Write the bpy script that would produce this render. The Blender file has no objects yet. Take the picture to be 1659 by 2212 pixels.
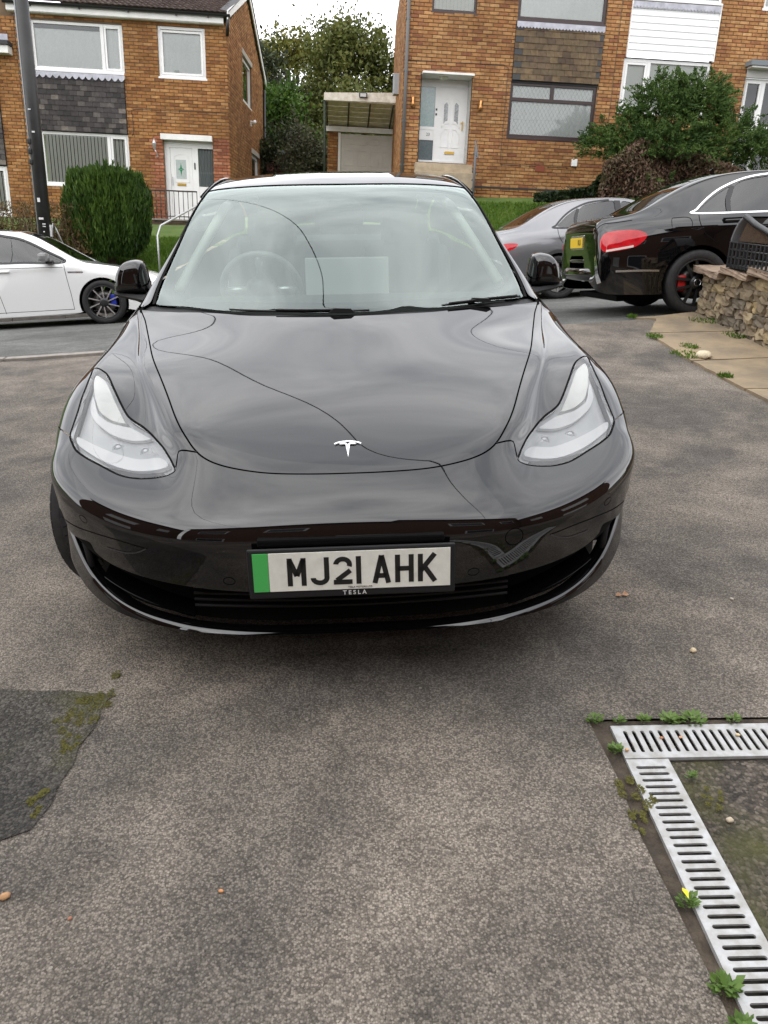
import bpy, bmesh, math, random
import numpy as np
from mathutils import Vector, Matrix
from mathutils.geometry import delaunay_2d_cdt
random.seed(7)
SC = bpy.context.scene
COL = SC.collection
R = math.radians
# the drive is a plane tilted against gravity: TILT takes drive coordinates (x across, y away, z off the tarmac) to the world
TILT = Matrix(((.99917, -.00096, -.0407), (-.00096, .9989, -.0469), (.0407, .0469, .99807)))
# ---------------------------------------------------------------- camera
cam_d = bpy.data.cameras.new('camera'); cam_o = bpy.data.objects.new('camera', cam_d); COL.objects.link(cam_o)
cam_d.sensor_fit = 'HORIZONTAL'; cam_d.sensor_width = 36.0; cam_d.lens = 36.0*1661/1659
cam_d.clip_start = .05; cam_d.clip_end = 3000
cr = Vector((.99757437, -.05879187, .03726787)); cu = Vector((-.01554411, .3337226, .94254316)); cf = Vector((.06785101, .94083619, -.33199924))
cam_o.matrix_world = Matrix(((cr.x, cu.x, -cf.x, -.08027), (cr.y, cu.y, -cf.y, -1.93182), (cr.z, cu.z, -cf.z, 1.26688), (0, 0, 0, 1)))
SC.camera = cam_o
# ---------------------------------------------------------------- overcast sky
SUN_EL, SUN_AZ = R(48), R(215)
world = bpy.data.worlds.new('World'); SC.world = world; world.use_nodes = True
wn = world.node_tree.nodes; wl = world.node_tree.links; wn.clear()
w_out = wn.new('ShaderNodeOutputWorld'); w_bg = wn.new('ShaderNodeBackground')
w_sky = wn.new('ShaderNodeTexSky'); w_sky.sky_type = 'NISHITA'; w_sky.sun_disc = False
w_sky.sun_elevation = SUN_EL; w_sky.sun_rotation = SUN_AZ; w_sky.dust_density = 4; w_sky.air_density = 1
w_hsv = wn.new('ShaderNodeHueSaturation'); w_hsv.inputs['Saturation'].default_value = .10
w_tc = wn.new('ShaderNodeTexCoord'); w_map = wn.new('ShaderNodeMapping'); w_map.inputs['Scale'].default_value = (1.0, 1.0, 2.6)
w_n = wn.new('ShaderNodeTexNoise'); w_n.inputs['Scale'].default_value = 2.1; w_n.inputs['Detail'].default_value = 7; w_n.inputs['Roughness'].default_value = .55; w_n.inputs['Distortion'].default_value = .5
w_r = wn.new('ShaderNodeValToRGB'); w_r.color_ramp.elements[0].position = .36; w_r.color_ramp.elements[0].color = (.52, .535, .56, 1)
w_r.color_ramp.elements[1].position = .66; w_r.color_ramp.elements[1].color = (1.0, 1.0, 1.0, 1)
w_mix = wn.new('ShaderNodeMix'); w_mix.data_type = 'RGBA'; w_mix.blend_type = 'MIX'; w_mix.inputs[0].default_value = .80
w_cl = wn.new('ShaderNodeMix'); w_cl.data_type = 'RGBA'; w_cl.blend_type = 'MULTIPLY'; w_cl.inputs[0].default_value = 1
CLOUD = 20.0
w_c = wn.new('ShaderNodeRGB'); w_c.outputs[0].default_value = (CLOUD, CLOUD*1.0, CLOUD*1.015, 1)
wl.new(w_sky.outputs[0], w_hsv.inputs['Color'])
wl.new(w_tc.outputs['Generated'], w_map.inputs[0]); wl.new(w_map.outputs[0], w_n.inputs['Vector']); wl.new(w_n.outputs['Fac'], w_r.inputs[0])
wl.new(w_r.outputs[0], w_cl.inputs[6]); wl.new(w_c.outputs[0], w_cl.inputs[7])
wl.new(w_hsv.outputs[0], w_mix.inputs[6]); wl.new(w_cl.outputs[2], w_mix.inputs[7])
wl.new(w_mix.outputs[2], w_bg.inputs['Color']); w_bg.inputs['Strength'].default_value = .15
wl.new(w_bg.outputs[0], w_out.inputs[0])
sun_d = bpy.data.lights.new('sun', 'SUN'); sun_d.energy = .6; sun_d.angle = R(110); sun_d.color = (1, .96, .9)
sun_o = bpy.data.objects.new('sun', sun_d); COL.objects.link(sun_o)
sun_o.rotation_euler = (R(90)-SUN_EL, 0, math.pi-SUN_AZ)
SC.view_settings.view_transform = 'Standard'; SC.view_settings.look = 'None'; SC.view_settings.exposure = 0.22; SC.view_settings.gamma = 1
SC.view_settings.use_curve_mapping = False
SC.render.engine = 'CYCLES'; SC.cycles.max_bounces = 8; SC.cycles.transparent_max_bounces = 16; SC.cycles.glossy_bounces = 5
SC.cycles.use_denoising = True; SC.cycles.sample_clamp_indirect = 6; SC.cycles.caustics_reflective = False; SC.cycles.caustics_refractive = False

# ---------------------------------------------------------------- materials
MATS = {}
def mat(name, col, rough=.6, metal=0., coat=0., spec=.5, var=0., vscale=4., var2=None, bump=0., bscale=60., space='Object', rnd=0., emit=None, ior=1.5, detail=5, island=0., hue=0.):
    """principled material: colour +- noise between col and var2 (or brightness var), fine bump, per-object (rnd) / per-island brightness"""
    if name in MATS: return MATS[name]
    m = bpy.data.materials.new(name); m.use_nodes = True; MATS[name] = m
    n = m.node_tree.nodes; l = m.node_tree.links; b = n['Principled BSDF']
    c = tuple(col)+(1,) if len(col) == 3 else col
    b.inputs['Base Color'].default_value = c; b.inputs['Roughness'].default_value = rough; b.inputs['Metallic'].default_value = metal
    b.inputs['Specular IOR Level'].default_value = spec; b.inputs['IOR'].default_value = ior
    b.inputs['Coat Weight'].default_value = coat; b.inputs['Coat Roughness'].default_value = .02
    if emit: b.inputs['Emission Color'].default_value = tuple(emit[:3])+(1,); b.inputs['Emission Strength'].default_value = emit[3]
    tc = n.new('ShaderNodeTexCoord'); src = None
    if var or var2:
        t = n.new('ShaderNodeTexNoise'); t.inputs['Scale'].default_value = vscale; t.inputs['Detail'].default_value = detail; t.inputs['Roughness'].default_value = .6
        l.new(tc.outputs[space], t.inputs['Vector'])
        rp = n.new('ShaderNodeValToRGB'); rp.color_ramp.elements[0].position = .33; rp.color_ramp.elements[1].position = .67
        if var2: rp.color_ramp.elements[0].color = c; rp.color_ramp.elements[1].color = tuple(var2)+(1,)
        else:
            rp.color_ramp.elements[0].color = tuple(x*(1-var) for x in c[:3])+(1,); rp.color_ramp.elements[1].color = tuple(min(1, x*(1+var)) for x in c[:3])+(1,)
        l.new(t.outputs['Fac'], rp.inputs[0]); src = rp.outputs[0]
    if rnd or island or hue:
        h = n.new('ShaderNodeHueSaturation')
        if src: l.new(src, h.inputs['Color'])
        else: h.inputs['Color'].default_value = c
        if island: g = n.new('ShaderNodeNewGeometry'); o = g.outputs['Random Per Island']
        else: g = n.new('ShaderNodeObjectInfo'); o = g.outputs['Random']
        mr = n.new('ShaderNodeMapRange'); a = rnd or island
        mr.inputs[3].default_value = 1-a; mr.inputs[4].default_value = 1+a
        l.new(o, mr.inputs[0]); l.new(mr.outputs[0], h.inputs['Value'])
        if hue:
            w = n.new('ShaderNodeMath'); w.operation = 'MULTIPLY'; w.inputs[1].default_value = 7.31; l.new(o, w.inputs[0])
            fr = n.new('ShaderNodeMath'); fr.operation = 'FRACT'; l.new(w.outputs[0], fr.inputs[0])
            m2 = n.new('ShaderNodeMapRange'); m2.inputs[3].default_value = .5-hue; m2.inputs[4].default_value = .5+hue
            l.new(fr.outputs[0], m2.inputs[0]); l.new(m2.outputs[0], h.inputs['Hue'])
        src = h.outputs[0]
    if src: l.new(src, b.inputs['Base Color'])
    if bump:
        t2 = n.new('ShaderNodeTexNoise'); t2.inputs['Scale'].default_value = bscale; t2.inputs['Detail'].default_value = 3
        l.new(tc.outputs[space], t2.inputs['Vector'])
        bp = n.new('ShaderNodeBump'); bp.inputs['Strength'].default_value = min(1, bump); bp.inputs['Distance'].default_value = .01
        l.new(t2.outputs['Fac'], bp.inputs['Height']); l.new(bp.outputs[0], b.inputs['Normal'])
    return m
def glass(name, tint=(.8, .86, .84), ior=1.5, rough=.0, boost=1., refl=(1, 1, 1)):
    """thin pane: transparent with a fresnel reflection"""
    if name in MATS: return MATS[name]
    m = bpy.data.materials.new(name); m.use_nodes = True; MATS[name] = m
    n = m.node_tree.nodes; l = m.node_tree.links; n.clear()
    o = n.new('ShaderNodeOutputMaterial'); mx = n.new('ShaderNodeMixShader'); t = n.new('ShaderNodeBsdfTransparent'); g = n.new('ShaderNodeBsdfGlossy'); f = n.new('ShaderNodeFresnel')
    f.inputs['IOR'].default_value = ior; t.inputs[0].default_value = tuple(tint)+(1,); g.inputs['Roughness'].default_value = rough; g.inputs['Color'].default_value = tuple(refl)+(1,)
    k = n.new('ShaderNodeMath'); k.operation = 'MULTIPLY'; k.use_clamp = True; k.inputs[1].default_value = boost
    l.new(f.outputs[0], k.inputs[0]); l.new(k.outputs[0], mx.inputs[0]); l.new(t.outputs[0], mx.inputs[1]); l.new(g.outputs[0], mx.inputs[2]); l.new(mx.outputs[0], o.inputs[0])
    return m

# ---------------------------------------------------------------- objects
def link(name, me, m=None, parent=None, label=None, kind=None):
    o = bpy.data.objects.new(name, me); COL.objects.link(o)
    if m is not None and me is not None and not me.materials: me.materials.append(m)
    if parent is not None: o.parent = parent
    if label: o['label'] = label
    if kind: o['kind'] = kind
    return o
def tag(o, label, cat, group=None):
    o['label'] = label; o['category'] = cat
    if group: o['group'] = group
    return o
def thing(name, label, cat, mw=None, group=None):
    o = bpy.data.objects.new(name, None); COL.objects.link(o); o.empty_display_size = .1
    if mw is not None: o.matrix_world = mw
    return tag(o, label, cat, group)
def struct(name, me, m, mw=None):
    o = link(name, me, m); o['kind'] = 'structure'
    if mw is not None: o.matrix_world = mw
    return o
def mesh(name, V, F, smooth=False, nrm=None):
    me = bpy.data.meshes.new(name); me.from_pydata([tuple(map(float, v)) for v in V], [], F); me.update()
    if smooth: me.polygons.foreach_set('use_smooth', [True]*len(me.polygons))
    if nrm is not None: me.normals_split_custom_set_from_vertices([tuple(map(float, x)) for x in nrm])
    return me
class MB:
    """collects simple shapes into one mesh"""
    def __init__(s): s.v = []; s.f = []; s.sm = []
    def add(s, V, F, smooth=False):
        b = len(s.v); s.v += [tuple(map(float, p)) for p in V]; s.f += [tuple(i+b for i in f) for f in F]; s.sm += [smooth]*len(F); return s
    def box(s, c, d, rot=None, bev=0.):
        hx, hy, hz = d[0]/2, d[1]/2, d[2]/2
        if bev <= 0:
            V = [(x, y, z) for z in (-hz, hz) for y in (-hy, hy) for x in (-hx, hx)]
            F = [(0, 2, 3, 1), (4, 5, 7, 6), (0, 1, 5, 4), (2, 6, 7, 3), (0, 4, 6, 2), (1, 3, 7, 5)]
        else:
            bm = bmesh.new(); bmesh.ops.create_cube(bm, size=1); bmesh.ops.scale(bm, vec=d, verts=bm.verts)
            bmesh.ops.bevel(bm, geom=list(bm.edges), offset=min(bev, .45*min(d)), segments=2, affect='EDGES', profile=.6)
            V = [v.co[:] for v in bm.verts]; bm.verts.index_update(); F = [tuple(v.index for v in f.verts) for f in bm.faces]; bm.free()
        if rot is not None: V = [rot @ Vector(v) for v in V]
        return s.add([(v[0]+c[0], v[1]+c[1], v[2]+c[2]) for v in V], F)
    def span(s, a, b, bev=0.):
        return s.box([(a[i]+b[i])/2 for i in range(3)], [abs(b[i]-a[i]) for i in range(3)], None, bev)
    def tube(s, path, r, n=8, cap=True, closed=False):
        P = [Vector(p) for p in path]; k = len(P); V = []; F = []
        rr = r if isinstance(r, (list, tuple)) else [r]*k
        up = Vector((0, 0, 1)); prev = None
        for i in range(k):
            if closed: t = (P[(i+1) % k]-P[i-1])
            else: t = (P[min(i+1, k-1)]-P[max(i-1, 0)])
            t.normalize()
            if prev is None:
                a = t.cross(up if abs(t.z) < .95 else Vector((1, 0, 0))).normalized()
            else: a = (prev-t*prev.dot(t)).normalized()
            b = t.cross(a); prev = a
            for j in range(n):
                q = 2*math.pi*j/n; V.append(P[i]+a*(math.cos(q)*rr[i])+b*(math.sin(q)*rr[i]))
        for i in range(k if closed else k-1):
            for j in range(n):
                i2 = (i+1) % k; F.append((i*n+j, i*n+(j+1) % n, i2*n+(j+1) % n, i2*n+j))
        if cap and not closed: F.append(tuple(range(n))[::-1]); F.append(tuple((k-1)*n+j for j in range(n)))
        return s.add(V, F, True)
    def lathe(s, prof, n=32, M=None, close=False):
        """prof (r, h) turned round local z"""
        V = []; F = []; k = len(prof)
        for r, h in prof:
            for j in range(n):
                a = 2*math.pi*j/n; V.append(Vector((r*math.cos(a), r*math.sin(a), h)))
        for i in range(k if close else k-1):
            i2 = (i+1) % k
            for j in range(n): F.append((i*n+j, i*n+(j+1) % n, i2*n+(j+1) % n, i2*n+j))
        if M is not None: V = [M @ v for v in V]
        return s.add(V, F, True)
    def prism(s, poly, d0, d1, M=None):
        """2-D polygon (x,y) extruded along local z from d0 to d1"""
        n = len(poly); V = [Vector((p[0], p[1], d0)) for p in poly]+[Vector((p[0], p[1], d1)) for p in poly]
        F = [tuple(range(n))[::-1], tuple(range(n, 2*n))]+[(i, (i+1) % n, n+(i+1) % n, n+i) for i in range(n)]
        if M is not None: V = [M @ v for v in V]
        return s.add(V, F)
    def mesh(s, name):
        me = bpy.data.meshes.new(name); me.from_pydata(s.v, [], s.f); me.update(); me.polygons.foreach_set('use_smooth', s.sm); return me
    def build(s, name, m, parent=None, mw=None, **k):
        o = link(name, s.mesh(name), m, parent, **k)
        if mw is not None: o.matrix_world = mw
        return o
def crom(P, n=8, closed=False):
    """Catmull-Rom through points"""
    P = np.array(P, float); k = len(P); out = []
    for i in range(k if closed else k-1):
        if closed: a, b, c, d = P[i-1], P[i], P[(i+1) % k], P[(i+2) % k]
        else: a, b, c, d = P[max(i-1, 0)], P[i], P[i+1], P[min(i+2, k-1)]
        for j in range(n):
            t = j/n; out.append(.5*((2*b)+(-a+c)*t+(2*a-5*b+4*c-d)*t*t+(-a+3*b-3*c+d)*t**3))
    if not closed: out.append(P[-1])
    return np.array(out)
def inpoly(P, poly):
    x, y = P[:, 0], P[:, 1]; r = np.zeros(len(P), bool); n = len(poly)
    for i in range(n):
        x0, y0 = poly[i]; x1, y1 = poly[(i+1) % n]
        if y0 == y1: continue
        c = ((y0 > y) != (y1 > y)) & (x < (x1-x0)*(y-y0)/(y1-y0)+x0); r ^= c
    return r
# ---------------------------------------------------------------- smooth car surfaces (cubic B-spline nets)
class Surf:
    """Half net rows[v][u] of (x,y,z), x>=0, mirrored in x; u runs -n..n, v runs 0..rows-1."""
    def __init__(s, rows, fix=.75, crease=()):
        P = np.array(rows, float); ext = list(range(len(P))); m0 = len(P)-1
        for c, d in sorted(crease, reverse=True):      # rows c: crowd extra rows round it so the surface bends sharply there
            a = P[c]+(P[c-1]-P[c])*d; b = P[c]+(P[c+1]-P[c])*d; P = np.concatenate([P[:c], a[None], P[c:c+1], b[None], P[c+1:]], 0); ext = ext[:c]+[c-d, c, c+d]+ext[c+1:]
        s.ex = np.array(ext, float); s.m0 = m0; s.n = P.shape[1]-1; s.m = P.shape[0]-1
        Q = np.concatenate([P[:, :0:-1]*np.array([-1, 1, 1.]), P], 1)
        s.K = s._ext(Q)
        u = np.arange(-s.n, s.n+1.); v = s.ex
        U, V = np.meshgrid(u, v)
        for k in range(3):
            E = s.ev(U.ravel(), V.ravel()).reshape(Q.shape)
            C0 = s.K[1:-1, 1:-1]
            s.K = s._ext(C0+fix*(Q-E))
    def _ext(s, Q):
        Q = np.concatenate([2*Q[:1]-Q[1:2], Q, 2*Q[-1:]-Q[-2:-1]], 0)
        return np.concatenate([2*Q[:, :1]-Q[:, 1:2], Q, 2*Q[:, -1:]-Q[:, -2:-1]], 1)
    @staticmethod
    def _b(t):
        return np.stack([(1-t)**3, 3*t**3-6*t*t+4, -3*t**3+3*t*t+3*t+1, t**3], -1)/6
    @staticmethod
    def _d(t):
        return np.stack([-(1-t)**2*3, 9*t*t-12*t, -9*t*t+6*t+3, 3*t*t], -1)/6
    def _e(s, u, v, fu, fv):
        u = np.clip(np.asarray(u, float)+s.n, 0, 2*s.n-1e-9); v = np.interp(np.asarray(v, float), s.ex, np.arange(s.m+1.)); v = np.clip(v, 0, s.m-1e-9)
        i = u.astype(int); j = v.astype(int); bu = fu(u-i); bv = fv(v-j)
        o = np.zeros(u.shape+(3,))
        for a in range(4):
            for b in range(4):
                o += (bv[..., a]*bu[..., b])[..., None]*s.K[j+a, i+b]
        return o
    def ev(s, u, v): return s._e(u, v, s._b, s._b)
    def du(s, u, v): return s._e(u, v, s._d, s._b)
    def dv(s, u, v):
        k = np.clip(np.searchsorted(s.ex, np.asarray(v, float), side='right')-1, 0, s.m-1); sl = 1/(s.ex[k+1]-s.ex[k])
        return s._e(u, v, s._b, s._d)*np.asarray(sl)[..., None]
    def nrm(s, u, v):
        n = np.cross(s.du(u, v), s.dv(u, v)); return n/np.maximum(np.linalg.norm(n, axis=-1, keepdims=True), 1e-12)
    def snap(s, P, half=True):
        """nearest (u,v) of 3-D points"""
        P = np.asarray(P, float)
        if not hasattr(s, '_g'):
            U, V = np.meshgrid(np.linspace(-s.n, s.n, 24*s.n+1), np.linspace(0, s.m0, 16*s.m0+1))
            s._g = (U.ravel(), V.ravel(), s.ev(U.ravel(), V.ravel()))
        U, V, G = s._g; out = []
        for p in P:
            k = np.argmin(((G-p)**2).sum(1)); uv = np.array([U[k], V[k]])
            for _ in range(6):
                a = s.ev(uv[0], uv[1]); J = np.stack([s.du(uv[0], uv[1]), s.dv(uv[0], uv[1])], 1)
                d = np.linalg.lstsq(J, p-a, rcond=None)[0]; uv = uv+np.clip(d, -.3, .3)
                uv[0] = np.clip(uv[0], -s.n, s.n); uv[1] = np.clip(uv[1], 0, s.m0)
            out.append(uv)
        return np.array(out)

HERO_ROWS = [
 [(0,0.07,0.3),(0.24,0.075,0.3),(0.42,0.1,0.302),(0.54,0.14,0.305),(0.64,0.19,0.31),(0.73,0.26,0.318),(0.81,0.345,0.33),(0.868,0.43,0.345),(0.876,0.495,0.36)],
 [(0,0.03,0.345),(0.24,0.036,0.345),(0.42,0.062,0.347),(0.545,0.105,0.35),(0.65,0.16,0.357),(0.751,0.2326,0.37),(0.8408,0.3278,0.39),(0.9086,0.4316,0.415),(0.9116,0.4988,0.43)],
 [(0,0.004,0.46),(0.24,0.012,0.46),(0.42,0.038,0.462),(0.545,0.085,0.467),(0.65,0.145,0.473),(0.754,0.2256,0.482),(0.8508,0.3278,0.497),(0.9176,0.4416,0.52),(0.9176,0.5338,0.535)],
 [(0,0.016,0.555),(0.24,0.026,0.555),(0.415,0.057,0.558),(0.525,0.102,0.56),(0.63,0.165,0.562),(0.75,0.246,0.566),(0.853,0.338,0.574),(0.93,0.456,0.588),(0.934,0.583,0.596)],
 [(0,0.115,0.648),(0.22,0.135,0.651),(0.425,0.208,0.672),(0.515,0.28,0.663),(0.6,0.332,0.653),(0.7,0.366,0.643),(0.813,0.418,0.644),(0.914,0.491,0.64),(0.938,0.623,0.632)],
 [(0,0.255,0.712),(0.23,0.268,0.713),(0.475,0.315,0.735),(0.558,0.375,0.712),(0.635,0.428,0.698),(0.73,0.471,0.688),(0.821,0.503,0.694),(0.924,0.551,0.656),(0.955,0.668,0.658)],
 [(0,0.5,0.797),(0.26,0.51,0.797),(0.545,0.525,0.797),(0.615,0.55,0.776),(0.675,0.57,0.762),(0.755,0.591,0.756),(0.826,0.613,0.761),(0.927,0.646,0.716),(0.958,0.723,0.681)],
 [(0,0.78,0.868),(0.3,0.785,0.868),(0.635,0.78,0.856),(0.695,0.78,0.842),(0.75,0.78,0.829),(0.815,0.781,0.822),(0.871,0.783,0.814),(0.938,0.796,0.76),(0.96,0.839,0.7)],
 [(0,0.96,0.918),(0.33,0.985,0.915),(0.695,1.05,0.892),(0.75,1.05,0.88),(0.79,1.05,0.871),(0.836,1.0426,0.862),(0.8738,1.0278,0.846),(0.9346,1.0016,0.763),(0.9516,0.9838,0.67)],
 [(0,1.12,0.957),(0.36,1.17,0.957),(0.775,1.335,0.946),(0.815,1.35,0.935),(0.845,1.355,0.921),(0.878,1.345,0.898),(0.903,1.32,0.859),(0.93,1.24,0.763),(0.942,1.13,0.556)],
 [(0,1.32,1.055),(0.36,1.38,1.05),(0.757,1.562,1.035),(0.802,1.585,1.016),(0.836,1.6,0.985),(0.872,1.6,0.94),(0.905,1.58,0.895),(0.94,1.5,0.73),(0.92,1.27,0.2)],
 [(0,1.66,1.222),(0.34,1.71,1.22),(0.675,1.83,1.205),(0.722,1.86,1.19),(0.756,1.875,1.155),(0.862,1.9,0.985),(0.902,1.9,0.935),(0.937,1.88,0.72),(0.917,1.8,0.19)],
 [(0,2.09,1.4),(0.33,2.12,1.397),(0.615,2.2,1.38),(0.655,2.225,1.367),(0.688,2.24,1.335),(0.857,2.33,1),(0.902,2.34,0.95),(0.938,2.34,0.72),(0.917,2.34,0.19)],
 [(0,2.62,1.49),(0.3,2.63,1.484),(0.555,2.66,1.462),(0.6,2.67,1.45),(0.64,2.68,1.42),(0.852,2.75,1.01),(0.9,2.75,0.958),(0.938,2.75,0.72),(0.917,2.75,0.19)],
 [(0,3.15,1.475),(0.29,3.15,1.468),(0.515,3.15,1.445),(0.57,3.15,1.432),(0.615,3.15,1.4),(0.832,3.15,1.03),(0.897,3.15,0.97),(0.935,3.18,0.75),(0.92,3.3,0.21)],
 [(0,3.62,1.39),(0.28,3.62,1.384),(0.49,3.6,1.36),(0.54,3.59,1.345),(0.59,3.58,1.31),(0.792,3.56,1.07),(0.882,3.56,0.985),(0.932,3.62,0.83),(0.937,3.716,0.7)],
 [(0,4.15,1.2),(0.28,4.15,1.195),(0.5,4.13,1.165),(0.56,4.12,1.145),(0.62,4.1,1.115),(0.752,4.06,1.06),(0.852,4.02,0.985),(0.922,4,0.84),(0.935,4.05,0.48)],
 [(0,4.56,1.09),(0.3,4.55,1.085),(0.52,4.51,1.06),(0.6,4.48,1.04),(0.66,4.45,1.02),(0.74,4.4,0.98),(0.81,4.35,0.92),(0.865,4.28,0.75),(0.885,4.2,0.3)],
 [(0,4.66,0.85),(0.3,4.65,0.85),(0.52,4.62,0.83),(0.6,4.59,0.81),(0.67,4.55,0.79),(0.74,4.5,0.76),(0.8,4.45,0.7),(0.85,4.4,0.55),(0.86,4.33,0.26)],
 [(0,4.68,0.5),(0.3,4.67,0.5),(0.52,4.64,0.5),(0.6,4.61,0.49),(0.67,4.58,0.47),(0.74,4.53,0.45),(0.79,4.48,0.42),(0.83,4.43,0.35),(0.84,4.38,0.22)],
 [(0,4.58,0.25),(0.3,4.57,0.25),(0.52,4.54,0.25),(0.6,4.51,0.245),(0.67,4.48,0.24),(0.74,4.44,0.235),(0.79,4.4,0.23),(0.82,4.37,0.225),(0.83,4.34,0.21)],
]
HERO_CREASE = ((9, .16),)
def loopuv(P, n=6): return crom(P, n, True)
def mirror_loop(half):
    """half loop from the back centre (u=0) round to the front centre (u=0) -> full closed loop"""
    h = np.array(half, float); m = h[::-1][1:-1].copy(); m[:, 0] *= -1
    return np.vstack([h, m])
def inset(S, L, d):
    """pull a closed uv loop inwards by d metres along the surface"""
    L = np.array(L, float); P = S.ev(L[:, 0], L[:, 1]); N = S.nrm(L[:, 0], L[:, 1])
    T = np.roll(P, -1, 0)-np.roll(P, 1, 0); T /= np.maximum(np.linalg.norm(T, axis=1, keepdims=True), 1e-9)
    a = .5*np.sum(L[:, 0]*np.roll(L[:, 1], -1)-np.roll(L[:, 0], -1)*L[:, 1])
    I = np.cross(N, T)*(1 if a > 0 else -1)*d; out = []
    for k in range(len(L)):
        J = np.stack([S.du(L[k, 0], L[k, 1]), S.dv(L[k, 0], L[k, 1])], 1)
        q = np.linalg.lstsq(J, I[k], rcond=None)[0]; out.append(L[k]+np.clip(q, -.25, .25))
    return np.array(out)
def panel(name, S, loop, m, parent, holes=(), off=0., gap=.0025, step=(.2, .125), skirt=.012, flip=1, label=None, hole_gap=None):
    """mesh cut out of the car surface along uv loops, lifted by off, with an edge turned inwards"""
    L = [inset(S, loop, gap) if gap else np.array(loop)]+[inset(S, h, -(gap if hole_gap is None else hole_gap)) if gap else np.array(h) for h in holes]
    lo = L[0].min(0); hi = L[0].max(0)
    gu, gv = np.meshgrid(np.arange(lo[0], hi[0], step[0])+step[0]*.37, np.arange(lo[1], hi[1], step[1])+step[1]*.41)
    g = np.stack([gu.ravel(), gv.ravel()], 1); ok = inpoly(g, L[0])
    for h in L[1:]: ok &= ~inpoly(g, h)
    g = g[ok]
    allb = np.vstack(L)   # drop grid points hugging the border
    if len(g):
        d = np.min(np.hypot((g[:, None, 0]-allb[None, :, 0])/step[0], (g[:, None, 1]-allb[None, :, 1])/step[1]), 1); g = g[d > .38]
    pts = [Vector(p) for p in allb]+[Vector(p) for p in g]; ed = []; b = 0
    for l in L:
        k = len(l); ed += [(b+i, b+(i+1) % k) for i in range(k)]; b += k
    r = delaunay_2d_cdt(pts, ed, [], 0, 1e-6)
    V = np.array([tuple(v) for v in r[0]]); F = [tuple(f) for f in r[2]]
    c = np.array([V[list(f)].mean(0) for f in F]); ok = inpoly(c, L[0])
    for h in L[1:]: ok &= ~inpoly(c, h)
    F = [f for f, o in zip(F, ok) if o]
    P = S.ev(V[:, 0], V[:, 1]); N = S.nrm(V[:, 0], V[:, 1])*flip
    P = P+N*off
    # orient
    f0 = F[len(F)//2]; 
    if np.dot(np.cross(P[f0[1]]-P[f0[0]], P[f0[2]]-P[f0[0]]), N[f0[0]]) < 0: F = [f[::-1] for f in F]
    vs = list(P); ns = list(N)
    if skirt:
        for l in L:
            b = len(vs); k = len(l); p = S.ev(l[:, 0], l[:, 1])+S.nrm(l[:, 0], l[:, 1])*flip*off; n = S.nrm(l[:, 0], l[:, 1])*flip
            t = np.roll(p, -1, 0)-np.roll(p, 1, 0); o = np.cross(t, n); o /= np.maximum(np.linalg.norm(o, axis=1, keepdims=True), 1e-9)
            vs += list(p)+list(p-n*skirt); ns += list(o)+list(o)
            q0 = np.cross(vs[b+1]-vs[b], vs[b+k]-vs[b]); rv = np.dot(q0, o[0]) < 0
            if rv: F += [(b+k+i, b+k+(i+1) % k, b+(i+1) % k, b+i) for i in range(k)]
            else: F += [(b+i, b+(i+1) % k, b+k+(i+1) % k, b+k+i) for i in range(k)]
    me = mesh(name, vs, F, True, ns)
    return link(name, me, m, parent, label)
def ribbon(name, S, path, w, m, parent, off=.0008, flip=1, n=6):
    """narrow band along an open uv path"""
    q = crom(path, n); P = S.ev(q[:, 0], q[:, 1]); N = S.nrm(q[:, 0], q[:, 1])*flip
    T = np.gradient(P, axis=0); T /= np.linalg.norm(T, axis=1, keepdims=True); B = np.cross(N, T)*w/2
    V = list(P+B+N*off)+list(P-B+N*off); k = len(q)
    F = [(i, i+1, k+i+1, k+i) for i in range(k-1)]; h = k//2
    if np.dot(np.cross(V[h+1 if h+1 < k else h]-V[h], V[k+h]-V[h]), N[h]) < 0: F = [f[::-1] for f in F]
    return link(name, mesh(name, V, F, True, list(N)*2), m, parent)
def sweep(mb, stations):
    """stations: list of closed cross-sections (same count) joined lengthways"""
    k = len(stations[0]); V = [p for s in stations for p in s]; F = []
    for i in range(len(stations)-1):
        for j in range(k): F.append((i*k+j, i*k+(j+1) % k, (i+1)*k+(j+1) % k, (i+1)*k+j))
    F.append(tuple(range(k))[::-1]); F.append(tuple((len(stations)-1)*k+j for j in range(k)))
    mb.add(V, F, False); return mb
def text_mesh(body, size, depth=.0, extrude=.0004, bold=0.):
    c = bpy.data.curves.new('t', 'FONT'); c.body = body; c.size = size; c.extrude = extrude; c.align_x = 'CENTER'; c.align_y = 'CENTER'; c.offset = bold
    o = bpy.data.objects.new('t', c); COL.objects.link(o); dg = bpy.context.evaluated_depsgraph_get(); dg.update()
    me = bpy.data.meshes.new_from_object(o.evaluated_get(dg)); bpy.data.objects.remove(o); bpy.data.curves.remove(c); return me
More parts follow.
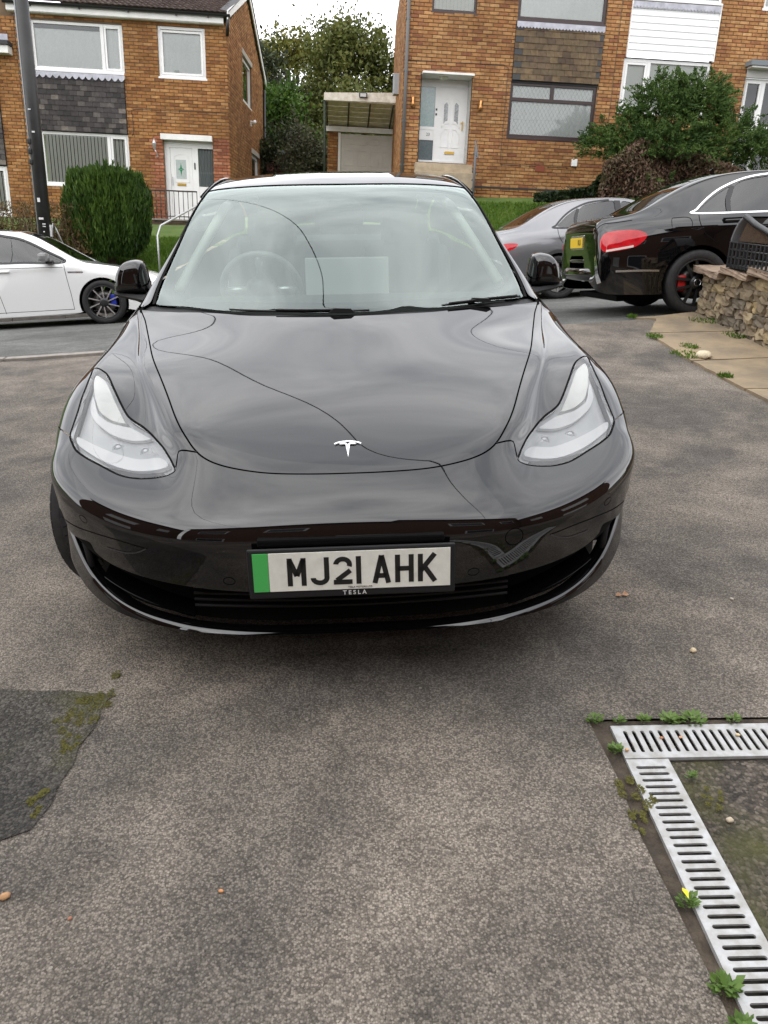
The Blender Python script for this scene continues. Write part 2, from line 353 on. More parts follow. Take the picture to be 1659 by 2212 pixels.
# ---------------------------------------------------------------- ground: drive, road, kerbs, path, lawns (drive coordinates, then tilted)
TW = TILT.to_4x4()
def y_edge(x): return 5.93+.09*x
def y_kerb(x): return 13.35+.09*x
def z_road(x, y): return .18+.045*(x-3.7)-.073*(y-6.45)
def z_drive(x, y):
    t = np.clip((y-2.8)/(y_edge(x)-2.8), 0, 1); return z_road(x, y_edge(x))*t**1.6
def toW(x, y, z): return TILT @ Vector((x, y, z))
def z_lawn(x, y):
    """bank rising from the far footpath to the houses (drive coordinates)"""
    k = y_kerb(x)+1.45; z0 = z_road(x, k)+.13
    hw = 1.42+1.0*(lambda t: t*t*(3-2*t))(np.clip((x+3.6)/3.8, 0, 1))+.03*np.clip(x-1, 0, 40)     # level wanted at the house fronts, world
    hg = hw-.0407*x-.0469*(19.6)
    t = np.clip((y-k)/(19.0-k), 0, 1); z = z0+(hg-z0)*(t**1.15)
    back = np.clip((y-30)/60, 0, 1); return z+back*back*(3-2*back)*9.0+.01*np.clip(y-19, 0, 11)
def zip_sheet(name, loops, zf, step, m, off=0., mw=TW, fine=None):
    L = [np.array(l, float) for l in loops]; lo = L[0].min(0); hi = L[0].max(0)
    gx, gy = np.meshgrid(np.arange(lo[0], hi[0], step)+step*.5, np.arange(lo[1], hi[1], step)+step*.5); g = np.stack([gx.ravel(), gy.ravel()], 1)
    ok = inpoly(g, L[0])
    for h in L[1:]: ok &= ~inpoly(g, h)
    g = g[ok]; pts = [Vector(p) for l in L for p in l]+[Vector(p) for p in g]; ed = []; b = 0
    for l in L: ed += [(b+i, b+(i+1) % len(l)) for i in range(len(l))]; b += len(l)
    r = delaunay_2d_cdt(pts, ed, [], 0, 1e-6); V = np.array([tuple(v) for v in r[0]]); F = [tuple(f) for f in r[2]]
    c = np.array([V[list(f)].mean(0) for f in F]); ok = inpoly(c, L[0])
    for h in L[1:]: ok &= ~inpoly(c, h)
    F = [f for f, o in zip(F, ok) if o]; F = [f if np.cross(V[f[1]]-V[f[0]], V[f[2]]-V[f[0]]) > 0 else f[::-1] for f in F]
    Z = zf(V[:, 0], V[:, 1])+off
    return struct(name, mesh(name, np.column_stack([V, Z]), F, True), m, mw)
def dense(P, d=.5):
    out = []
    for a, b in zip(P, P[1:]+P[:1]):
        n = max(1, int(math.hypot(b[0]-a[0], b[1]-a[1])/d)); out += [(a[0]+(b[0]-a[0])*i/n, a[1]+(b[1]-a[1])*i/n) for i in range(n)]
    return out
def asphalt(name, base, dark, light, agg=95., warm=None, stain=.9, rough=.86, bump=.5, moss=0.):
    m = bpy.data.materials.new(name); m.use_nodes = True; n = m.node_tree.nodes; l = m.node_tree.links; b = n['Principled BSDF']
    b.inputs['Roughness'].default_value = rough; b.inputs['Specular IOR Level'].default_value = .35
    tc = n.new('ShaderNodeTexCoord'); v = n.new('ShaderNodeTexVoronoi'); v.inputs['Scale'].default_value = agg; v.inputs['Randomness'].default_value = 1
    l.new(tc.outputs['Object'], v.inputs['Vector'])
    n2 = n.new('ShaderNodeTexNoise'); n2.inputs['Scale'].default_value = agg*1.7; n2.inputs['Detail'].default_value = 4; l.new(tc.outputs['Object'], n2.inputs['Vector'])
    nb = n.new('ShaderNodeTexNoise'); nb.inputs['Scale'].default_value = stain; nb.inputs['Detail'].default_value = 6; nb.inputs['Roughness'].default_value = .62; nb.inputs['Distortion'].default_value = .4; l.new(tc.outputs['Object'], nb.inputs['Vector'])
    nm = n.new('ShaderNodeTexNoise'); nm.inputs['Scale'].default_value = 5.5; nm.inputs['Detail'].default_value = 5; l.new(tc.outputs['Object'], nm.inputs['Vector'])
    # stones of different greys
    rs = n.new('ShaderNodeSeparateColor'); l.new(v.outputs['Color'], rs.inputs[0])
    r1 = n.new('ShaderNodeValToRGB'); e = r1.color_ramp.elements; e[0].position = 0; e[0].color = tuple(dark)+(1,); e[1].position = 1; e[1].color = tuple(light)+(1,)
    k = e.new(.5); k.color = tuple(base)+(1,); k2 = e.new(.92); k2.color = tuple(min(1, x*1.15) for x in light)+(1,)
    l.new(rs.outputs[0], r1.inputs[0])
    # pits between stones
    vd = n.new('ShaderNodeMapRange'); vd.inputs[1].default_value = .25; vd.inputs[2].default_value = .75; vd.inputs[3].default_value = 1.0; vd.inputs[4].default_value = .6; l.new(v.outputs['Distance'], vd.inputs[0])
    mp = n.new('ShaderNodeMix'); mp.data_type = 'RGBA'; mp.blend_type = 'MULTIPLY'; mp.inputs[0].default_value = 1; l.new(r1.outputs[0], mp.inputs[6]); l.new(vd.outputs[0], mp.inputs[7])
    # big stains / worn pale areas
    rb = n.new('ShaderNodeValToRGB'); rb.color_ramp.elements[0].position = .40; rb.color_ramp.elements[0].color = (.60, .59, .585, 1); rb.color_ramp.elements[1].position = .61; rb.color_ramp.elements[1].color = (1.20, 1.15, 1.08, 1) if warm is None else tuple(warm)+(1,)
    l.new(nb.outputs['Fac'], rb.inputs[0])
    m2 = n.new('ShaderNodeMix'); m2.data_type = 'RGBA'; m2.blend_type = 'MULTIPLY'; m2.inputs[0].default_value = 1; l.new(mp.outputs[2], m2.inputs[6]); l.new(rb.outputs[0], m2.inputs[7])
    rm = n.new('ShaderNodeMapRange'); rm.inputs[1].default_value = .3; rm.inputs[2].default_value = .7; rm.inputs[3].default_value = .8; rm.inputs[4].default_value = 1.2; l.new(nm.outputs['Fac'], rm.inputs[0])
    m3 = n.new('ShaderNodeMix'); m3.data_type = 'RGBA'; m3.blend_type = 'MULTIPLY'; m3.inputs[0].default_value = 1; l.new(m2.outputs[2], m3.inputs[6]); l.new(rm.outputs[0], m3.inputs[7])
    sv = n.new('ShaderNodeTexVoronoi'); sv.inputs['Scale'].default_value = 15; l.new(tc.outputs['Object'], sv.inputs['Vector'])
    sc = n.new('ShaderNodeSeparateColor'); l.new(sv.outputs['Color'], sc.inputs[0])
    th = n.new('ShaderNodeMath'); th.operation = 'MULTIPLY'; th.inputs[1].default_value = .085; l.new(sc.outputs[0], th.inputs[0])       # every cell its own spot radius
    lt_ = n.new('ShaderNodeMath'); lt_.operation = 'LESS_THAN'; l.new(sv.outputs['Distance'], lt_.inputs[0]); l.new(th.outputs[0], lt_.inputs[1])
    gt_ = n.new('ShaderNodeMath'); gt_.operation = 'GREATER_THAN'; gt_.inputs[1].default_value = .72; l.new(sc.outputs[1], gt_.inputs[0])
    an = n.new('ShaderNodeMath'); an.operation = 'MULTIPLY'; l.new(lt_.outputs[0], an.inputs[0]); l.new(gt_.outputs[0], an.inputs[1])
    sp_ = n.new('ShaderNodeMath'); sp_.operation = 'MULTIPLY'; sp_.inputs[1].default_value = .55; l.new(an.outputs[0], sp_.inputs[0])
    sr = n.new('ShaderNodeValToRGB'); sr.color_ramp.interpolation = 'CONSTANT'; sr.color_ramp.elements[0].color = (.04, .036, .032, 1); sr.color_ramp.elements[1].position = .6; sr.color_ramp.elements[1].color = (.36, .33, .29, 1); l.new(sc.outputs[2], sr.inputs[0])
    ms = n.new('ShaderNodeMix'); ms.data_type = 'RGBA'; l.new(sp_.outputs[0], ms.inputs[0]); l.new(m3.outputs[2], ms.inputs[6]); l.new(sr.outputs[0], ms.inputs[7])
    out = ms.outputs[2]
    if moss:
        rr = n.new('ShaderNodeValToRGB'); rr.color_ramp.elements[0].position = .52; rr.color_ramp.elements[0].color = (0, 0, 0, 1); rr.color_ramp.elements[1].position = .68; rr.color_ramp.elements[1].color = (moss, moss, moss, 1)
        nn = n.new('ShaderNodeTexNoise'); nn.inputs['Scale'].default_value = 3.1; nn.inputs['Detail'].default_value = 6; l.new(tc.outputs['Object'], nn.inputs['Vector']); l.new(nn.outputs['Fac'], rr.inputs[0])
        mm = n.new('ShaderNodeMix'); mm.data_type = 'RGBA'; l.new(rr.outputs[0], mm.inputs[0]); l.new(out, mm.inputs[6]); mm.inputs[7].default_value = (.075, .075, .02, 1); out = mm.outputs[2]
    l.new(out, b.inputs['Base Color'])
    bp = n.new('ShaderNodeBump'); bp.inputs['Strength'].default_value = bump; bp.inputs['Distance'].default_value = .006
    ad = n.new('ShaderNodeMath'); ad.operation = 'MULTIPLY_ADD'; ad.inputs[1].default_value = -1.0; l.new(v.outputs['Distance'], ad.inputs[0]); l.new(n2.outputs['Fac'], ad.inputs[2]); l.new(ad.outputs[0], bp.inputs['Height']); l.new(bp.outputs[0], b.inputs['Normal'])
    return m
m_drive = asphalt('drive tarmac', (.178, .158, .138), (.098, .087, .076), (.265, .238, .208), agg=215, bump=.6, stain=1.15)
m_road = asphalt('road tarmac', (.125, .127, .12), (.105, .107, .10), (.15, .152, .144), agg=70, warm=(1.12, 1.12, 1.1), stain=.35, bump=.3)
m_patch = asphalt('old dark tarmac', (.088, .081, .072), (.05, .046, .041), (.145, .134, .119), agg=150, stain=1.4, bump=.9, moss=.55)
m_yard = asphalt('mossy old yard', (.082, .07, .058), (.04, .036, .03), (.15, .13, .11), agg=100, stain=2.3, bump=.8, moss=.85)
m_soil = mat('damp soil', (.035, .027, .02), .95, var2=(.085, .065, .045), vscale=22, bump=.9, bscale=90)
m_conc = mat('weathered concrete kerb', (.24, .215, .19), .9, var=.22, vscale=9, bump=.3, bscale=70)
DRAIN = [(.697, -.160), (1.72, -.192), (1.715, -.326), (.8115, -.3005), (.772, -1.36), (.672, -1.36), (.694, -.295)]
SOIL = [(.648, -.128), (.80, -.131), (1.0, -.139), (1.74, -.165), (1.72, -.192), (.697, -.160), (.694, -.295), (.672, -1.36), (.632, -1.36), (.645, -.9), (.640, -.55), (.652, -.35)]
YARD = [(.8115, -.3005), (1.715, -.326), (1.74, -.165), (3.2, -.22), (3.2, -1.6), (.765, -1.6), (.772, -1.36)]
drive_loop = [(-14, -7), (14, -7)]+[(14, y) for y in np.arange(-6, 7, 1.)]+[(x, y_edge(x)) for x in np.arange(14, -14.1, -.5)]
hole = [(.648, -.128), (.80, -.131), (1.0, -.139), (1.74, -.165), (3.2, -.22), (3.2, -1.6), (.630, -1.6), (.632, -1.36), (.645, -.9), (.640, -.55), (.652, -.35)]
zip_sheet('driveway', [dense(drive_loop, 1.0), hole], z_drive, .35, m_drive)
zip_sheet('soil_gap', [SOIL], lambda x, y: 0*x-.007+.005*np.sin(60*x)*np.sin(47*y), .02, m_soil)
zip_sheet('old_yard_surface', [YARD], lambda x, y: 0*x-.006+.006*np.sin(9*x)*np.sin(7*y), .08, m_yard)
jit = random.Random(3)
pl = [(-2.6, .16), (-1.9, .135), (-1.45, .125), (-1.2, .112), (-1.06, .112), (-.95, .095), (-.85, .09), (-.78, .082), (-.722, .066), (-.735, .0), (-.728, -.08), (-.748, -.16), (-.735, -.23), (-.752, -.30), (-.742, -.38), (-.765, -.45), (-.82, -.485), (-.95, -.505), (-1.2, -.53), (-1.6, -.55), (-2.6, -.6)]
pl = [(x+jit.uniform(-.006, .006), y+jit.uniform(-.006, .006)) for x, y in dense(pl, .06)]
zip_sheet('old_tarmac_patch', [pl], lambda x, y: 0*x+.004, .12, m_patch)
road_loop = [(x, y_edge(x)) for x in np.arange(-70, 70.1, 1.)]+[(x, y_kerb(x)) for x in np.arange(70, -70.1, -1.)]
zip_sheet('road', [road_loop], z_road, 1.5, m_road)
zip_sheet('road_extension', [dense([(14, -7), (70, -7), (70, y_edge(70)), (14, y_edge(14))], 2.)], lambda x, y: np.where(y < y_edge(x), z_drive(x, y), 0), 2., mat('far garden', (.05, .075, .02), .95), off=-.01)
zip_sheet('side_garden', [dense([(-70, -7), (-14, -7), (-14, y_edge(-14)), (-70, y_edge(-70))], 2.)], lambda x, y: z_drive(x, y), 2., MATS['far garden'], off=-.01)
# strip of old tarmac edging and flat kerb stones where the drive meets the road
kerb = bpy.data.objects.new('kerb', None); COL.objects.link(kerb); kerb['kind'] = 'structure'; kerb.matrix_world = TW
ks = MB().box((0, 0, 0), (.905, .11, .2), None, .006).mesh('kerb_stone'); ks.materials.append(m_conc)
for i in range(-9, 3):
    x = i*.915-.9; y = y_edge(x)-.02
    if x > -.9: continue
    o = link('kerb_stone', ks, None, kerb); z = float(z_road(x, y))
    o.matrix_local = Matrix.Translation((x, y, z-.085+.012)) @ Matrix.Rotation(math.atan(.09), 4, 'Z') @ Matrix.Rotation(-math.atan(.041), 4, 'Y')
fk = bpy.data.objects.new('far_kerb', None); COL.objects.link(fk); fk['kind'] = 'structure'; fk.matrix_world = TW
for i in range(-12, 14):
    x = i*.915; y = y_kerb(x); o = link('kerb_stone', ks, None, fk); z = float(z_road(x, y))
    o.matrix_local = Matrix.Translation((x, y, z+.01)) @ Matrix.Rotation(math.atan(.09), 4, 'Z') @ Matrix.Rotation(-math.atan(.039), 4, 'Y')
m_path = asphalt('footpath tarmac', (.10, .098, .092), (.07, .068, .065), (.15, .146, .14), agg=60, stain=.6, bump=.3)
zip_sheet('footpath', [[(x, y_kerb(x)+.05) for x in np.arange(-60, 60.1, 1.)]+[(x, y_kerb(x)+1.5) for x in np.arange(60, -60.1, -1.)]], lambda x, y: z_road(x, y)+.105, 1., m_path)
m_lawn = mat('lawn soil and turf', (.045, .085, .012), .95, var2=(.085, .13, .022), vscale=1.7, bump=.6, bscale=40)
lawn = [(x, y_kerb(x)+1.48) for x in np.arange(-75, 75.1, 1.)]+[(75, 60), (75, 140), (-75, 140), (-75, 60)]
zip_sheet('lawn', [lawn], z_lawn, 1.25, m_lawn)
# ---------------------------------------------------------------- brick houses (house frame: x along the front, y into the house, z up)
def ramp_brick(name, cols, island, rough=.9):
    m = bpy.data.materials.new(name); m.use_nodes = True; n = m.node_tree.nodes; l = m.node_tree.links; b = n['Principled BSDF']; b.inputs['Roughness'].default_value = rough; b.inputs['Specular IOR Level'].default_value = .25
    g = n.new('ShaderNodeNewGeometry' if island else 'ShaderNodeObjectInfo'); o = g.outputs['Random Per Island' if island else 'Random']
    r = n.new('ShaderNodeValToRGB'); r.color_ramp.interpolation = 'LINEAR'; e = r.color_ramp.elements
    for i, c in enumerate(cols):
        p = i/(len(cols)-1)
        if i == 0: e[0].position = 0; e[0].color = tuple(c)+(1,)
        elif i == len(cols)-1: e[-1].position = 1; e[-1].color = tuple(c)+(1,)
        else: k = e.new(p); k.color = tuple(c)+(1,)
    l.new(o, r.inputs[0])
    tc = n.new('ShaderNodeTexCoord'); t = n.new('ShaderNodeTexNoise'); t.inputs['Scale'].default_value = 14; t.inputs['Detail'].default_value = 5
    l.new(g.outputs['Position'] if island else n.new('ShaderNodeNewGeometry').outputs['Position'], t.inputs['Vector'])
    big = n.new('ShaderNodeTexNoise'); big.inputs['Scale'].default_value = .9; big.inputs['Detail'].default_value = 4; l.new(n.new('ShaderNodeNewGeometry').outputs['Position'], big.inputs['Vector'])
    mr = n.new('ShaderNodeMapRange'); mr.inputs[1].default_value = .3; mr.inputs[2].default_value = .7; mr.inputs[3].default_value = .72; mr.inputs[4].default_value = 1.2; l.new(t.outputs['Fac'], mr.inputs[0])
    m2 = n.new('ShaderNodeMapRange'); m2.inputs[1].default_value = .35; m2.inputs[2].default_value = .65; m2.inputs[3].default_value = .78; m2.inputs[4].default_value = 1.1; l.new(big.outputs['Fac'], m2.inputs[0])
    mu = n.new('ShaderNodeMath'); mu.operation = 'MULTIPLY'; l.new(mr.outputs[0], mu.inputs[0]); l.new(m2.outputs[0], mu.inputs[1])
    mx = n.new('ShaderNodeMix'); mx.data_type = 'RGBA'; mx.blend_type = 'MULTIPLY'; mx.inputs[0].default_value = 1; l.new(r.outputs[0], mx.inputs[6]); l.new(mu.outputs[0], mx.inputs[7]); l.new(mx.outputs[2], b.inputs['Base Color'])
    bp = n.new('ShaderNodeBump'); bp.inputs['Strength'].default_value = .4; bp.inputs['Distance'].default_value = .006; l.new(t.outputs['Fac'], bp.inputs['Height']); l.new(bp.outputs[0], b.inputs['Normal'])
    return m
BUFF = [(0.326,0.157,0.053),(0.263,0.114,0.037),(0.367,0.190,0.073),(0.294,0.138,0.045),(0.179,0.074,0.029),(0.315,0.147,0.049),(0.389,0.209,0.086),(0.242,0.100,0.036),(0.304,0.142,0.052)]
BUFF2 = [(0.367,0.190,0.076),(0.294,0.138,0.052),(0.410,0.223,0.095),(0.326,0.162,0.062),(0.221,0.084,0.043),(0.357,0.180,0.071),(0.441,0.252,0.112),(0.273,0.114,0.046),(0.347,0.171,0.065)]
REDB = [(.33,.125,.062),(.27,.095,.05),(.37,.15,.08),(.30,.11,.055),(.23,.075,.04),(.40,.19,.11)]
MB_ = {}
for nm, c in (('buff', BUFF), ('buff2', BUFF2), ('red', REDB)):
    MB_[nm] = (ramp_brick('brick '+nm, c, False), ramp_brick('brickwork '+nm, c, True))
m_mortar = mat('brown mortar', (.13, .088, .052), .95, var=.25, vscale=3, bump=.3)
BL, BH = .243, .081
def rect_minus(x0, x1, holes):
    seg = [(x0, x1)]
    for a, b in holes:
        ns = []
        for s, e in seg:
            if b <= s or a >= e: ns.append((s, e)); continue
            if a > s: ns.append((s, a))
            if b < e: ns.append((b, e))
        seg = ns
    return [s for s in seg if s[1]-s[0] > .03]
_bricks = {}
def brick_mesh(w, m):
    k = (round(w, 2), m.name)
    if k not in _bricks:
        w = round(w, 2); h = BH-.011; d = .014; c = .004
        V = [(0, 0, 0), (w, 0, 0), (w, 0, h), (0, 0, h), (c, -d, c), (w-c, -d, c), (w-c, -d, h-c), (c, -d, h-c)]
        F = [(4, 5, 6, 7), (0, 1, 5, 4), (1, 2, 6, 5), (2, 3, 7, 6), (3, 0, 4, 7)]
        me = mesh('brick', V, F); me.materials.append(m); _bricks[k] = me
    return _bricks[k]
def brickwork(parent, x0, x1, z0, z1, holes, kind, M=None, single=None, redzone=None, top=None, seed=1, y=0.):
    """lay bricks on the plane y; holes (x0,x1,z0,z1); single(x,z) -> True builds that brick as its own part"""
    rng = random.Random(seed); M = M or Matrix.Identity(4); packs = {}; n = 0; row = 0; z = z0
    while z < z1-.02:
        hs = [(h[0], h[1]) for h in holes if h[2] < z+BH*.55 and h[3] > z+BH*.45]
        segs = rect_minus(x0, x1 if top is None else min(x1, top(z)), hs); off = (row % 2)*BL/2
        for s, e in segs:
            i = math.floor((s-off)/BL)
            while i*BL+off < e:
                a = max(s, i*BL+off); b = min(e, i*BL+off+BL-.011); i += 1
                if b-a < .03: continue
                k = 'red' if redzone and redzone(a, z) else kind
                dz = rng.uniform(-.0015, .0015); dy = rng.uniform(-.003, .003)
                if single and n < 300 and single(a, z):
                    o = link('brick', brick_mesh(b-a, MB_[k][0]), None, parent); o.matrix_local = M @ Matrix.Translation((a, y+dy, z+dz)); n += 1
                else:
                    w = b-a; h = BH-.011; d = .014; c = .004
                    p = packs.setdefault(k, MB())
                    V = [(0, 0, 0), (w, 0, 0), (w, 0, h), (0, 0, h), (c, -d, c), (w-c, -d, c), (w-c, -d, h-c), (c, -d, h-c)]
                    p.add([M @ Vector((a+v[0], y+dy+v[1], z+dz+v[2])) for v in V], [(4, 5, 6, 7), (0, 1, 5, 4), (1, 2, 6, 5), (2, 3, 7, 6), (3, 0, 4, 7)])
        row += 1; z += BH
    for k, p in packs.items(): p.build('brickwork', MB_[k][1], parent, kind='stuff')
    return n
def wall(parent, x0, x1, z0, z1, holes, m, M=None, y=.0, name='wall'):
    """mortar plane with openings and reveals"""
    xs = sorted({x0, x1}|{h[0] for h in holes}|{h[1] for h in holes}); zs = sorted({z0, z1}|{h[2] for h in holes}|{h[3] for h in holes})
    xs = [x for x in xs if x0 <= x <= x1]; zs = [z for z in zs if z0 <= z <= z1]; mb = MB(); M = M or Matrix.Identity(4)
    for i in range(len(xs)-1):
        for j in range(len(zs)-1):
            cx, cz = (xs[i]+xs[i+1])/2, (zs[j]+zs[j+1])/2
            if any(h[0] < cx < h[1] and h[2] < cz < h[3] for h in holes): continue
            mb.add([M @ Vector(p) for p in ((xs[i], y, zs[j]), (xs[i+1], y, zs[j]), (xs[i+1], y, zs[j+1]), (xs[i], y, zs[j+1]))], [(0, 1, 2, 3)])
    for h in holes:
        a, b, c, d = h[:4]
        for q in (((a, y, c), (a, y+.2, c), (a, y+.2, d), (a, y, d)), ((b, y, c), (b, y, d), (b, y+.2, d), (b, y+.2, c)), ((a, y, d), (a, y+.2, d), (b, y+.2, d), (b, y, d)), ((a, y, c), (b, y, c), (b, y+.2, c), (a, y+.2, c))):
            mb.add([M @ Vector(p) for p in q], [(0, 1, 2, 3)])
    return mb.build(name, m, parent)
silver = mat('lamp reflector silver', (.50, .51, .52), .28, .75)
upvc = mat('white upvc', (.74, .735, .72), .35, var=.05, vscale=2)
brownf = mat('dark brown frame', (.030, .013, .012), .35)
win_gl = glass('house window glass', (.92, .95, .94), 1.5, boost=1.6)
blind_m = mat('vertical blind', (.62, .62, .56), .9)
sheer_m = mat('pale net curtain', (.80, .82, .79), .9, var=.05, vscale=25)
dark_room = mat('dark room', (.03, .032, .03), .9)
lead_m = mat('lead flashing', (.36, .36, .40), .6, .1, var=.2, vscale=6)
black_pl = mat('black rainwater plastic', (.012, .012, .013), .35)
white_paint = mat('white paint', (.70, .69, .66), .55, var=.07, vscale=5)
def window(parent, x0, x1, z0, z1, m, bars_v=(), bars_h=(), fw=.06, M=None, y=.04, back='sheer', sill=True, sash=(), diamond=None):
    """window > frame pieces, panes, blind; bars_v: (x, z_from, z_to); bars_h: (z, x_from, x_to)"""
    w = link('window', None, None, parent); w.matrix_local = M or Matrix.Identity(4)
    f = MB(); d = .07
    for a, b in (((x0, y, z0), (x1, y+d, z0+fw*1.1)), ((x0, y, z1-fw), (x1, y+d, z1)), ((x0, y, z0+fw*1.1), (x0+fw, y+d, z1-fw)), ((x1-fw, y, z0+fw*1.1), (x1, y+d, z1-fw))): f.span(a, b)
    fr = f.build('frame', m, w)
    for (x, a, b) in bars_v: MB().span((x-fw*.6, y-.001, a), (x+fw*.6, y+d, b)).build('mullion', m, w)
    for (z, a, b) in bars_h: MB().span((a, y-.0015, z-fw*.5), (b, y+d, z+fw*.5)).build('transom', m, w)
    for (a, b, c, e) in sash:      # opening light with its own frame
        s_ = MB(); q = .05
        for p0, p1 in (((a, y-.012, c), (b, y+.03, c+q)), ((a, y-.012, e-q), (b, y+.03, e)), ((a, y-.012, c+q), (a+q, y+.03, e-q)), ((b-q, y-.012, c+q), (b, y+.03, e-q))): s_.span(p0, p1)
        s_.build('sash', m, w)
    vx = [x0+fw]+[v[0] for v in bars_v]+[x1-fw]
    MB().add([(x0+fw*.5, y+.035, z0+fw*.5), (x1-fw*.5, y+.035, z0+fw*.5), (x1-fw*.5, y+.035, z1-fw*.5), (x0+fw*.5, y+.035, z1-fw*.5)], [(0, 1, 2, 3)]).build('pane', win_gl, w)
    if sill: MB().span((x0-.03, y-.055, z0-.035), (x1+.03, y+.02, z0+.012), .004).build('sill', m, w)
    if back == 'blind':
        b = MB(); n = int((x1-x0)/.089)
        for i in range(n):
            a = x0+(x1-x0)*(i+.5)/n
            b.add([(a-.047, y+.085, z0), (a+.036, y+.055, z0), (a+.036, y+.055, z1), (a-.047, y+.085, z1)], [(0, 1, 2, 3)])
        b.build('blind', blind_m, w, kind='stuff')
    elif back == 'sheer':
        b = MB(); n = int((x1-x0)/.03); V = []
        for i in range(n+1):
            a = x0+(x1-x0)*i/n; V += [(a, y+.055+.005*math.sin(i*1.3), z0), (a, y+.055+.005*math.sin(i*1.3), z1)]
        b.add(V, [(2*i, 2*i+2, 2*i+3, 2*i+1) for i in range(n)], True); b.build('net_curtain', sheer_m, w)
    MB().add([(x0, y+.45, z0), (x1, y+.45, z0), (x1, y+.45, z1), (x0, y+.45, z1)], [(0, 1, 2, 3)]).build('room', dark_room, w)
    if diamond:
        dm_ = MB()
        for (a, b, c, e) in diamond:
            s_ = .1; k = -20
            for sg in (1, -1):
                for i in range(-10, 40):
                    xa = a+i*s_; pts = []
                    za, zb = c, e; xb = xa+sg*(e-c)*.62
                    t0, t1 = 0., 1.
                    if xb != xa:
                        ts = sorted(((a-xa)/(xb-xa), (b-xa)/(xb-xa))); t0 = max(0, ts[0]); t1 = min(1, ts[1])
                    if t1-t0 < .02: continue
                    p = [(xa+(xb-xa)*t, za+(zb-za)*t) for t in (t0, t1)]
                    dm_.add([(p[0][0]-.003, y+.028, p[0][1]), (p[0][0]+.003, y+.028, p[0][1]), (p[1][0]+.003, y+.028, p[1][1]), (p[1][0]-.003, y+.028, p[1][1])], [(0, 1, 2, 3)])
        dm_.build('leading', mat('window lead', (.45, .46, .46), .5, .3), w, kind='stuff')
    return w
def flashing(parent, x0, x1, z, h, n, y=-.05, deep=.5):
    V = []; F = []
    N = n*10
    for i in range(N+1):
        t = i/N; s_ = abs(math.sin(math.pi*t*n)); V += [(x0+(x1-x0)*t, y, z), (x0+(x1-x0)*t, y-.012, z-h*(deep+(1-deep)*s_))]
    F = [(2*i, 2*i+1, 2*i+3, 2*i+2) for i in range(N)]
    return MB().add(V, F).build('lead_flashing', lead_m, parent)
def hung_tiles(parent, x0, x1, z0, z1, rows, pitch, m, ends=None, seed=2, y=-.03):
    """rows of hung tiles, each tile a part"""
    rng = random.Random(seed); g = (z1-z0)/rows; ms = {}
    for r in range(rows):
        n = round((x1-x0)/pitch); p = (x1-x0)/n; off = (r % 2)*p/2
        cuts = sorted({x0, x1}|{x0+off+i*p for i in range(n+1) if x0 < x0+off+i*p < x1})
        for i, (a, b) in enumerate(zip(cuts, cuts[1:])):
            if b-a < .02: continue
            w = round(b-a-.004, 3)
            e = ends if ends and ((r % 2 == 0 and i == 0) or (r % 2 == 1 and i == len(cuts)-2)) else None
            mm = e or m; k = (w, mm.name)
            if k not in ms:
                h = g*1.02; t = .014
                V = [(0, -t-.012, 0), (w, -t-.012, 0), (w, -t, h), (0, -t, h), (0, -.008, 0), (w, -.008, 0), (w, 0, h), (0, 0, h)]
                me = mesh('tile', V, [(0, 1, 2, 3), (0, 4, 5, 1), (0, 3, 7, 4), (1, 5, 6, 2)]); me.materials.append(mm); ms[k] = me
            o = link('hung_tile', ms[k], None, parent); o.location = (a+.002, y+rng.uniform(-.003, .003), z0+r*g+rng.uniform(-.002, .002)); o.rotation_euler = (rng.uniform(-.012, .012), rng.uniform(-.006, .006), 0)
def house_root(name, label, o):
    mw = Matrix(((.9996, -.0284, 0, o[0]), (.0284, .9996, 0, o[1]), (0, 0, 1, 0), (0, 0, 0, 1)))
    return thing(name, label, 'house', mw)
tile_d = ramp_brick('slate hung tile', [(.035,.030,.030),(.05,.043,.042),(.028,.024,.024),(.10,.088,.08),(.042,.036,.036),(.06,.052,.05),(.15,.13,.11)], False, .7)
tile_b = ramp_brick('brown hung tile', [(.15,.105,.06),(.12,.085,.055),(.18,.125,.07),(.135,.10,.06),(.09,.062,.045),(.16,.11,.062)], False, .8)
tile_k = mat('black hung tile', (.028, .026, .027), .6)
# ---- left house
hl = house_root('brick_house', 'orange brick house with white windows and slate-hung panel behind white hatchback', (-4.5447, 21.3239))
XR = 1.53; SD = Vector((.057, .9984, 0))      # right corner, direction of the gable wall
sideM = Matrix(((SD.x, -SD.y, 0, XR), (SD.y, SD.x, 0, 0), (0, 0, 1, 0), (0, 0, 0, 1)))     # local x runs back along the gable, local -y faces out
sideM = Matrix(((SD.x, -SD.y, 0, XR), (SD.y, SD.x, 0, 0), (0, 0, 1, 0), (0, 0, 0, 1)))
H1 = [(-3.42, -1.13, 5.15, 6.27), (-3.44, -1.15, 3.71, 5.15), (-3.44, -1.15, 2.38, 3.71), (-.24, .97, 5.13, 6.31), (-.23, 1.08, 1.55, 3.64)]
wall(hl, -3.8, XR, .4, 6.45, H1, m_mortar)
brickwork(hl, -3.8, XR, .4, 6.42, H1, 'buff', single=lambda x, z: x > -1.2 and z > 3.9 or (x > -1.1 and z > 1.6 and x < -.2), redzone=lambda x, z: x > -.68 and z < 3.66, seed=4)
H2 = [(2.83, 4.8, 5.11, 6.40), (4.56, 6.4, 2.9, 3.88)]
class _T: pass
gable = lambda d: 6.38+min(d+.3, 8.2-d)*.385
wall(hl, 0, 7.9, .4, 6.42, H2, m_mortar, sideM)
g_ = MB(); g_.add([sideM @ Vector(p) for p in ((0, 0, 6.42), (7.9, 0, 6.42), (3.95, 0, 8.0))], [(0, 1, 2)]); g_.build('gable_wall', m_mortar, hl)
bk = MB()
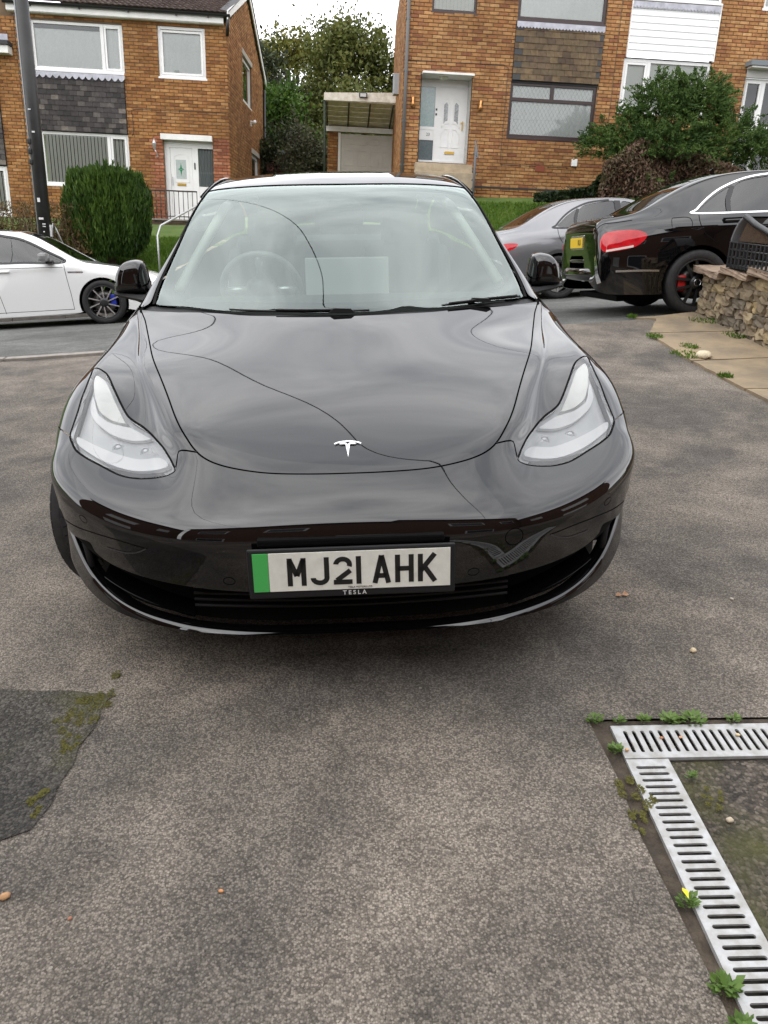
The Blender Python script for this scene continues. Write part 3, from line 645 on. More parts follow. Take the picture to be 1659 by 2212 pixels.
brickwork(hl, 0, 7.9, .4, 6.42, H2, 'buff', M=sideM, seed=5)
def gab(parent, Mx, seed):
    z = 6.46; p = MB(); row = 0; rng = random.Random(seed)
    while z < 7.85:
        a0 = (z-6.42)*2.5; a1 = 7.9-a0; x = a0+(row % 2)*.12
        while x < a1-.1:
            b = min(a1, x+BL-.011); w = b-x; h = BH-.011
            V = [(0, 0, 0), (w, 0, 0), (w, 0, h), (0, 0, h), (.004, -.014, .004), (w-.004, -.014, .004), (w-.004, -.014, h-.004), (.004, -.014, h-.004)]
            p.add([Mx @ Vector((x+v[0], v[1]+rng.uniform(-.001, .001), z+v[2])) for v in V], [(4, 5, 6, 7), (0, 1, 5, 4), (1, 2, 6, 5), (2, 3, 7, 6), (3, 0, 4, 7)]); x += BL
        z += BH; row += 1
    p.build('gable_brickwork', MB_['buff'][1], parent, kind='stuff')
gab(hl, sideM, 6)
window(hl, -3.42, -1.13, 5.15, 6.27, upvc, bars_v=[(-1.655, 5.2, 6.25)], sash=[(-1.60, -1.19, 5.21, 6.22)], back='sheer', fw=.07)
window(hl, -3.44, -1.15, 2.38, 3.70, upvc, bars_v=[(-1.675, 2.4, 3.68)], sash=[(-1.62, -1.21, 2.44, 3.64)], back='blind', fw=.07)
window(hl, -.24, .97, 5.13, 6.31, upvc, sash=[(-.17, .90, 5.2, 6.22)], back='sheer', fw=.07)
MB().span((-3.34, .078, 6.10), (-1.72, .09, 6.22)).build('roller_blind', mat('grey roller blind', (.12, .12, .12), .8), hl)
sw_ = window(hl, 2.83, 4.8, 5.11, 6.3, upvc, fw=.08, M=sideM, back='none')
sw_ = window(hl, 4.56, 6.4, 2.9, 3.8, upvc, fw=.08, M=sideM, back='none')
for a, b, z in ((2.7, 4.95, 6.33), (4.45, 6.5, 3.83)): MB().span((a, -.03, z), (b, .1, z+.14)).build('lintel', mat('stone lintel', (.34, .31, .26), .9, var=.1), hl).matrix_local = sideM
flashing(hl, -3.45, -1.13, 5.10, .15, 14, y=-.062)
MB().add([(-3.44, .012, 3.70), (-1.15, .012, 3.70), (-1.15, .012, 5.12), (-3.44, .012, 5.12)], [(0, 1, 2, 3)]).build('tile_backing', tile_k, hl)
hung_tiles(hl, -3.43, -1.16, 3.72, 5.06, 11, .19, tile_d, seed=8)
# roof: fascia, gutter, tiles, barge boards
MB().span((-3.9, -.22, 6.40), (1.48, -.19, 6.58)).build('fascia', white_paint, hl)
MB().span((-3.9, -.19, 6.385), (1.48, .0, 6.40)).build('soffit', white_paint, hl)
gq = [(x, -.275+.062*math.cos(a), 6.60+.062*math.sin(a)-.01) for x in (-3.95, 1.66) for a in np.linspace(math.pi, 2*math.pi, 9)]
MB().add(gq, [(i, i+1, 9+i+1, 9+i) for i in range(8)], True).build('gutter', black_pl, hl)
for x in (-3.3, -2.1, -.9, .3, 1.1): MB().span((x-.02, -.29, 6.50), (x+.02, -.215, 6.56)).build('gutter_bracket', black_pl, hl)
MB().tube([(1.60, -.27, 6.56), (1.58, -.20, 6.30), (1.56, -.1, 6.15)], .045, 10).build('gutter_outlet', black_pl, hl)
RS = math.atan(.385); rng = random.Random(12)
tl = bpy.data.meshes.new('x')
w_, h_ = .30, .36
V = []; nx = 8
for j, y_ in enumerate((0, h_)):
    for i in range(nx+1):
        t = i/nx; V.append((w_*t, y_, .018*math.sin(math.pi*t*2)**2*(1)+(.028 if j == 0 else 0)))
k0 = len(V)
for i in range(nx+1): V.append((w_*i/nx, 0, .018*math.sin(2*math.pi*i/nx)**2-.004))
me_t = mesh('roof_tile', V, [(i, i+1, nx+1+i+1, nx+1+i) for i in range(nx)]+[(k0+i, k0+i+1, i+1, i) for i in range(nx)])
me_t.materials.append(ramp_brick('brown roof tile', [(.10,.075,.065),(.085,.06,.052),(.12,.09,.078),(.09,.066,.058)], False, .8))
rmat = Matrix.Translation((0, -.30, 6.62)) @ Matrix.Rotation(RS, 4, 'X')
for r in range(9):
    for c in range(19):
        o = link('roof_tile', me_t, None, hl); o.matrix_local = rmat @ Matrix.Translation((-3.95+c*.29+(.145 if r % 2 else 0)*0, r*.30, .012+rng.uniform(0, .004))) @ Matrix.Rotation(R(-3.5), 4, 'X')
MB().add([rmat @ Vector(p) for p in ((-4, 0, 0), (1.62, 0, 0), (1.85, 4.6, 0), (-4, 4.6, 0))], [(0, 1, 2, 3)]).build('roof_slope', MATS.get('brown roof tile') or me_t.materials[0], hl)
MB().add([(-4, 4.0, 8.30), (1.85, 4.0, 8.30), (2.05, 8.6, 6.3), (-4, 8.6, 6.3)], [(0, 1, 2, 3)]).build('roof_slope', me_t.materials[0], hl)
bb = MB()
for a, b in (((-.30, 6.52), (4.0, 8.10)), ((4.0, 8.10), (8.3, 6.42))):
    for y0, y1, m_ in ((-.09, -.05, white_paint),):
        V = []
        for (d, z) in (a, b):
            for yy in (-.10, -.07):
                for dz in (-.04, .15): V.append(sideM @ Vector((d, yy, z+dz)))
        bb.add(V, [(0, 1, 5, 4), (2, 6, 7, 3), (0, 4, 6, 2), (1, 3, 7, 5), (0, 2, 3, 1), (4, 5, 7, 6)])
bb2 = MB().add([sideM @ Vector(p) for p in ((-.3, -.13, 6.66), (4.0, -.13, 8.26), (4.0, .1, 8.29), (-.3, .1, 6.69))], [(0, 1, 2, 3)]).add([sideM @ Vector(p) for p in ((4.0, -.13, 8.26), (8.35, -.13, 6.57), (8.35, .1, 6.6), (4.0, .1, 8.29))], [(0, 1, 2, 3)])
bb.build('barge_board', white_paint, hl); bb2.build('verge', mat('dark verge', (.03, .03, .032), .7), hl)
MB().tube([sideM @ Vector((7.85, -.07, 6.2)), sideM @ Vector((7.85, -.07, .6))], .05, 10).build('downpipe', black_pl, hl)
cm = MB().box(sideM @ Vector((4.44, -.02, 4.68)), (.06, .12, .16), None, .01); cm.tube([sideM @ Vector((4.44, -.05, 4.68)), sideM @ Vector((4.30, -.17, 4.72))], .055, 10)
cm.build('security_camera', upvc, hl)
# porch: canopy, door, side light, lantern
MB().span((-.28, -.16, 3.625), (1.08, .02, 3.765), .006).build('door_canopy', white_paint, hl)
MB().span((-.23, .10, 3.46), (1.08, .16, 3.64)).build('door_head', upvc, hl)
MB().span((-.23, .10, 1.6), (-.09, .17, 3.46)).build('door_jamb', upvc, hl)
MB().span((.50, .10, 1.6), (.66, .17, 3.46)).build('door_jamb', upvc, hl)
dr = link('front_door', None, None, hl)
MB().span((-.085, .115, 1.62), (.495, .165, 3.455)).build('leaf', upvc, dr)
def moulding(mb, poly, y, w=.018, d=.012):
    n = len(poly)
    for i in range(n):
        a, b = poly[i], poly[(i+1) % n]; L = math.hypot(b[0]-a[0], b[1]-a[1]); ang = math.atan2(b[1]-a[1], b[0]-a[0])
        mb.box(((a[0]+b[0])/2, y, (a[1]+b[1])/2), (L+w*.8, d, w), Matrix.Rotation(-ang, 3, 'Y'))
    return mb
mo = MB(); arch = [(.01, 2.60), (.40, 2.60), (.40, 3.20)]+[(.205+.195*math.cos(a), 3.20+.10*math.sin(a)) for a in np.linspace(0, math.pi, 9)[1:-1]]+[(.01, 3.20)]
moulding(mo, arch, .112); moulding(mo, [(.01, 1.72), (.40, 1.72), (.40, 2.36), (.01, 2.36)], .112); mo.build('moulding', upvc, dr)
MB().add([(.055, .110, 2.68), (.33, .110, 2.68), (.33, .110, 3.16), (.055, .110, 3.16)], [(0, 1, 2, 3)]).build('door_glass', mat('obscured door glass', (.42, .47, .45), .15, spec=.8, var=.1, vscale=40), dr)
sx, sz = .19, 2.92; star = [(sx, sz+.17), (sx+.025, sz+.03), (sx+.095, sz), (sx+.025, sz-.03), (sx, sz-.17), (sx-.025, sz-.03), (sx-.095, sz), (sx-.025, sz+.03)]
MB().prism(star, -.0015, .0015, Matrix.Translation((0, .107, 0)) @ Matrix.Rotation(R(90), 4, 'X') ).build('green_star', mat('green stained glass', (.02, .20, .085), .2), dr)
for zz in (2.80, 2.92, 3.04): MB().span((.055, .105, zz-.003), (.33, .109, zz+.003)).build('leading', mat('window lead', (.45, .46, .46), .5, .3), dr)
MB().span((.07, .10, 2.50), (.31, .118, 2.57), .006).build('letter_plate', mat('brass', (.62, .40, .10), .3, .85), dr)
MB().span((-.06, .085, 2.50), (-.045, .11, 2.72), .004).build('handle', silver, dr)
MB().span((.55, .085, 2.93), (.585, .10, 3.10), .006).build('doorbell', black_pl, hl)
sl_ = link('side_light', None, None, hl)
MB().span((.66, .11, 1.6), (1.08, .16, 2.50)).build('lower_panel', upvc, sl_)
MB().add([(.66, .12, 2.5), (1.08, .12, 2.5), (1.08, .12, 3.52), (.66, .12, 3.52)], [(0, 1, 2, 3)]).build('pane', win_gl, sl_)
cv = MB(); V = []
for i in range(31): V += [(.66+.42*i/30, .20+.02*math.sin(i*1.1), 2.5), (.66+.42*i/30, .20+.02*math.sin(i*1.1), 3.52)]
cv.add(V, [(2*i, 2*i+2, 2*i+3, 2*i+1) for i in range(30)], True).build('curtain', mat('grey curtain', (.30, .33, .33), .9), sl_)
MB().add([(-.23, .17, 1.55), (1.08, .17, 1.55), (1.08, .5, 1.55), (-.23, .5, 1.55)], [(0, 1, 2, 3)]).build('threshold', dark_room, hl)
ln = link('wall_lantern', None, None, hl)
lm = mat('silver lantern', (.55, .55, .57), .35, .6)
MB().tube([(-.40, -.01, 3.26), (-.40, -.08, 3.22), (-.41, -.13, 3.30), (-.44, -.14, 3.36)], .012, 8).lathe([(.001, .0), (.03, .02), (.025, .05), (.001, .06)], 12, Matrix.Translation((-.40, -.03, 3.18))).build('bracket', lm, ln)
MB().lathe([(.001, 0), (.03, .02), (.055, .15), (.06, .16), (.03, .21), (.008, .25), (.001, .30)], 8, Matrix.Translation((-.45, -.14, 3.36))).build('lantern_head', lm, ln)
MB().tube([(-1.0, -.012, 4.15), (-1.02, -.012, 4.30), (-.9, -.012, 4.33), (1.35, -.012, 4.35), (1.53, -.012, 4.33)], .008, 6).build('wall_cable', black_pl, hl)
MB().tube([(-1.0, -.012, 4.15), (-1.0, -.012, 3.75), (-1.05, -.012, 3.68)], .008, 6).build('wall_cable', black_pl, hl)
# ---- attached neighbour at the far left
hn = house_root('brick_house', 'neighbouring orange brick house cut off at the left edge behind the black pole', (-4.5447, 21.3239))
H3 = [(-6.6, -4.40, 1.52, 2.79), (-6.6, -4.38, 2.79, 5.0)]
wall(hn, -10.5, -3.81, .0, 6.9, H3, m_mortar, y=.03)
brickwork(hn, -10.5, -3.82, .0, 6.3, H3, 'buff', seed=14, y=.03, single=lambda x, z: x > -4.6)
window(hn, -6.6, -4.40, 1.52, 2.78, upvc, sash=[(-4.95, -4.46, 1.6, 2.72)], fw=.07, back='blind', y=.05)
MB().add([(-6.6, .03, 2.79), (-4.38, .03, 2.79), (-4.38, .03, 5.0), (-6.6, .03, 5.0)], [(0, 1, 2, 3)]).build('tile_backing', tile_k, hn)
hung_tiles(hn, -5.4, -4.39, 2.82, 4.98, 17, .19, tile_d, seed=9, y=-.01)
MB().span((-7, -.30, 5.42), (-3.93, .02, 5.60), .01).build('eaves_fascia', white_paint, hn)
MB().span((-7, -.36, 5.60), (-3.9, .0, 5.70), .01).build('eaves_tile_edge', mat('dark verge', (.03, .03, .032), .7), hn)
MB().span((-7, -.02, 5.70), (-4.0, .02, 5.90)).build('lead_flashing', lead_m, hn)
# ---- right-hand house with the dark framed windows
hr = house_root('brick_house', 'buff brick house number 23 with dark brown windows and white panelled door', (4.3647, 19.3549))
XL = -2.87; RD = Vector((.0624, .998, 0))
rsM = Matrix(((-RD.x, RD.y, 0, XL), (-RD.y, -RD.x, 0, 0), (0, 0, 1, 0), (0, 0, 0, 1)))   # local x runs towards the viewer, -y faces left
rsM = Matrix(((-RD.x, RD.y, 0, XL+RD.x*7.6), (-RD.y, -RD.x, 0, RD.y*7.6), (0, 0, 1, 0), (0, 0, 0, 1)))
H4 = [(-2.24, -1.16, 6.5, 7.7), (-.15, 2.05, 6.44, 7.8), (-.17, 2.04, 5.12, 6.44), (-.18, 2.03, 3.86, 5.12), (-2.42, -1.15, 3.2, 5.16)]
wall(hr, XL, 2.42, 1.2, 8.0, H4, m_mortar)
brickwork(hr, XL, 2.40, 2.69, 7.4, H4, 'buff2', single=lambda x, z: z < 5.5 and (x < -.2 or z < 3.9) and z > 2.9, seed=21)
brickwork(hr, XL, 2.40, 1.3, 2.64, [], 'buff2', seed=22, y=-.03)
MB().span((XL-.02, -.05, 2.645), (2.41, .0, 2.69)).build('damp_course', mat('dark slate course', (.03, .028, .026), .8), hr)
wall(hr, 0, 7.6, 1.2, 8.0, [], m_mortar, rsM, name='side_wall')
brickwork(hr, 0, 7.6, 1.3, 7.6, [], 'buff2', M=rsM, seed=23)
window(hr, -2.24, -1.16, 6.5, 7.7, brownf, fw=.05, back='blind')
window(hr, -.15, 2.05, 6.44, 7.8, brownf, fw=.075, back='sheer')
window(hr, -.18, 2.03, 3.86, 5.12, brownf, bars_v=[(.90, 4.75, 5.08)], bars_h=[(4.735, -.15, 2.0)], fw=.075, back='sheer', diamond=[(-.11, .86, 4.78, 5.05), (.95, 1.96, 4.78, 5.05), (-.11, 1.96, 3.94, 4.69)])
flashing(hr, -.16, 2.04, 6.40, .14, 27, y=-.062, deep=.75)
MB().add([(-.17, .012, 5.10), (2.04, .012, 5.10), (2.04, .012, 6.44), (-.17, .012, 6.44)], [(0, 1, 2, 3)]).build('tile_backing', tile_k, hr)
hung_tiles(hr, -.17, 2.04, 5.15, 6.36, 9, .20, tile_b, ends=tile_k, seed=31)
MB().span((-2.41, -.22, 5.145), (-1.14, .02, 5.195), .004).build('door_canopy', white_paint, hr)
MB().add([(-2.41, -.2, 5.143), (-1.14, -.2, 5.143), (-1.14, .5, 5.143), (-2.41, .5, 5.143)], [(0, 1, 2, 3)]).build('porch_ceiling', white_paint, hr)
for x in (-2.405, -1.165):
    MB().add([(x, .0, 3.2), (x, .5, 3.2), (x, .5, 5.15), (x, .0, 5.15)], [(0, 1, 2, 3)]).build('porch_cheek', mat('porch cheek', (.45, .44, .42), .7), hr)
MB().lathe([(.001, -.05), (.10, -.05), (.12, 0)], 20, Matrix.Translation((-1.85, .15, 5.14))).build('ceiling_lamp', mat('opal glass', (.7, .68, .6), .3), hr)
YD = .42
dr = link('front_door', None, None, hr)
MB().span((-1.90, YD, 3.28), (-1.22, YD+.05, 4.98)).build('leaf', upvc, dr)
mo = MB()
for s_ in (-1, 1):
    cx = -1.565
    P = lambda x, z: (cx+s_*x, z)
    moulding(mo, [P(.05, 4.16), P(.05, 4.62), P(.09, 4.72), P(.16, 4.70), P(.23, 4.60), P(.23, 4.06), P(.14, 4.14)], YD-.004)
    moulding(mo, [P(.05, 3.60), P(.05, 4.02), P(.14, 4.02), P(.23, 3.92), P(.23, 3.60)], YD-.004)
    MB().prism([P(.085, 4.22), P(.085, 4.58), P(.12, 4.64), P(.185, 4.58), P(.185, 4.14), P(.14, 4.20)][::-s_], -.002, .002, Matrix.Translation((0, YD-.004, 0)) @ Matrix.Rotation(R(90), 4, 'X')).build('door_glass', mat('patterned door glass', (.16, .17, .18), .15, spec=.8, var2=(.42, .43, .43), vscale=28), dr)
mo.build('moulding', upvc, dr)
MB().span((-1.68, YD-.02, 3.44), (-1.43, YD, 3.51), .006).build('letter_plate', MATS['brass'], dr)
MB().span((-1.275, YD-.03, 4.0), (-1.25, YD, 4.22), .004).build('handle', MATS['brass'], dr)
MB().span((-1.31, YD-.05, 4.17), (-1.25, YD-.02, 4.19), .004).build('handle_lever', MATS['brass'], dr)
fr = MB()
for a, b in (((-2.41, YD, 4.96), (-1.16, YD+.07, 5.13)), ((-2.41, YD-.03, 3.2), (-1.16, YD+.08, 3.28)), ((-1.985, YD, 3.28), (-1.90, YD+.07, 4.96)), ((-1.22, YD, 3.28), (-1.165, YD+.07, 4.96)), ((-2.41, YD, 3.99), (-1.985, YD+.07, 4.06)), ((-2.41, YD+.01, 3.75), (-1.985, YD+.05, 3.99))): fr.span(a, b)
fr.build('door_frame', upvc, hr)
obs = mat('frosted side glass', (.26, .34, .34), .12, spec=.8, var2=(.36, .44, .43), vscale=26)
MB().add([(-2.41, YD+.03, 4.06), (-1.985, YD+.03, 4.06), (-1.985, YD+.03, 4.96), (-2.41, YD+.03, 4.96)], [(0, 1, 2, 3)]).build('side_pane', obs, hr)
MB().add([(-2.41, YD+.03, 3.28), (-1.985, YD+.03, 3.28), (-1.985, YD+.03, 3.75), (-2.41, YD+.03, 3.75)], [(0, 1, 2, 3)]).build('side_pane', mat('dark frosted glass', (.10, .13, .14), .12, spec=.8, var2=(.15, .18, .19), vscale=26), hr)
tn = text_mesh('23', .10, extrude=.002); tn.transform(Matrix.Translation((-2.13, YD+.004, 3.88)) @ Matrix.Rotation(R(90), 4, 'X')); link('house_number', tn, mat('grey numerals', (.10, .10, .11), .4), hr)
for z in (4.46, 4.35): MB().box((-1.945, YD-.008, z), (.04, .02, .05), None, .008).build('doorbell', black_pl, hr)
cop = mat('copper lamp', (.55, .27, .10), .3, .85)
for x in (-2.61, -.92):
    MB().lathe([(.001, 0), (.05, .0), (.035, .09), (.028, .13), (.045, .22), (.001, .22)], 14, Matrix.Translation((x, -.07, 4.42))).build('wall_lamp', cop, hr)
# steps up to the door, downpipe, vents, boxes
for i, (z0, z1, y) in enumerate(((2.98, 3.16, -.25), (2.72, 2.94, -.55))):
    MB().span((-2.50, y, z0-.4), (-1.05, .1, z1), .01).build('door_step', mat('stone step', (.36, .29, .20), .9, var=.2, vscale=5), hr)
MB().tube([(XL+.06, -.06, 8), (XL+.06, -.06, 1.9)], .045, 10).build('downpipe', mat('grey downpipe', (.10, .095, .09), .5), hr)
for z in (3.1, 4.1, 5.2, 6.3): MB().box((XL+.06, -.05, z), (.12, .08, .05), None, .01).build('pipe_clip', MATS['grey downpipe'], hr)
MB().span((.63, -.03, 3.10), (.87, .0, 3.24)).build('air_brick', mat('terracotta vent', (.20, .05, .025), .9), hr)
MB().span((1.56, -.08, 3.26), (1.70, .0, 3.43), .01).build('meter_box', upvc, hr)
MB().tube([(-2.8, -.012, 5.42), (-.4, -.012, 5.46), (-.28, -.012, 5.40), (-.30, -.012, 3.3), (-.28, -.012, 3.22), (1.5, -.012, 3.22)], .008, 6).build('wall_cable', black_pl, hr)
MB().tube([(-2.8, -.02, 7.4), (-2.79, -.03, 7.0)], .01, 6).build('wall_cable', black_pl, hr)
mbx = MB().box(rsM @ Vector((5.2, -.08, 5.3)), (.16, .35, .5), None, .01).build('meter_box', mat('grey meter box', (.33, .35, .37), .5), hr)
# ---- attached neighbour on the right with white cladding
hw = house_root('brick_house', 'brick house with white clad panel behind the big conifer bush', (4.3647, 19.3549))
H5 = [(2.66, 4.92, 5.80, 7.0), (2.63, 4.90, 4.58, 5.80), (5.86, 7.6, 3.0, 5.74), (2.66, 4.92, 7.03, 7.8), (6.0, 7.2, 7.0, 7.8)]
wall(hw, 2.35, 9.5, 1.2, 8.0, H5, m_mortar, y=.02)
brickwork(hw, 2.405, 9.5, 1.4, 7.5, H5, 'buff2', seed=41, y=.02, single=lambda x, z: z > 4.4 and x < 6.1)
for i in range(8):
    z = 5.82+i*.1475
    o = MB(); o.add([(2.68, -.03, z), (4.9, -.03, z), (4.9, -.012, z+.1475), (2.68, -.012, z+.1475), (2.68, .0, z), (4.9, .0, z)], [(0, 1, 2, 3), (0, 4, 5, 1)]); o.build('cladding_board', mat('white cladding', (.78, .78, .78), .4), hw)
MB().span((2.655, -.045, 5.80), (2.68, .02, 7.0)).build('cladding_trim', upvc, hw); MB().span((4.9, -.045, 5.80), (4.925, .02, 7.0)).build('cladding_trim', upvc, hw)
flashing(hw, 2.68, 4.9, 6.995, .15, 26, y=-.05, deep=.7)
window(hw, 2.63, 4.90, 4.58, 5.78, upvc, bars_v=[(3.30, 4.6, 5.76)], sash=[(2.70, 3.25, 4.66, 5.70)], fw=.07, back='blind', y=.05)
window(hw, 2.66, 4.92, 7.06, 7.8, upvc, fw=.06, back='sheer', y=.05)
window(hw, 6.0, 7.2, 7.02, 7.8, upvc, fw=.06, back='sheer', y=.05)
MB().span((5.78, -.30, 5.74), (8.0, .05, 5.86), .01).build('porch_roof', mat('grey felt', (.16, .18, .19), .8), hw)
MB().span((5.84, -.26, 5.70), (8.0, .05, 5.742)).build('porch_fascia', white_paint, hw)
MB().span((5.86, .0, 5.52), (7.6, .1, 5.70)).build('porch_head', mat('porch cheek', (.45, .44, .42), .7), hw)
window(hw, 5.88, 7.5, 3.2, 5.52, upvc, bars_v=[(6.42, 3.2, 5.5)], bars_h=[(4.40, 5.9, 7.5)], fw=.08, back='none', y=.12, sash=[(5.94, 6.36, 4.46, 5.46)])
# ---------------------------------------------------------------- plants
def leafmat(name, cols, rough=.6, trans=.25):
    m = bpy.data.materials.new(name); m.use_nodes = True; n = m.node_tree.nodes; l = m.node_tree.links; b = n['Principled BSDF']; b.inputs['Roughness'].default_value = rough; b.inputs['Specular IOR Level'].default_value = .25
    g = n.new('ShaderNodeNewGeometry'); r = n.new('ShaderNodeValToRGB'); e = r.color_ramp.elements
    for i, c in enumerate(cols):
        if i == 0: e[0].position = 0; e[0].color = tuple(c)+(1,)
        elif i == len(cols)-1: e[-1].position = 1; e[-1].color = tuple(c)+(1,)
        else: k = e.new(i/(len(cols)-1)); k.color = tuple(c)+(1,)
    big = n.new('ShaderNodeTexNoise'); big.inputs['Scale'].default_value = 1.6; big.inputs['Detail'].default_value = 3; l.new(g.outputs['Position'], big.inputs['Vector'])
    mx = n.new('ShaderNodeMath'); mx.operation = 'MULTIPLY_ADD'; mx.inputs[1].default_value = .55; l.new(g.outputs['Random Per Island'], mx.inputs[0])
    s = n.new('ShaderNodeMapRange'); s.inputs[1].default_value = .3; s.inputs[2].default_value = .7; s.inputs[3].default_value = 0; s.inputs[4].default_value = .45; l.new(big.outputs['Fac'], s.inputs[0]); l.new(s.outputs[0], mx.inputs[2])
    l.new(mx.outputs[0], r.inputs[0]); l.new(r.outputs[0], b.inputs['Base Color'])
    t = n.new('ShaderNodeBsdfTranslucent'); l.new(r.outputs[0], t.inputs[0]); ms = n.new('ShaderNodeMixShader'); ms.inputs[0].default_value = trans
    l.new(b.outputs[0], ms.inputs[1]); l.new(t.outputs[0], ms.inputs[2]); l.new(ms.outputs[0], n['Material Output'].inputs[0])
    return m
NR = np.random.RandomState(5)
def unit(a): return a/np.maximum(np.linalg.norm(a, axis=-1, keepdims=True), 1e-9)
def leaves(name, C, A, B, m, parent, kind=None):
    """diamond leaves: centre, half-length vector, half-width vector"""
    n = len(C); V = np.stack([C-A, C+B, C+A, C-B], 1).reshape(-1, 3)
    me = bpy.data.meshes.new(name); me.vertices.add(4*n); me.vertices.foreach_set('co', V.ravel()); me.loops.add(4*n); me.loops.foreach_set('vertex_index', np.arange(4*n)); me.polygons.add(n); me.polygons.foreach_set('loop_start', np.arange(n)*4)
    me.update(); me.validate(); return link(name, me, m, parent, kind=kind)
def rand_leaves(C, size, asp=.5, drift=None, k=1.):
    n = len(C); d = unit(NR.normal(size=(n, 3))+(0 if drift is None else np.asarray(drift)*k)); o = unit(np.cross(d, NR.normal(size=(n, 3)))); s = size*(.6+.8*NR.rand(n, 1)); return d*s, o*s*asp
bark = mat('brown bark', (.07, .05, .035), .95, var=.4, vscale=8, bump=.8, bscale=30)
def tree(name, label, base, h, cz, rad, leafm, n=8000, clumps=60, size=.085, trunk=.13, wispy=0, seed=1, group='trees behind the houses'):
    """base (x,y,z), total height h, crown centre height cz and radii; leaves in clumps round the ends of limbs"""
    rs = np.random.RandomState(seed); t = thing(name, label, 'tree', Matrix.Translation(base), group)
    tm = MB(); top = h*.72; pts = [(0, 0, -.3)]+[(rs.uniform(-.1, .1)*i, rs.uniform(-.1, .1)*i, top*i/5) for i in range(1, 6)]
    tm.tube(pts, [trunk*(1-.15*i) for i in range(6)], 8)
    tr = tm.build('trunk', bark, t); cen = []
    lm = MB()
    for i in range(clumps):
        a = rs.rand()*2*math.pi; zz = rs.uniform(-1, 1); r = (rs.rand()**.4)*math.sqrt(max(.02, 1-zz*zz))
        c = np.array([r*math.cos(a)*rad[0], r*math.sin(a)*rad[1], cz+zz*rad[2]]); cen.append(c)
        if i < 26:
            z0 = max(h*.12, min(top*.95, c[2]-.45*abs(c[2]-h*.2)*.6-rs.rand()*.6)); p0 = np.array([0, 0, z0]); mid = (p0+c)/2+np.array([0, 0, .12*h*rs.rand()])
            lm.tube([p0, mid, c], [trunk*.42, trunk*.26, trunk*.08], 5)
    lm.build('limbs', bark, tr, kind='stuff')
    cen = np.array(cen); k = rs.randint(0, clumps, n); sp = .34*np.mean(rad)*(.5+rs.rand(clumps))[k][:, None]
    P = cen[k]+rs.normal(size=(n, 3))*sp*np.array([.62, .62, .42])
    if wispy:
        w = MB()
        for i in range(wispy):
            c = np.array([rs.uniform(-.75, .75)*rad[0], rs.uniform(-.5, .5)*rad[1], cz+rad[2]*(.45+.35*rs.rand())]); e = c+np.array([rs.uniform(-.35, .35), rs.uniform(-.3, .3), .5+.75*rs.rand()])
            w.tube([c, (c+e)/2+rs.normal(size=3)*.05, e], [.022, .014, .006], 4)
            q = c+(e-c)*rs.rand(70, 1)**.8; P = np.vstack([P, q+rs.normal(size=(70, 3))*.14])
        w.build('twigs', bark, tr, kind='stuff')
    A, B = rand_leaves(P, size, .55, (0, 0, -.3), .6); leaves('crown', P, A, B, leafm, t)
    return t
L_dark = leafmat('dark leaves', [(.02,.026,.014),(.032,.042,.02),(.05,.062,.028),(.075,.085,.04)])
L_olive = leafmat('olive leaves', [(.045,.058,.014),(.075,.09,.02),(.115,.125,.028),(.17,.155,.04)])
L_yel = leafmat('yellowing leaves', [(.05,.06,.012),(.09,.10,.016),(.14,.135,.022),(.20,.16,.03)])
L_green = leafmat('bright leaves', [(.02,.045,.008),(.04,.085,.012),(.07,.13,.018),(.10,.17,.025)])
L_grey = leafmat('grey shrub leaves', [(.03,.036,.02),(.06,.066,.035),(.10,.10,.055),(.13,.12,.07)])
tree('dark_tree', 'dark leafed tree at the left of the gap, beside the gable', (-4.0, 35, 2.9), 5.9, 3.2, (2.0, 1.6, 2.5), L_dark, 9000, 60, .095, .16, 5, 3)
tree('yellowing_tree', 'yellow-green tree right of the dark tree, in the middle distance', (-2.3, 39, 3.3), 7.0, 3.9, (2.2, 1.8, 2.6), L_yel, 12000, 70, .095, .18, 9, 4)
tree('tall_tree', 'tallest olive tree with wispy twigs reaching into the sky', (.35, 36, 3.1), 7.3, 3.9, (2.1, 1.8, 2.7), L_olive, 14000, 76, .09, .2, 34, 5)
tree('olive_tree', 'olive tree touching the right-hand house above the garage', (2.5, 36, 3.1), 6.2, 3.2, (1.8, 1.6, 2.4), L_olive, 9000, 60, .09, .17, 8, 6)
tree('green_conifer', 'bright green pointed tree in front, beside the gable wall', (-2.3, 31, 2.6), 4.3, 2.0, (1.25, 1.0, 1.9), L_green, 10000, 50, .08, .12, 6, 7)
tree('dark_tree', 'small dark tree below the bright green pointed tree', (-1.9, 28.6, 2.4), 2.8, 1.3, (1.2, .9, 1.05), L_dark, 6000, 36, .07, .08, 0, 8)
tree('grey_shrub', 'grey-green shrub left of the garage, in front of the trees', (-.95, 27.2, 2.3), 2.3, 1.1, (1.0, .8, .95), L_grey, 7000, 40, .055, .06, 8, 9)
tree('olive_tree', 'olive tree directly above the garage canopy', (.6, 33, 2.9), 4.3, 2.1, (1.6, 1.2, 1.8), L_olive, 8000, 46, .085, .14, 6, 10)
tree('olive_tree', 'far tree behind the dark tree and the gable', (-5.2, 44, 4.2), 5.4, 2.9, (2.3, 2, 2.1), L_olive, 6000, 50, .11, .18, 6, 11)
def far_wood():
    P = []
    for i in range(46):
        x = -34+i*1.5+NR.uniform(-.6, .6); y = 58+NR.uniform(-5, 5); z = 5.0+NR.uniform(0, 1.6); P.append(np.array([x, y, z])+NR.normal(size=(420, 3))*np.array([1.5, 1.2, 1.5]))
    P = np.vstack(P); A, B = rand_leaves(P, .16, .6); o = leaves('far_wood', P, A, B, L_olive, None, 'stuff'); o['label'] = 'distant wood filling the gap behind the trees'; o['category'] = 'wood'
far_wood()
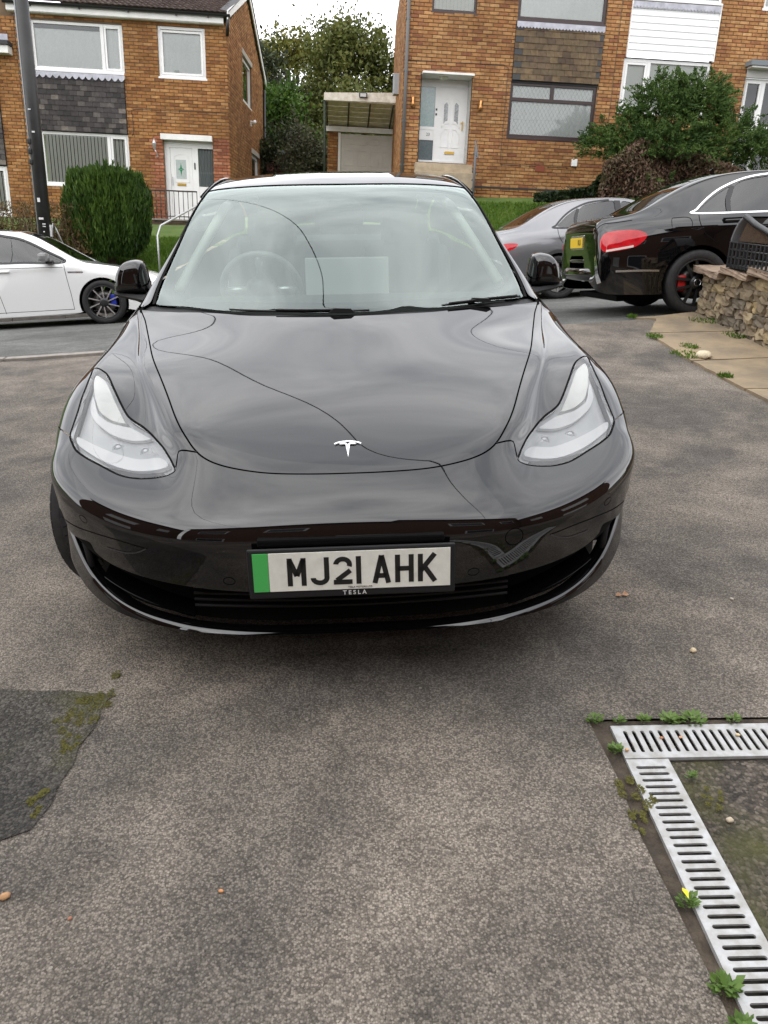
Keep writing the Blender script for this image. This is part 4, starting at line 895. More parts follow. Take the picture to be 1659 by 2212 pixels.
# ---- clipped conifer by the white hatchback
def topiary():
    t = thing('clipped_conifer', 'dense rounded green conifer standing behind the white hatchback', 'bush', Matrix.Translation((-5.0, 16.25, .55)))
    MB().tube([(0, 0, -.2), (0, 0, .5)], .09, 8).build('trunk', bark, t)
    prof = [(.0, .25), (.62, .30), (.80, .65), (.86, 1.1), (.84, 1.5), (.72, 1.75), (.0, 1.82)]
    def rad(z): return np.interp(z, [.2, .35, .7, 1.1, 1.5, 1.75, 1.92], [.45, .66, .82, .87, .83, .70, .30])
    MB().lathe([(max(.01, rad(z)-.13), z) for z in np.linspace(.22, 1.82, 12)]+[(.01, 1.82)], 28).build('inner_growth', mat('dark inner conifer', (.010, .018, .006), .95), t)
    n = 26000; a = NR.rand(n)*2*math.pi; z = .22+1.72*NR.rand(n); lob = 1+.06*np.sin(9*a+2*np.sin(2*z))+.045*np.sin(17*a+1.3+3*z)+.03*NR.normal(size=n)*(NR.rand(n) < .25)
    r = rad(z)*lob*(1-.14*NR.rand(n)**2); top = NR.rand(n) < .2; r = np.where(top, rad(1.7)*np.sqrt(NR.rand(n))*1.05, r); z = np.where(top, 1.70+.22*NR.rand(n)*(.4+.6*np.abs(np.sin(7*a)))*(1-.25*(r/.8)**2), z)
    C = np.stack([r*np.cos(a), r*np.sin(a), z], 1); d = unit(np.stack([np.cos(a)*.25, np.sin(a)*.25, 1.0+0*a], 1)+NR.normal(size=(n, 3))*.22); s = (.045+.065*NR.rand(n, 1)); o = unit(np.cross(d, NR.normal(size=(n, 3))))
    leaves('foliage', C, d*s, o*s*.22, leafmat('conifer sprays', [(.014,.032,.006),(.03,.065,.010),(.055,.105,.014),(.095,.155,.02)], trans=.15), t)
    m = 0; C = []; 
    for k in range(46):
        aa = NR.rand()*6.28; rr = .78*math.sqrt(NR.rand()); zz = 1.72; q = np.array([rr*math.cos(aa), rr*math.sin(aa), zz-.18*(rr/.8)**2]); L = .14+.26*NR.rand(); tt = NR.rand(70, 1)
        C.append(q+np.array([0, 0, 1])*tt*L+NR.normal(size=(70, 3))*.035*(1-.7*tt))
    C = np.vstack(C); d = unit(np.array([0, 0, 1.])+NR.normal(size=C.shape)*.2); o = unit(np.cross(d, NR.normal(size=C.shape))); leaves('upright_tips', C, d*.06, o*.014, bpy.data.materials['conifer sprays'], t)
topiary()
# ---- big spreading conifer bush in front of the clad house
def big_bush():
    t = thing('conifer_bush', 'large spreading green conifer bush with brown dead lower side', 'bush', Matrix.Translation((7.7, 16.9, 1.7)))
    tm = MB()
    for i in range(7): tm.tube([(NR.uniform(-.4, .4), NR.uniform(-.2, .2), -.2), (NR.uniform(-.8, .8), NR.uniform(-.4, .4), 1.0), (NR.uniform(-1.2, 1.2), NR.uniform(-.5, .5), 2.0)], [.09, .07, .03], 6)
    tm.build('stems', bark, t, kind='stuff')
    G, Bn, dirs, db = [], [], [], []
    blobs = [((-1.1, .1, 1.55), (1.05, .8, .85), 5200), ((-.55, .1, 2.35), (.70, .6, .85), 4200), ((.25, .1, 2.45), (.75, .6, .80), 4200), ((.9, 0, 1.75), (1.1, .9, .85), 5200), ((2.2, 0, 1.4), (1.2, .9, .85), 5200), ((-.3, -.2, 1.5), (1.2, .8, .8), 4200), ((3.4, .1, 1.2), (1.2, .9, .9), 3500)]
    tips = [(-.75, 3.25), (-.35, 3.05), (.1, 3.5), (.45, 3.2), (-1.45, 2.65), (.8, 2.9), (-1.0, 2.9)]
    for c, r, n in blobs:
        nb = n//24
        for k in range(nb):     # fronds: flat sprays pointing out and up
            d0 = NR.normal(size=3); d0[2] = abs(d0[2])*.8+.05; d0[1] = -abs(d0[1])*.9 if NR.rand() < .7 else d0[1]; d0 = d0/np.linalg.norm(d0); p = np.array(c)+d0*np.array(r)*(.55+.5*NR.rand())
            ax = unit(d0*np.array([1, .8, .55])+np.array([0, 0, .25])+NR.normal(size=3)*.2); sd = unit(np.cross(ax, NR.normal(size=3))); L = .24+.22*NR.rand(); tt = NR.rand(62, 1); w = (1-tt)*.13+.015
            q = p+ax*tt*L+sd*(NR.rand(62, 1)*2-1)*w*1.2+np.array([0, 0, -.10])*tt*tt+NR.normal(size=(62, 3))*.012
            G.append(q); dirs.append(unit(ax+sd*np.sign(NR.rand(62, 1)-.5)*.7+NR.normal(size=(62, 3))*.25))
    for k in range(90):
        p = np.array([NR.uniform(-1.6, 3.4), -.75-.2*NR.rand(), NR.uniform(.2, 1.2)]); ax = unit(np.array([NR.normal()*.5, -.6, -.3+NR.normal()*.3])); sd = unit(np.cross(ax, NR.normal(size=3))); tt = NR.rand(40, 1); G.append(p+ax*tt*.25+sd*(NR.rand(40, 1)*2-1)*.07); dirs.append(unit(ax+NR.normal(size=(40, 3))*.4))
    for x, z in tips:
        for k in range(14):
            p = np.array([x+NR.normal()*.05, -.05+NR.normal()*.1, z-.07*k-.1]); a = NR.rand()*6.28; ax = unit(np.array([math.cos(a), math.sin(a)*.6, .75])); L = .07+.034*k; tt = NR.rand(45, 1); q = p+ax*tt*L+NR.normal(size=(45, 3))*.018; G.append(q); dirs.append(unit(ax+NR.normal(size=(45, 3))*.4))
    C = np.vstack(G); D = np.vstack(dirs); o = unit(np.cross(D, NR.normal(size=C.shape))); s = .022+.026*NR.rand(len(C), 1)
    leaves('green_foliage', C, D*s, o*s*.34, leafmat('juniper sprays', [(.02,.045,.014),(.042,.085,.02),(.08,.135,.028),(.135,.19,.045)], trans=.2), t)
    n = 34000; x = -1.9+5.2*NR.rand(n)**1.1; zt = np.interp(x, [-1.9, -1.2, 0, 1.5, 3.3], [1.5, 2.0, 1.75, 1.3, 1.15]); z = -.1+zt*NR.rand(n); yy = -.55-.35*NR.rand(n)+.25*np.sin(3*x+2*z)
    C = np.stack([x, yy, z], 1); D = unit(NR.normal(size=(n, 3))*.7+np.array([0, -.3, -.7])); o = unit(np.cross(D, NR.normal(size=(n, 3)))); s = .03+.035*NR.rand(n, 1)
    leaves('dead_foliage', C, D*s, o*s*.4, leafmat('dead brown sprays', [(.035,.02,.014),(.08,.045,.03),(.14,.085,.055),(.075,.07,.03),(.20,.13,.09)], trans=.1), t)
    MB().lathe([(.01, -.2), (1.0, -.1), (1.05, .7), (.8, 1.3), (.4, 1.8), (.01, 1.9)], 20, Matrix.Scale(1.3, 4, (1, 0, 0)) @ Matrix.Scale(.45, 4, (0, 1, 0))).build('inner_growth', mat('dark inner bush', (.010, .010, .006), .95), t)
big_bush()
# ---- straggly shrub and dry grasses at the left
def scrub():
    t = thing('dry_shrub', 'straggly brown shrub with dry stems round the black pole', 'bush', Matrix.Translation((-6.4, 15.9, .75))); m1 = MB()
    for i in range(170):
        x = NR.uniform(-1.2, 1.1); h = NR.uniform(.45, 1.15); dx = NR.uniform(-.55, .55); m1.tube([(x, NR.uniform(-.4, .4), -.1), (x+dx*.35, NR.uniform(-.4, .4), h*.7), (x+dx, NR.uniform(-.5, .3), h*NR.uniform(.75, 1.0))], [.012, .009, .004], 4, False)
    m1.build('stems', mat('dry stems', (.16, .105, .06), .9, var2=(.09, .06, .035), vscale=5), t, kind='stuff')
    n = 5200; C = np.stack([NR.uniform(-1.3, 1.2, n), NR.uniform(-.5, .4, n), .05+.95*NR.rand(n)**1.3], 1); A, B = rand_leaves(C, .04, .3, (0, 0, 1), .7); leaves('leaves', C, A, B, leafmat('dry shrub leaves', [(.05,.045,.015),(.09,.07,.02),(.14,.08,.035),(.07,.09,.02)]), t)
scrub()
def ivy():
    t = thing('ivy', 'dark ivy creeping along the foot of the right-hand brick house', 'ivy', Matrix.Translation((5.6, 17.4, 2.3)))
    n = 5000; x = -1.0+1.8*NR.rand(n); h = np.interp(x, [-1, -.2, .3, .8], [.15, .26, .36, 1.0]); C = np.stack([x, -.1+.3*NR.rand(n)+.06*np.sin(9*x), h*NR.rand(n)**.8], 1); A, B = rand_leaves(C, .045, .75, (0, -.4, -.6), .7); leaves('leaves', C, A, B, leafmat('ivy leaves', [(.010,.02,.008),(.02,.035,.012),(.035,.055,.02),(.06,.085,.035)], .4), t)
    m1 = MB()
    for i in range(14): x = NR.uniform(-1, .8); m1.tube([(x, .0, -.2), (x+.1, -.05, .15), (x+NR.uniform(-.2, .3), .0, .35)], .008, 4)
    m1.build('stems', bark, t, kind='stuff')
ivy()
# ---- grass on the two banks
def grass(n, box, hgt, seed):
    rs = np.random.RandomState(seed); x = rs.uniform(box[0], box[1], n); y = rs.uniform(box[2], box[3], n); k = y > y_kerb(x)+1.5; x, y = x[k], y[k]; z = z_lawn(x, y)
    C = np.stack([x, y, z], 1); h = hgt*(.5+.9*rs.rand(len(x), 1)); D = unit(np.array([0, 0, 1.])+rs.normal(size=C.shape)*.33); o = unit(np.cross(D, rs.normal(size=C.shape)))*.006
    return C+D*h*.45, D*h*.5, o
g1 = grass(60000, (-6.5, .4, 14.2, 18.3), .10, 1); g2 = grass(60000, (1.2, 8.5, 14.8, 18.6), .10, 2)
gm = leafmat('grass blades', [(.03,.07,.006),(.055,.12,.008),(.09,.17,.012),(.15,.21,.03)], .6, .2)
go = leaves('grass', np.vstack([g1[0], g2[0]]), np.vstack([g1[1], g2[1]]), np.vstack([g1[2], g2[2]]), gm, None, 'stuff'); go.matrix_world = TW; go['label'] = 'short green grass on the banks before the houses'; go['category'] = 'grass'
# ---------------------------------------------------------------- the black electric saloon in the foreground
def mirx(o):
    """mirrored copy of a left-right part"""
    me = o.data.copy(); V = np.empty(len(me.vertices)*3); me.vertices.foreach_get('co', V); V = V.reshape(-1, 3)
    N = np.array([tuple(l.vector) for l in me.corner_normals]) if len(me.corner_normals) else None
    vn = np.zeros((len(V), 3)); cnt = np.zeros(len(V))
    for p in o.data.polygons:
        for li in p.loop_indices:
            vi = o.data.loops[li].vertex_index; vn[vi] += N[li]; cnt[vi] += 1
    vn /= np.maximum(np.linalg.norm(vn, axis=1, keepdims=True), 1e-9)
    F = [tuple(p.vertices)[::-1] for p in o.data.polygons]; sm = o.data.polygons[0].use_smooth
    V[:, 0] *= -1; vn[:, 0] *= -1
    m2 = mesh(o.name, V, F, sm, vn if sm else None)
    for m in o.data.materials: m2.materials.append(m)
    c = link(o.name.split('.')[0], m2, None, o.parent)
    return c
paint = mat('black car paint', (.0022, .0022, .0026), .25, 0, 1., 0., ior=1.5)
MATS['black car paint'].node_tree.nodes['Principled BSDF'].inputs['Coat IOR'].default_value = 1.72
plastic = mat('black textured plastic', (.012, .012, .013), .55, spec=.35)
matte = mat('matte black cavity', (.004, .004, .004), .85, spec=.1)
rubber = mat('tyre rubber', (.022, .021, .021), .75, spec=.3, var=.25, vscale=30)
screen_glass = glass('windscreen glass', (.78, .88, .83), 2.05, refl=(.90, 1.0, .96))
roof_glass_m = mat('dark roof glass', (.006, .007, .008), .02, 0, 0, .5, ior=1.75)
frit_m = mat('black glass border', (.012, .012, .013), .05, spec=.5)
silver = mat('lamp reflector silver', (.50, .51, .52), .28, .75)
lamp_in = mat('lamp inner grey', (.62, .63, .64), .35, .15)
pale = mat('lamp pale diffuser', (.90, .90, .86), .35)
lens_m = glass('lamp lens', (.96, .97, .97), 1.75)
chrome = mat('bright chrome', (.82, .82, .84), .12, 1.)
alloy_dark = mat('dark alloy', (.05, .05, .052), .35, .7)
seat_m = mat('black seat leather', (.02, .02, .021), .5, bump=.1)
pale_trim = mat('pale headliner', (.60, .59, .55), .9)
S1 = Surf(HERO_ROWS, crease=HERO_CREASE)
FL = 1 if S1.nrm(np.array(0.), np.array(7.))[2] > 0 else -1
hero_mw = (TILT.to_4x4() @ Matrix.Rotation(R(-.7), 4, 'Y'))
hero = thing('parked_car', 'glossy black saloon facing the camera with green-flashed number plate', 'car', hero_mw)
# dark inner shell just under the panels
vv = np.concatenate([np.linspace(.0, 8.7, 60)]); uu = np.linspace(-8, 8, 65)
def shell(name, v0, v1, nv, u0, u1, nu, off, m):
    U, V = np.meshgrid(np.linspace(u0, u1, nu), np.linspace(v0, v1, nv)); P = S1.ev(U.ravel(), V.ravel())+S1.nrm(U.ravel(), V.ravel())*FL*off
    F = [(i*nu+j, i*nu+j+1, (i+1)*nu+j+1, (i+1)*nu+j) for i in range(nv-1) for j in range(nu-1)]
    return link(name, mesh(name, P, F, True), m, hero)
shell('inner_shell', .9, 3.62, 26, -7.9, 7.9, 65, -.014, matte)
shell('inner_shell', 3.6, 8.75, 36, -2.9, 2.9, 25, -.014, matte)
for sg in (-1, 1):
    shell('inner_shell', 7.25, 9.9, 20, sg*2.2, sg*7.9, 22, -.016, matte)
LT = [(5.8, 7.18), (5.09, 7.01), (4.79, 6.8), (4.64, 6.43), (4.51, 6.01), (4.33, 5.67), (4.1, 5.48), (3.73, 5.26), (3.44, 4.98), (3.25, 4.59), (3.05, 4.22), (2.82, 3.97), (2.69, 3.82), (3.0, 3.70), (3.53, 3.61), (4.06, 3.57), (4.58, 3.61), (5.21, 3.77), (5.83, 3.95), (6.19, 4.18), (6.38, 4.6), (6.47, 4.95), (6.44, 5.29), (6.37, 5.7), (6.26, 6.18), (6.04, 6.59), (5.88, 6.92)]
lt = loopuv(LT, 6)
HSIDE = [(2.27,9.12),(2.2,8.7),(2.19,8.14),(2.14,7.4),(2.1,6.63),(2.1,5.95),(2.09,5.43),(2.04,4.86),(1.99,4.48),(1.86,4.24),(1.6,4.12),(1.16,4.1),(.58,4.14),(0,4.15)]
HBACK = [(0,8.72),(.77,8.79),(1.44,8.94),(2.0,9.08)]
hs = crom(HSIDE, 7); hb = crom(HBACK, 7)
hood_loop = mirror_loop(np.vstack([hb, hs]))
panel('bonnet', S1, hood_loop, paint, hero, step=(.125, .125), flip=FL)
# bumper: hood front -> seam -> lamp underside -> seam -> arch -> duct -> grille
i_j = 7*8+3
junction = hs[i_j:]           # from about (2.03,4.55) to the front centre
lowlamp = lt[6*12:6*21+1]     # inner corner, underside, up to the outer corner
low = crom([(8,1.28),(7.3,1.36),(6.75,1.62),(6.45,1.66),(6.15,1.25),(5.6,1.38),(5.15,1.5),(5.0,1.3),(4.6,1.17),(4.0,1.12),(3.2,1.1),(2.3,1.08),(1.2,1.0),(0,.98)], 5)
right = np.vstack([junction[::-1], crom([tuple(junction[0]), (2.45,4.3), tuple(lowlamp[0])], 4)[1:-1], lowlamp, crom([tuple(lowlamp[-1]), (6.85,5.3), (7.4,5.55), (8,5.7)], 4)[1:], np.stack([np.full(20, 8.), np.linspace(5.5, 1.4, 20)], 1), low])
bump_loop = mirror_loop(right)
tow = np.array([(2.23+.2*math.cos(a), 2.26+.25*math.sin(a)) for a in np.linspace(0, 2*math.pi, 28, endpoint=False)])
panel('front_bumper', S1, bump_loop, paint, hero, holes=[tow], step=(.16, .1), flip=FL, hole_gap=.001)
panel('towing_eye_cover', S1, tow, paint, hero, flip=FL, gap=.0012, step=(.08, .08))
# wings
fside = np.vstack([hs[:i_j+1], crom([tuple(hs[i_j]), (2.45,4.3), tuple(lt[6*12])], 4)[1:-1], lt[6*12:0:-1], lt[0:1], lt[6*27-1:6*21-1:-1], crom([tuple(lt[6*21]), (6.85,5.3), (7.4,5.55), (8,5.7)], 4)[1:], np.stack([np.full(22, 8.), np.linspace(5.9, 9.95, 22)], 1), crom([(8,10.05),(7,10.1),(6,10.1),(5.2,10.0),(4.6,9.85),(4.0,9.58),(3.2,9.32)], 4)])
wing = panel('front_wing', S1, fside, paint, hero, flip=FL, step=(.16, .125)); mirx(wing)
# lamps
def lamp_parts(base):
    parts = []
    ln = panel('lens', S1, lt, lens_m, base, off=-.001, flip=FL, gap=.004, step=(.16, .14)); parts.append(ln)
    hou = panel('lamp_housing', S1, lt, lamp_in, base, off=-.034, flip=FL, gap=.003, skirt=0, step=(.16, .14)); parts.append(hou)
    # wall between lens and housing
    l = inset(S1, lt, .003); P = S1.ev(l[:, 0], l[:, 1]); N = S1.nrm(l[:, 0], l[:, 1])*FL; k = len(l)
    V = list(P-N*.002)+list(P-N*.036); wl_ = link('lamp_wall', mesh('lamp_wall', V, [(i, (i+1) % k, k+(i+1) % k, k+i) for i in range(k)], True), matte, base); parts.append(wl_)
    g = loopuv([(5.68,6.95),(5.12,6.84),(4.87,6.58),(4.71,6.04),(4.5,5.56),(4.46,5.46),(4.81,5.48),(5.24,5.59),(5.62,5.8),(5.78,6.3)], 5)
    parts.append(panel('light_guide', S1, g, pale, base, off=-.010, flip=FL, gap=.003, skirt=.016, step=(.16, .14)))
    g = loopuv([(6.02,5.88),(5.76,5.46),(5.2,5.15),(4.78,4.98),(4.32,4.86),(3.72,4.9),(3.9,5.1),(4.3,5.34),(4.6,5.42),(5.24,5.54),(5.68,5.76),(5.86,6.3)], 5)
    parts.append(panel('upper_reflector', S1, g, mat('lamp white trim', (.90, .90, .90), .4, 0), base, off=-.016, flip=FL, gap=.001, skirt=.014, step=(.16, .14)))
    g = loopuv([(6.32,4.96),(5.78,4.62),(4.95,4.31),(4.26,4.12),(3.5,4.15),(3.18,3.93),(4.14,3.79),(5.02,3.91),(5.74,4.15),(6.22,4.52)], 5)
    parts.append(panel('lower_reflector', S1, g, mat('lamp white trim', (.90, .90, .90), .4, 0), base, off=-.014, flip=FL, gap=.001, skirt=.014, step=(.16, .14)))
    g = loopuv([(5.2,3.80),(4.7,3.77),(4.1,3.71),(3.6,3.74),(3.2,3.76),(3.6,3.66),(4.2,3.62),(4.8,3.68)], 5)
    parts.append(panel('dark_trim', S1, g, plastic, base, off=-.006, flip=FL, gap=.001, skirt=.02, step=(.16, .1)))
    for (cu_, cv_, rr) in ((4.15, 4.52, .012), (5.0, 4.72, .013)):     # projector modules deep in the lamp
        p = S1.ev(np.array(cu_), np.array(cv_)); nn = S1.nrm(np.array(cu_), np.array(cv_))*FL
        z = Vector((0, -.95, .31)); q = z.to_track_quat('Z', 'Y').to_matrix().to_4x4(); q.translation = Vector(p-nn*.036)
        parts.append(MB().lathe([(rr*1.5, 0), (rr*1.4, .003), (rr*1.1, .004), (rr, .002)], 20, q).build('projector_ring', lamp_in, base))
        parts.append(MB().lathe([(rr, .001), (rr*.7, .003), (.0005, .004)], 20, q).build('projector_lens', mat('projector glass', (.4, .41, .43), .1, .2, 1, .8), base))
    p = S1.ev(np.array(3.86), np.array(4.36)); nn = S1.nrm(np.array(3.86), np.array(4.36))*FL; pc = p-nn*.012
    parts.append(MB().add([(pc[0]-.010, pc[1], pc[2]-.007), (pc[0]+.010, pc[1], pc[2]-.007), (pc[0], pc[1]+.004, pc[2]+.011)], [(0, 1, 2)]).build('led_chip', mat('white led chip', (.95, .95, .95), .3), base))
    a = S1.ev(np.array(3.78), np.array(4.55)); n_ = S1.nrm(np.array(3.78), np.array(4.55))*FL
    return parts
lampR = link('headlight', None, None, hero); lps = lamp_parts(lampR)
lampL = link('headlight', None, None, hero)
for o in lps:
    c = mirx(o); c.parent = lampL
# black rubber line round the lamps
for sg in (1, -1):
    q = inset(S1, lt, .0012); q = np.vstack([q, q[:1]]); q[:, 0] *= sg
    ribbon('lamp_seal', S1, q, .0065, matte, hero, off=-.0012, flip=FL, n=1)
# glass house
GL = [(0,12.13),(.6,12.14),(1.4,12.17),(2.2,12.18),(2.6,12.12),(2.55,11.85),(2.42,11.4),(2.25,10.97),(2.1,10.3),(2.0,9.6),(1.96,9.30),(1.6,9.18),(1.0,9.05),(.5,8.97),(0,8.95)]
gl = mirror_loop(crom(GL, 6))
CLR = [(0,11.84),(.8,11.85),(1.4,11.86),(1.8,11.83),(2.03,11.7),(2.09,11.5),(2.02,10.93),(1.94,10.3),(1.86,9.78),(1.80,9.6),(1.70,9.49),(1.5,9.45),(.9,9.44),(.42,9.42),(0,9.40)]
clr = mirror_loop(crom(CLR, 6))
panel('windscreen', S1, gl, screen_glass, hero, off=-.002, flip=FL, gap=.004, skirt=0, step=(.2, .11))
panel('windscreen_border', S1, gl, frit_m, hero, holes=[clr], off=-.0045, flip=FL, gap=.004, skirt=0, step=(.12, .08), hole_gap=0.0)
# scuttle and seals
scut = mirror_loop(np.vstack([crom([(0,8.97),(.5,8.99),(1.0,9.07),(1.6,9.20),(1.97,9.32),(2.15,9.32)], 6), crom([(2.28,9.16),(2.0,9.10),(1.44,8.96),(.77,8.81),(0,8.74)], 6)]))
panel('scuttle', S1, scut, plastic, hero, off=-.012, flip=FL, gap=0, skirt=0, step=(.15, .06))
sl = crom([(2.01,9.32),(2.05,9.65),(2.16,10.3),(2.31,10.97),(2.48,11.4),(2.61,11.85),(2.68,12.13)], 8)
for sg in (1, -1): ribbon('windscreen_seal', S1, sl*np.array([sg, 1]), .012, matte, hero, off=.001, flip=FL, n=1)
# pillars, roof, doors
pil = np.vstack([crom([(2.3,9.16),(2.12,9.36),(2.11,9.68),(2.22,10.3),(2.37,10.97),(2.54,11.4),(2.67,11.85),(2.74,12.15),(2.75,13),(2.75,14),(2.75,15),(2.75,16)], 6), crom([(4.1,16),(4.05,15),(4.0,14),(3.97,13),(3.95,12),(3.95,11.3),(4.0,10.6),(4.3,10.1),(4.55,9.87),(4.0,9.6),(3.2,9.34)], 6)])
pl_ = panel('roof_pillar', S1, pil, paint, hero, flip=FL, gap=.0015, step=(.3, .25)); mirx(pl_)
rf = mirror_loop(np.vstack([crom([(0,14.2),(1.5,14.2),(2.7,14.2)], 5), crom([(2.7,13.6),(2.7,13),(2.7,12.5),(2.66,12.22),(2.2,12.22),(1.4,12.2),(.6,12.17),(0,12.16)], 6)]))
panel('roof_glass', S1, rf, roof_glass_m, hero, flip=FL, gap=.003, step=(.25, .15))
rw = mirror_loop(np.vstack([crom([(0,16.1),(1.5,16.1),(2.6,16.0)], 5), crom([(2.7,15.5),(2.7,15),(2.7,14.3),(1.5,14.25),(0,14.25)], 5)]))
panel('rear_window', S1, rw, glass('rear glass', (.55, .62, .58), 1.6), hero, flip=FL, gap=.004, step=(.3, .25), skirt=0)
sw1 = loopuv([(4.9,10.3),(4.3,10.55),(4.05,11.2),(4.03,12),(4.03,12.9),(4.9,12.9),(4.92,12),(4.92,11)], 5)
o = panel('side_window', S1, sw1, glass('side glass', (.55, .62, .58), 1.6), hero, flip=FL, gap=.003, step=(.3, .25), skirt=0); mirx(o)
sw2 = loopuv([(4.9,13.0),(4.05,13.0),(4.05,14),(4.1,15),(4.35,15.6),(4.8,15.0),(4.9,14)], 5)
o = panel('side_window', S1, sw2, MATS['side glass'], hero, flip=FL, gap=.003, step=(.3, .25), skirt=0); mirx(o)
dr1 = np.vstack([crom([(5.0,10.06),(6,10.12),(7,10.12),(7.95,10.15)], 5), crom([(7.95,11),(7.95,12),(7.95,12.9)], 5), crom([(7,12.93),(6,12.93),(4.98,12.93)], 5), crom([(4.97,12),(4.97,11),(4.95,10.35)], 5)[:-1]])
o = panel('front_door', S1, dr1, paint, hero, flip=FL, step=(.3, .25)); o2 = mirx(o)
for q, s_ in ((o, 1), (o2, -1)):
    hd = ribbon('door_handle', S1, [(s_*5.9, 12.2), (s_*5.9, 12.7)], .022, paint, q, off=.004, flip=FL)
dr2 = np.vstack([crom([(4.98,12.97),(6,12.97),(7.95,12.97)], 5), crom([(7.95,13.6),(7.95,14.1)], 4), crom([(7,14.4),(6,14.9),(5,15.1)], 5), crom([(4.97,14.5),(4.97,13.5)], 4)])
o = panel('rear_door', S1, dr2, paint, hero, flip=FL, step=(.3, .25)); mirx(o)
rq = np.vstack([crom([(8,14.2),(7,14.45),(6,14.95),(5.02,15.15),(4.4,15.7),(4.15,16.0),(4.15,16.6)], 5), crom([(4.2,17),(5,17),(6,17),(7,17),(8,17)], 4), np.stack([np.full(10, 8.), np.linspace(16.8, 14.4, 10)], 1)])
o = panel('rear_wing', S1, rq, paint, hero, flip=FL, step=(.3, .25)); mirx(o)
tk = mirror_loop(np.vstack([crom([(0,17.4),(2,17.4),(3.2,17.3)], 4), crom([(4.0,17.0),(4.0,16.4),(3.6,16.12),(2.6,16.12),(0,16.2)], 4)]))
panel('boot_lid', S1, tk, paint, hero, flip=FL, step=(.3, .25))
rb = mirror_loop(np.vstack([crom([(0,20),(4,20),(8,20)], 4), np.stack([np.full(8, 8.), np.linspace(19.5, 17.2, 8)], 1), crom([(8,17.05),(6,17.05),(4.1,17.05),(3.2,17.36),(2,17.46),(0,17.46)], 4)]))
panel('rear_bumper', S1, rb, paint, hero, flip=FL, step=(.4, .25))
# lower blade, grille and fins
PATH = [(0,.040,.200,.2125),(.24,.045,.200,.2135),(.42,.070,.201,.218),(.545,.110,.203,.226),(.65,.160,.207,.240),(.74,.225,.215,.265),(.82,.31,.230,.305),(.885,.405,.255,.375),(.918,.468,.285,.455),(.925,.515,.31,.52)]
pp = crom(PATH, 6); pp = np.vstack([pp[:0:-1]*np.array([-1, 1, 1, 1]), pp])
st = []
for i in range(len(pp)):
    x, y, zb, zt = pp[i]; t = pp[min(i+1, len(pp)-1)][:2]-pp[max(i-1, 0)][:2]; t /= np.linalg.norm(t); n = np.array([-t[1], t[0]])   # n points inwards (rearwards)
    f = lambda a, z: (x+n[0]*a, y+n[1]*a, z)
    h = zt-zb; w = .055+.35*max(0, h-.03)*0
    st.append([f(.010, zb), f(.0, zb+.006), f(.002, zb+.5*h), f(.006, zt-.004), f(.012, zt), f(.030, zt+.002-.3*h*0), f(.05, zt-.004), f(.06, zb)])
b = sweep(MB(), st); b.sm = [True]*len(b.sm); o = b.build('lower_blade', paint, hero)
ms = o.modifiers.new('e', 'EDGE_SPLIT'); ms.split_angle = R(50)
gr = MB()
for i in range(len(pp)-1):
    a, c = pp[i], pp[i+1]
    gr.add([(a[0]*.94, a[1]+.11, .19), (c[0]*.94, c[1]+.11, .19), (c[0]*.94, c[1]+.11, .47), (a[0]*.94, a[1]+.11, .47)], [(0, 1, 2, 3)], True)
gr.build('lower_grille', matte, hero)
for k, z in enumerate((.262, .282, .302, .322)):
    path = [(x, .105+.16*x*x, z) for x in np.linspace(-.46, .46, 25)]
    MB().tube(path, .0045, 6).build('grille_bar', plastic, hero)
for sg in (1, -1):   # shelf with a bright front edge inside the duct, and duct divider
    fin = []
    for t in np.linspace(0, 1, 16):
        x = .46+.29*t; yb = np.interp(x, pp[len(pp)//2:, 0], pp[len(pp)//2:, 1]); z = .238+.062*t**1.2; w = .004+.012*math.sin(math.pi*(.2+.75*t))
        fin.append([(sg*x, yb+.030, z), (sg*x, yb+.028, z+.004), (sg*x, yb+.032+w, z+.006+w*.35), (sg*x, yb+.10, z+.012+w*.35), (sg*x, yb+.10, z)])
    sweep(MB(), fin).build('duct_shelf', paint, hero)
    MB().tube([(sg*.80, .33, .27), (sg*.815, .345, .36), (sg*.835, .375, .44)], .012, 8).build('duct_divider', plastic, hero)
    ribbon('bumper_crease', S1, [(sg*6.3,1.55),(sg*5.6,1.74),(sg*4.85,1.92),(sg*4.0,2.02),(sg*3.22,2.02)], .0025, matte, hero, flip=FL)
    ribbon('vent_edge', S1, [(sg*3.2,2.02),(sg*3.45,1.86),(sg*3.8,1.74),(sg*4.15,1.7),(sg*4.5,1.66)], .004, mat('grey trim edge', (.06, .06, .062), .3, .3), hero, off=.0015, flip=FL)
    for (u_, v_) in ((1.5, 1.4), (5.2, 2.2)):
        a = np.linspace(0, 2*math.pi, 20); ribbon('parking_sensor', S1, np.stack([sg*u_+.09*np.cos(a)*(1 if u_ < 3 else 1.6), v_+.11*np.sin(a)], 1), .0016, matte, hero, off=.0006, flip=FL, n=1)
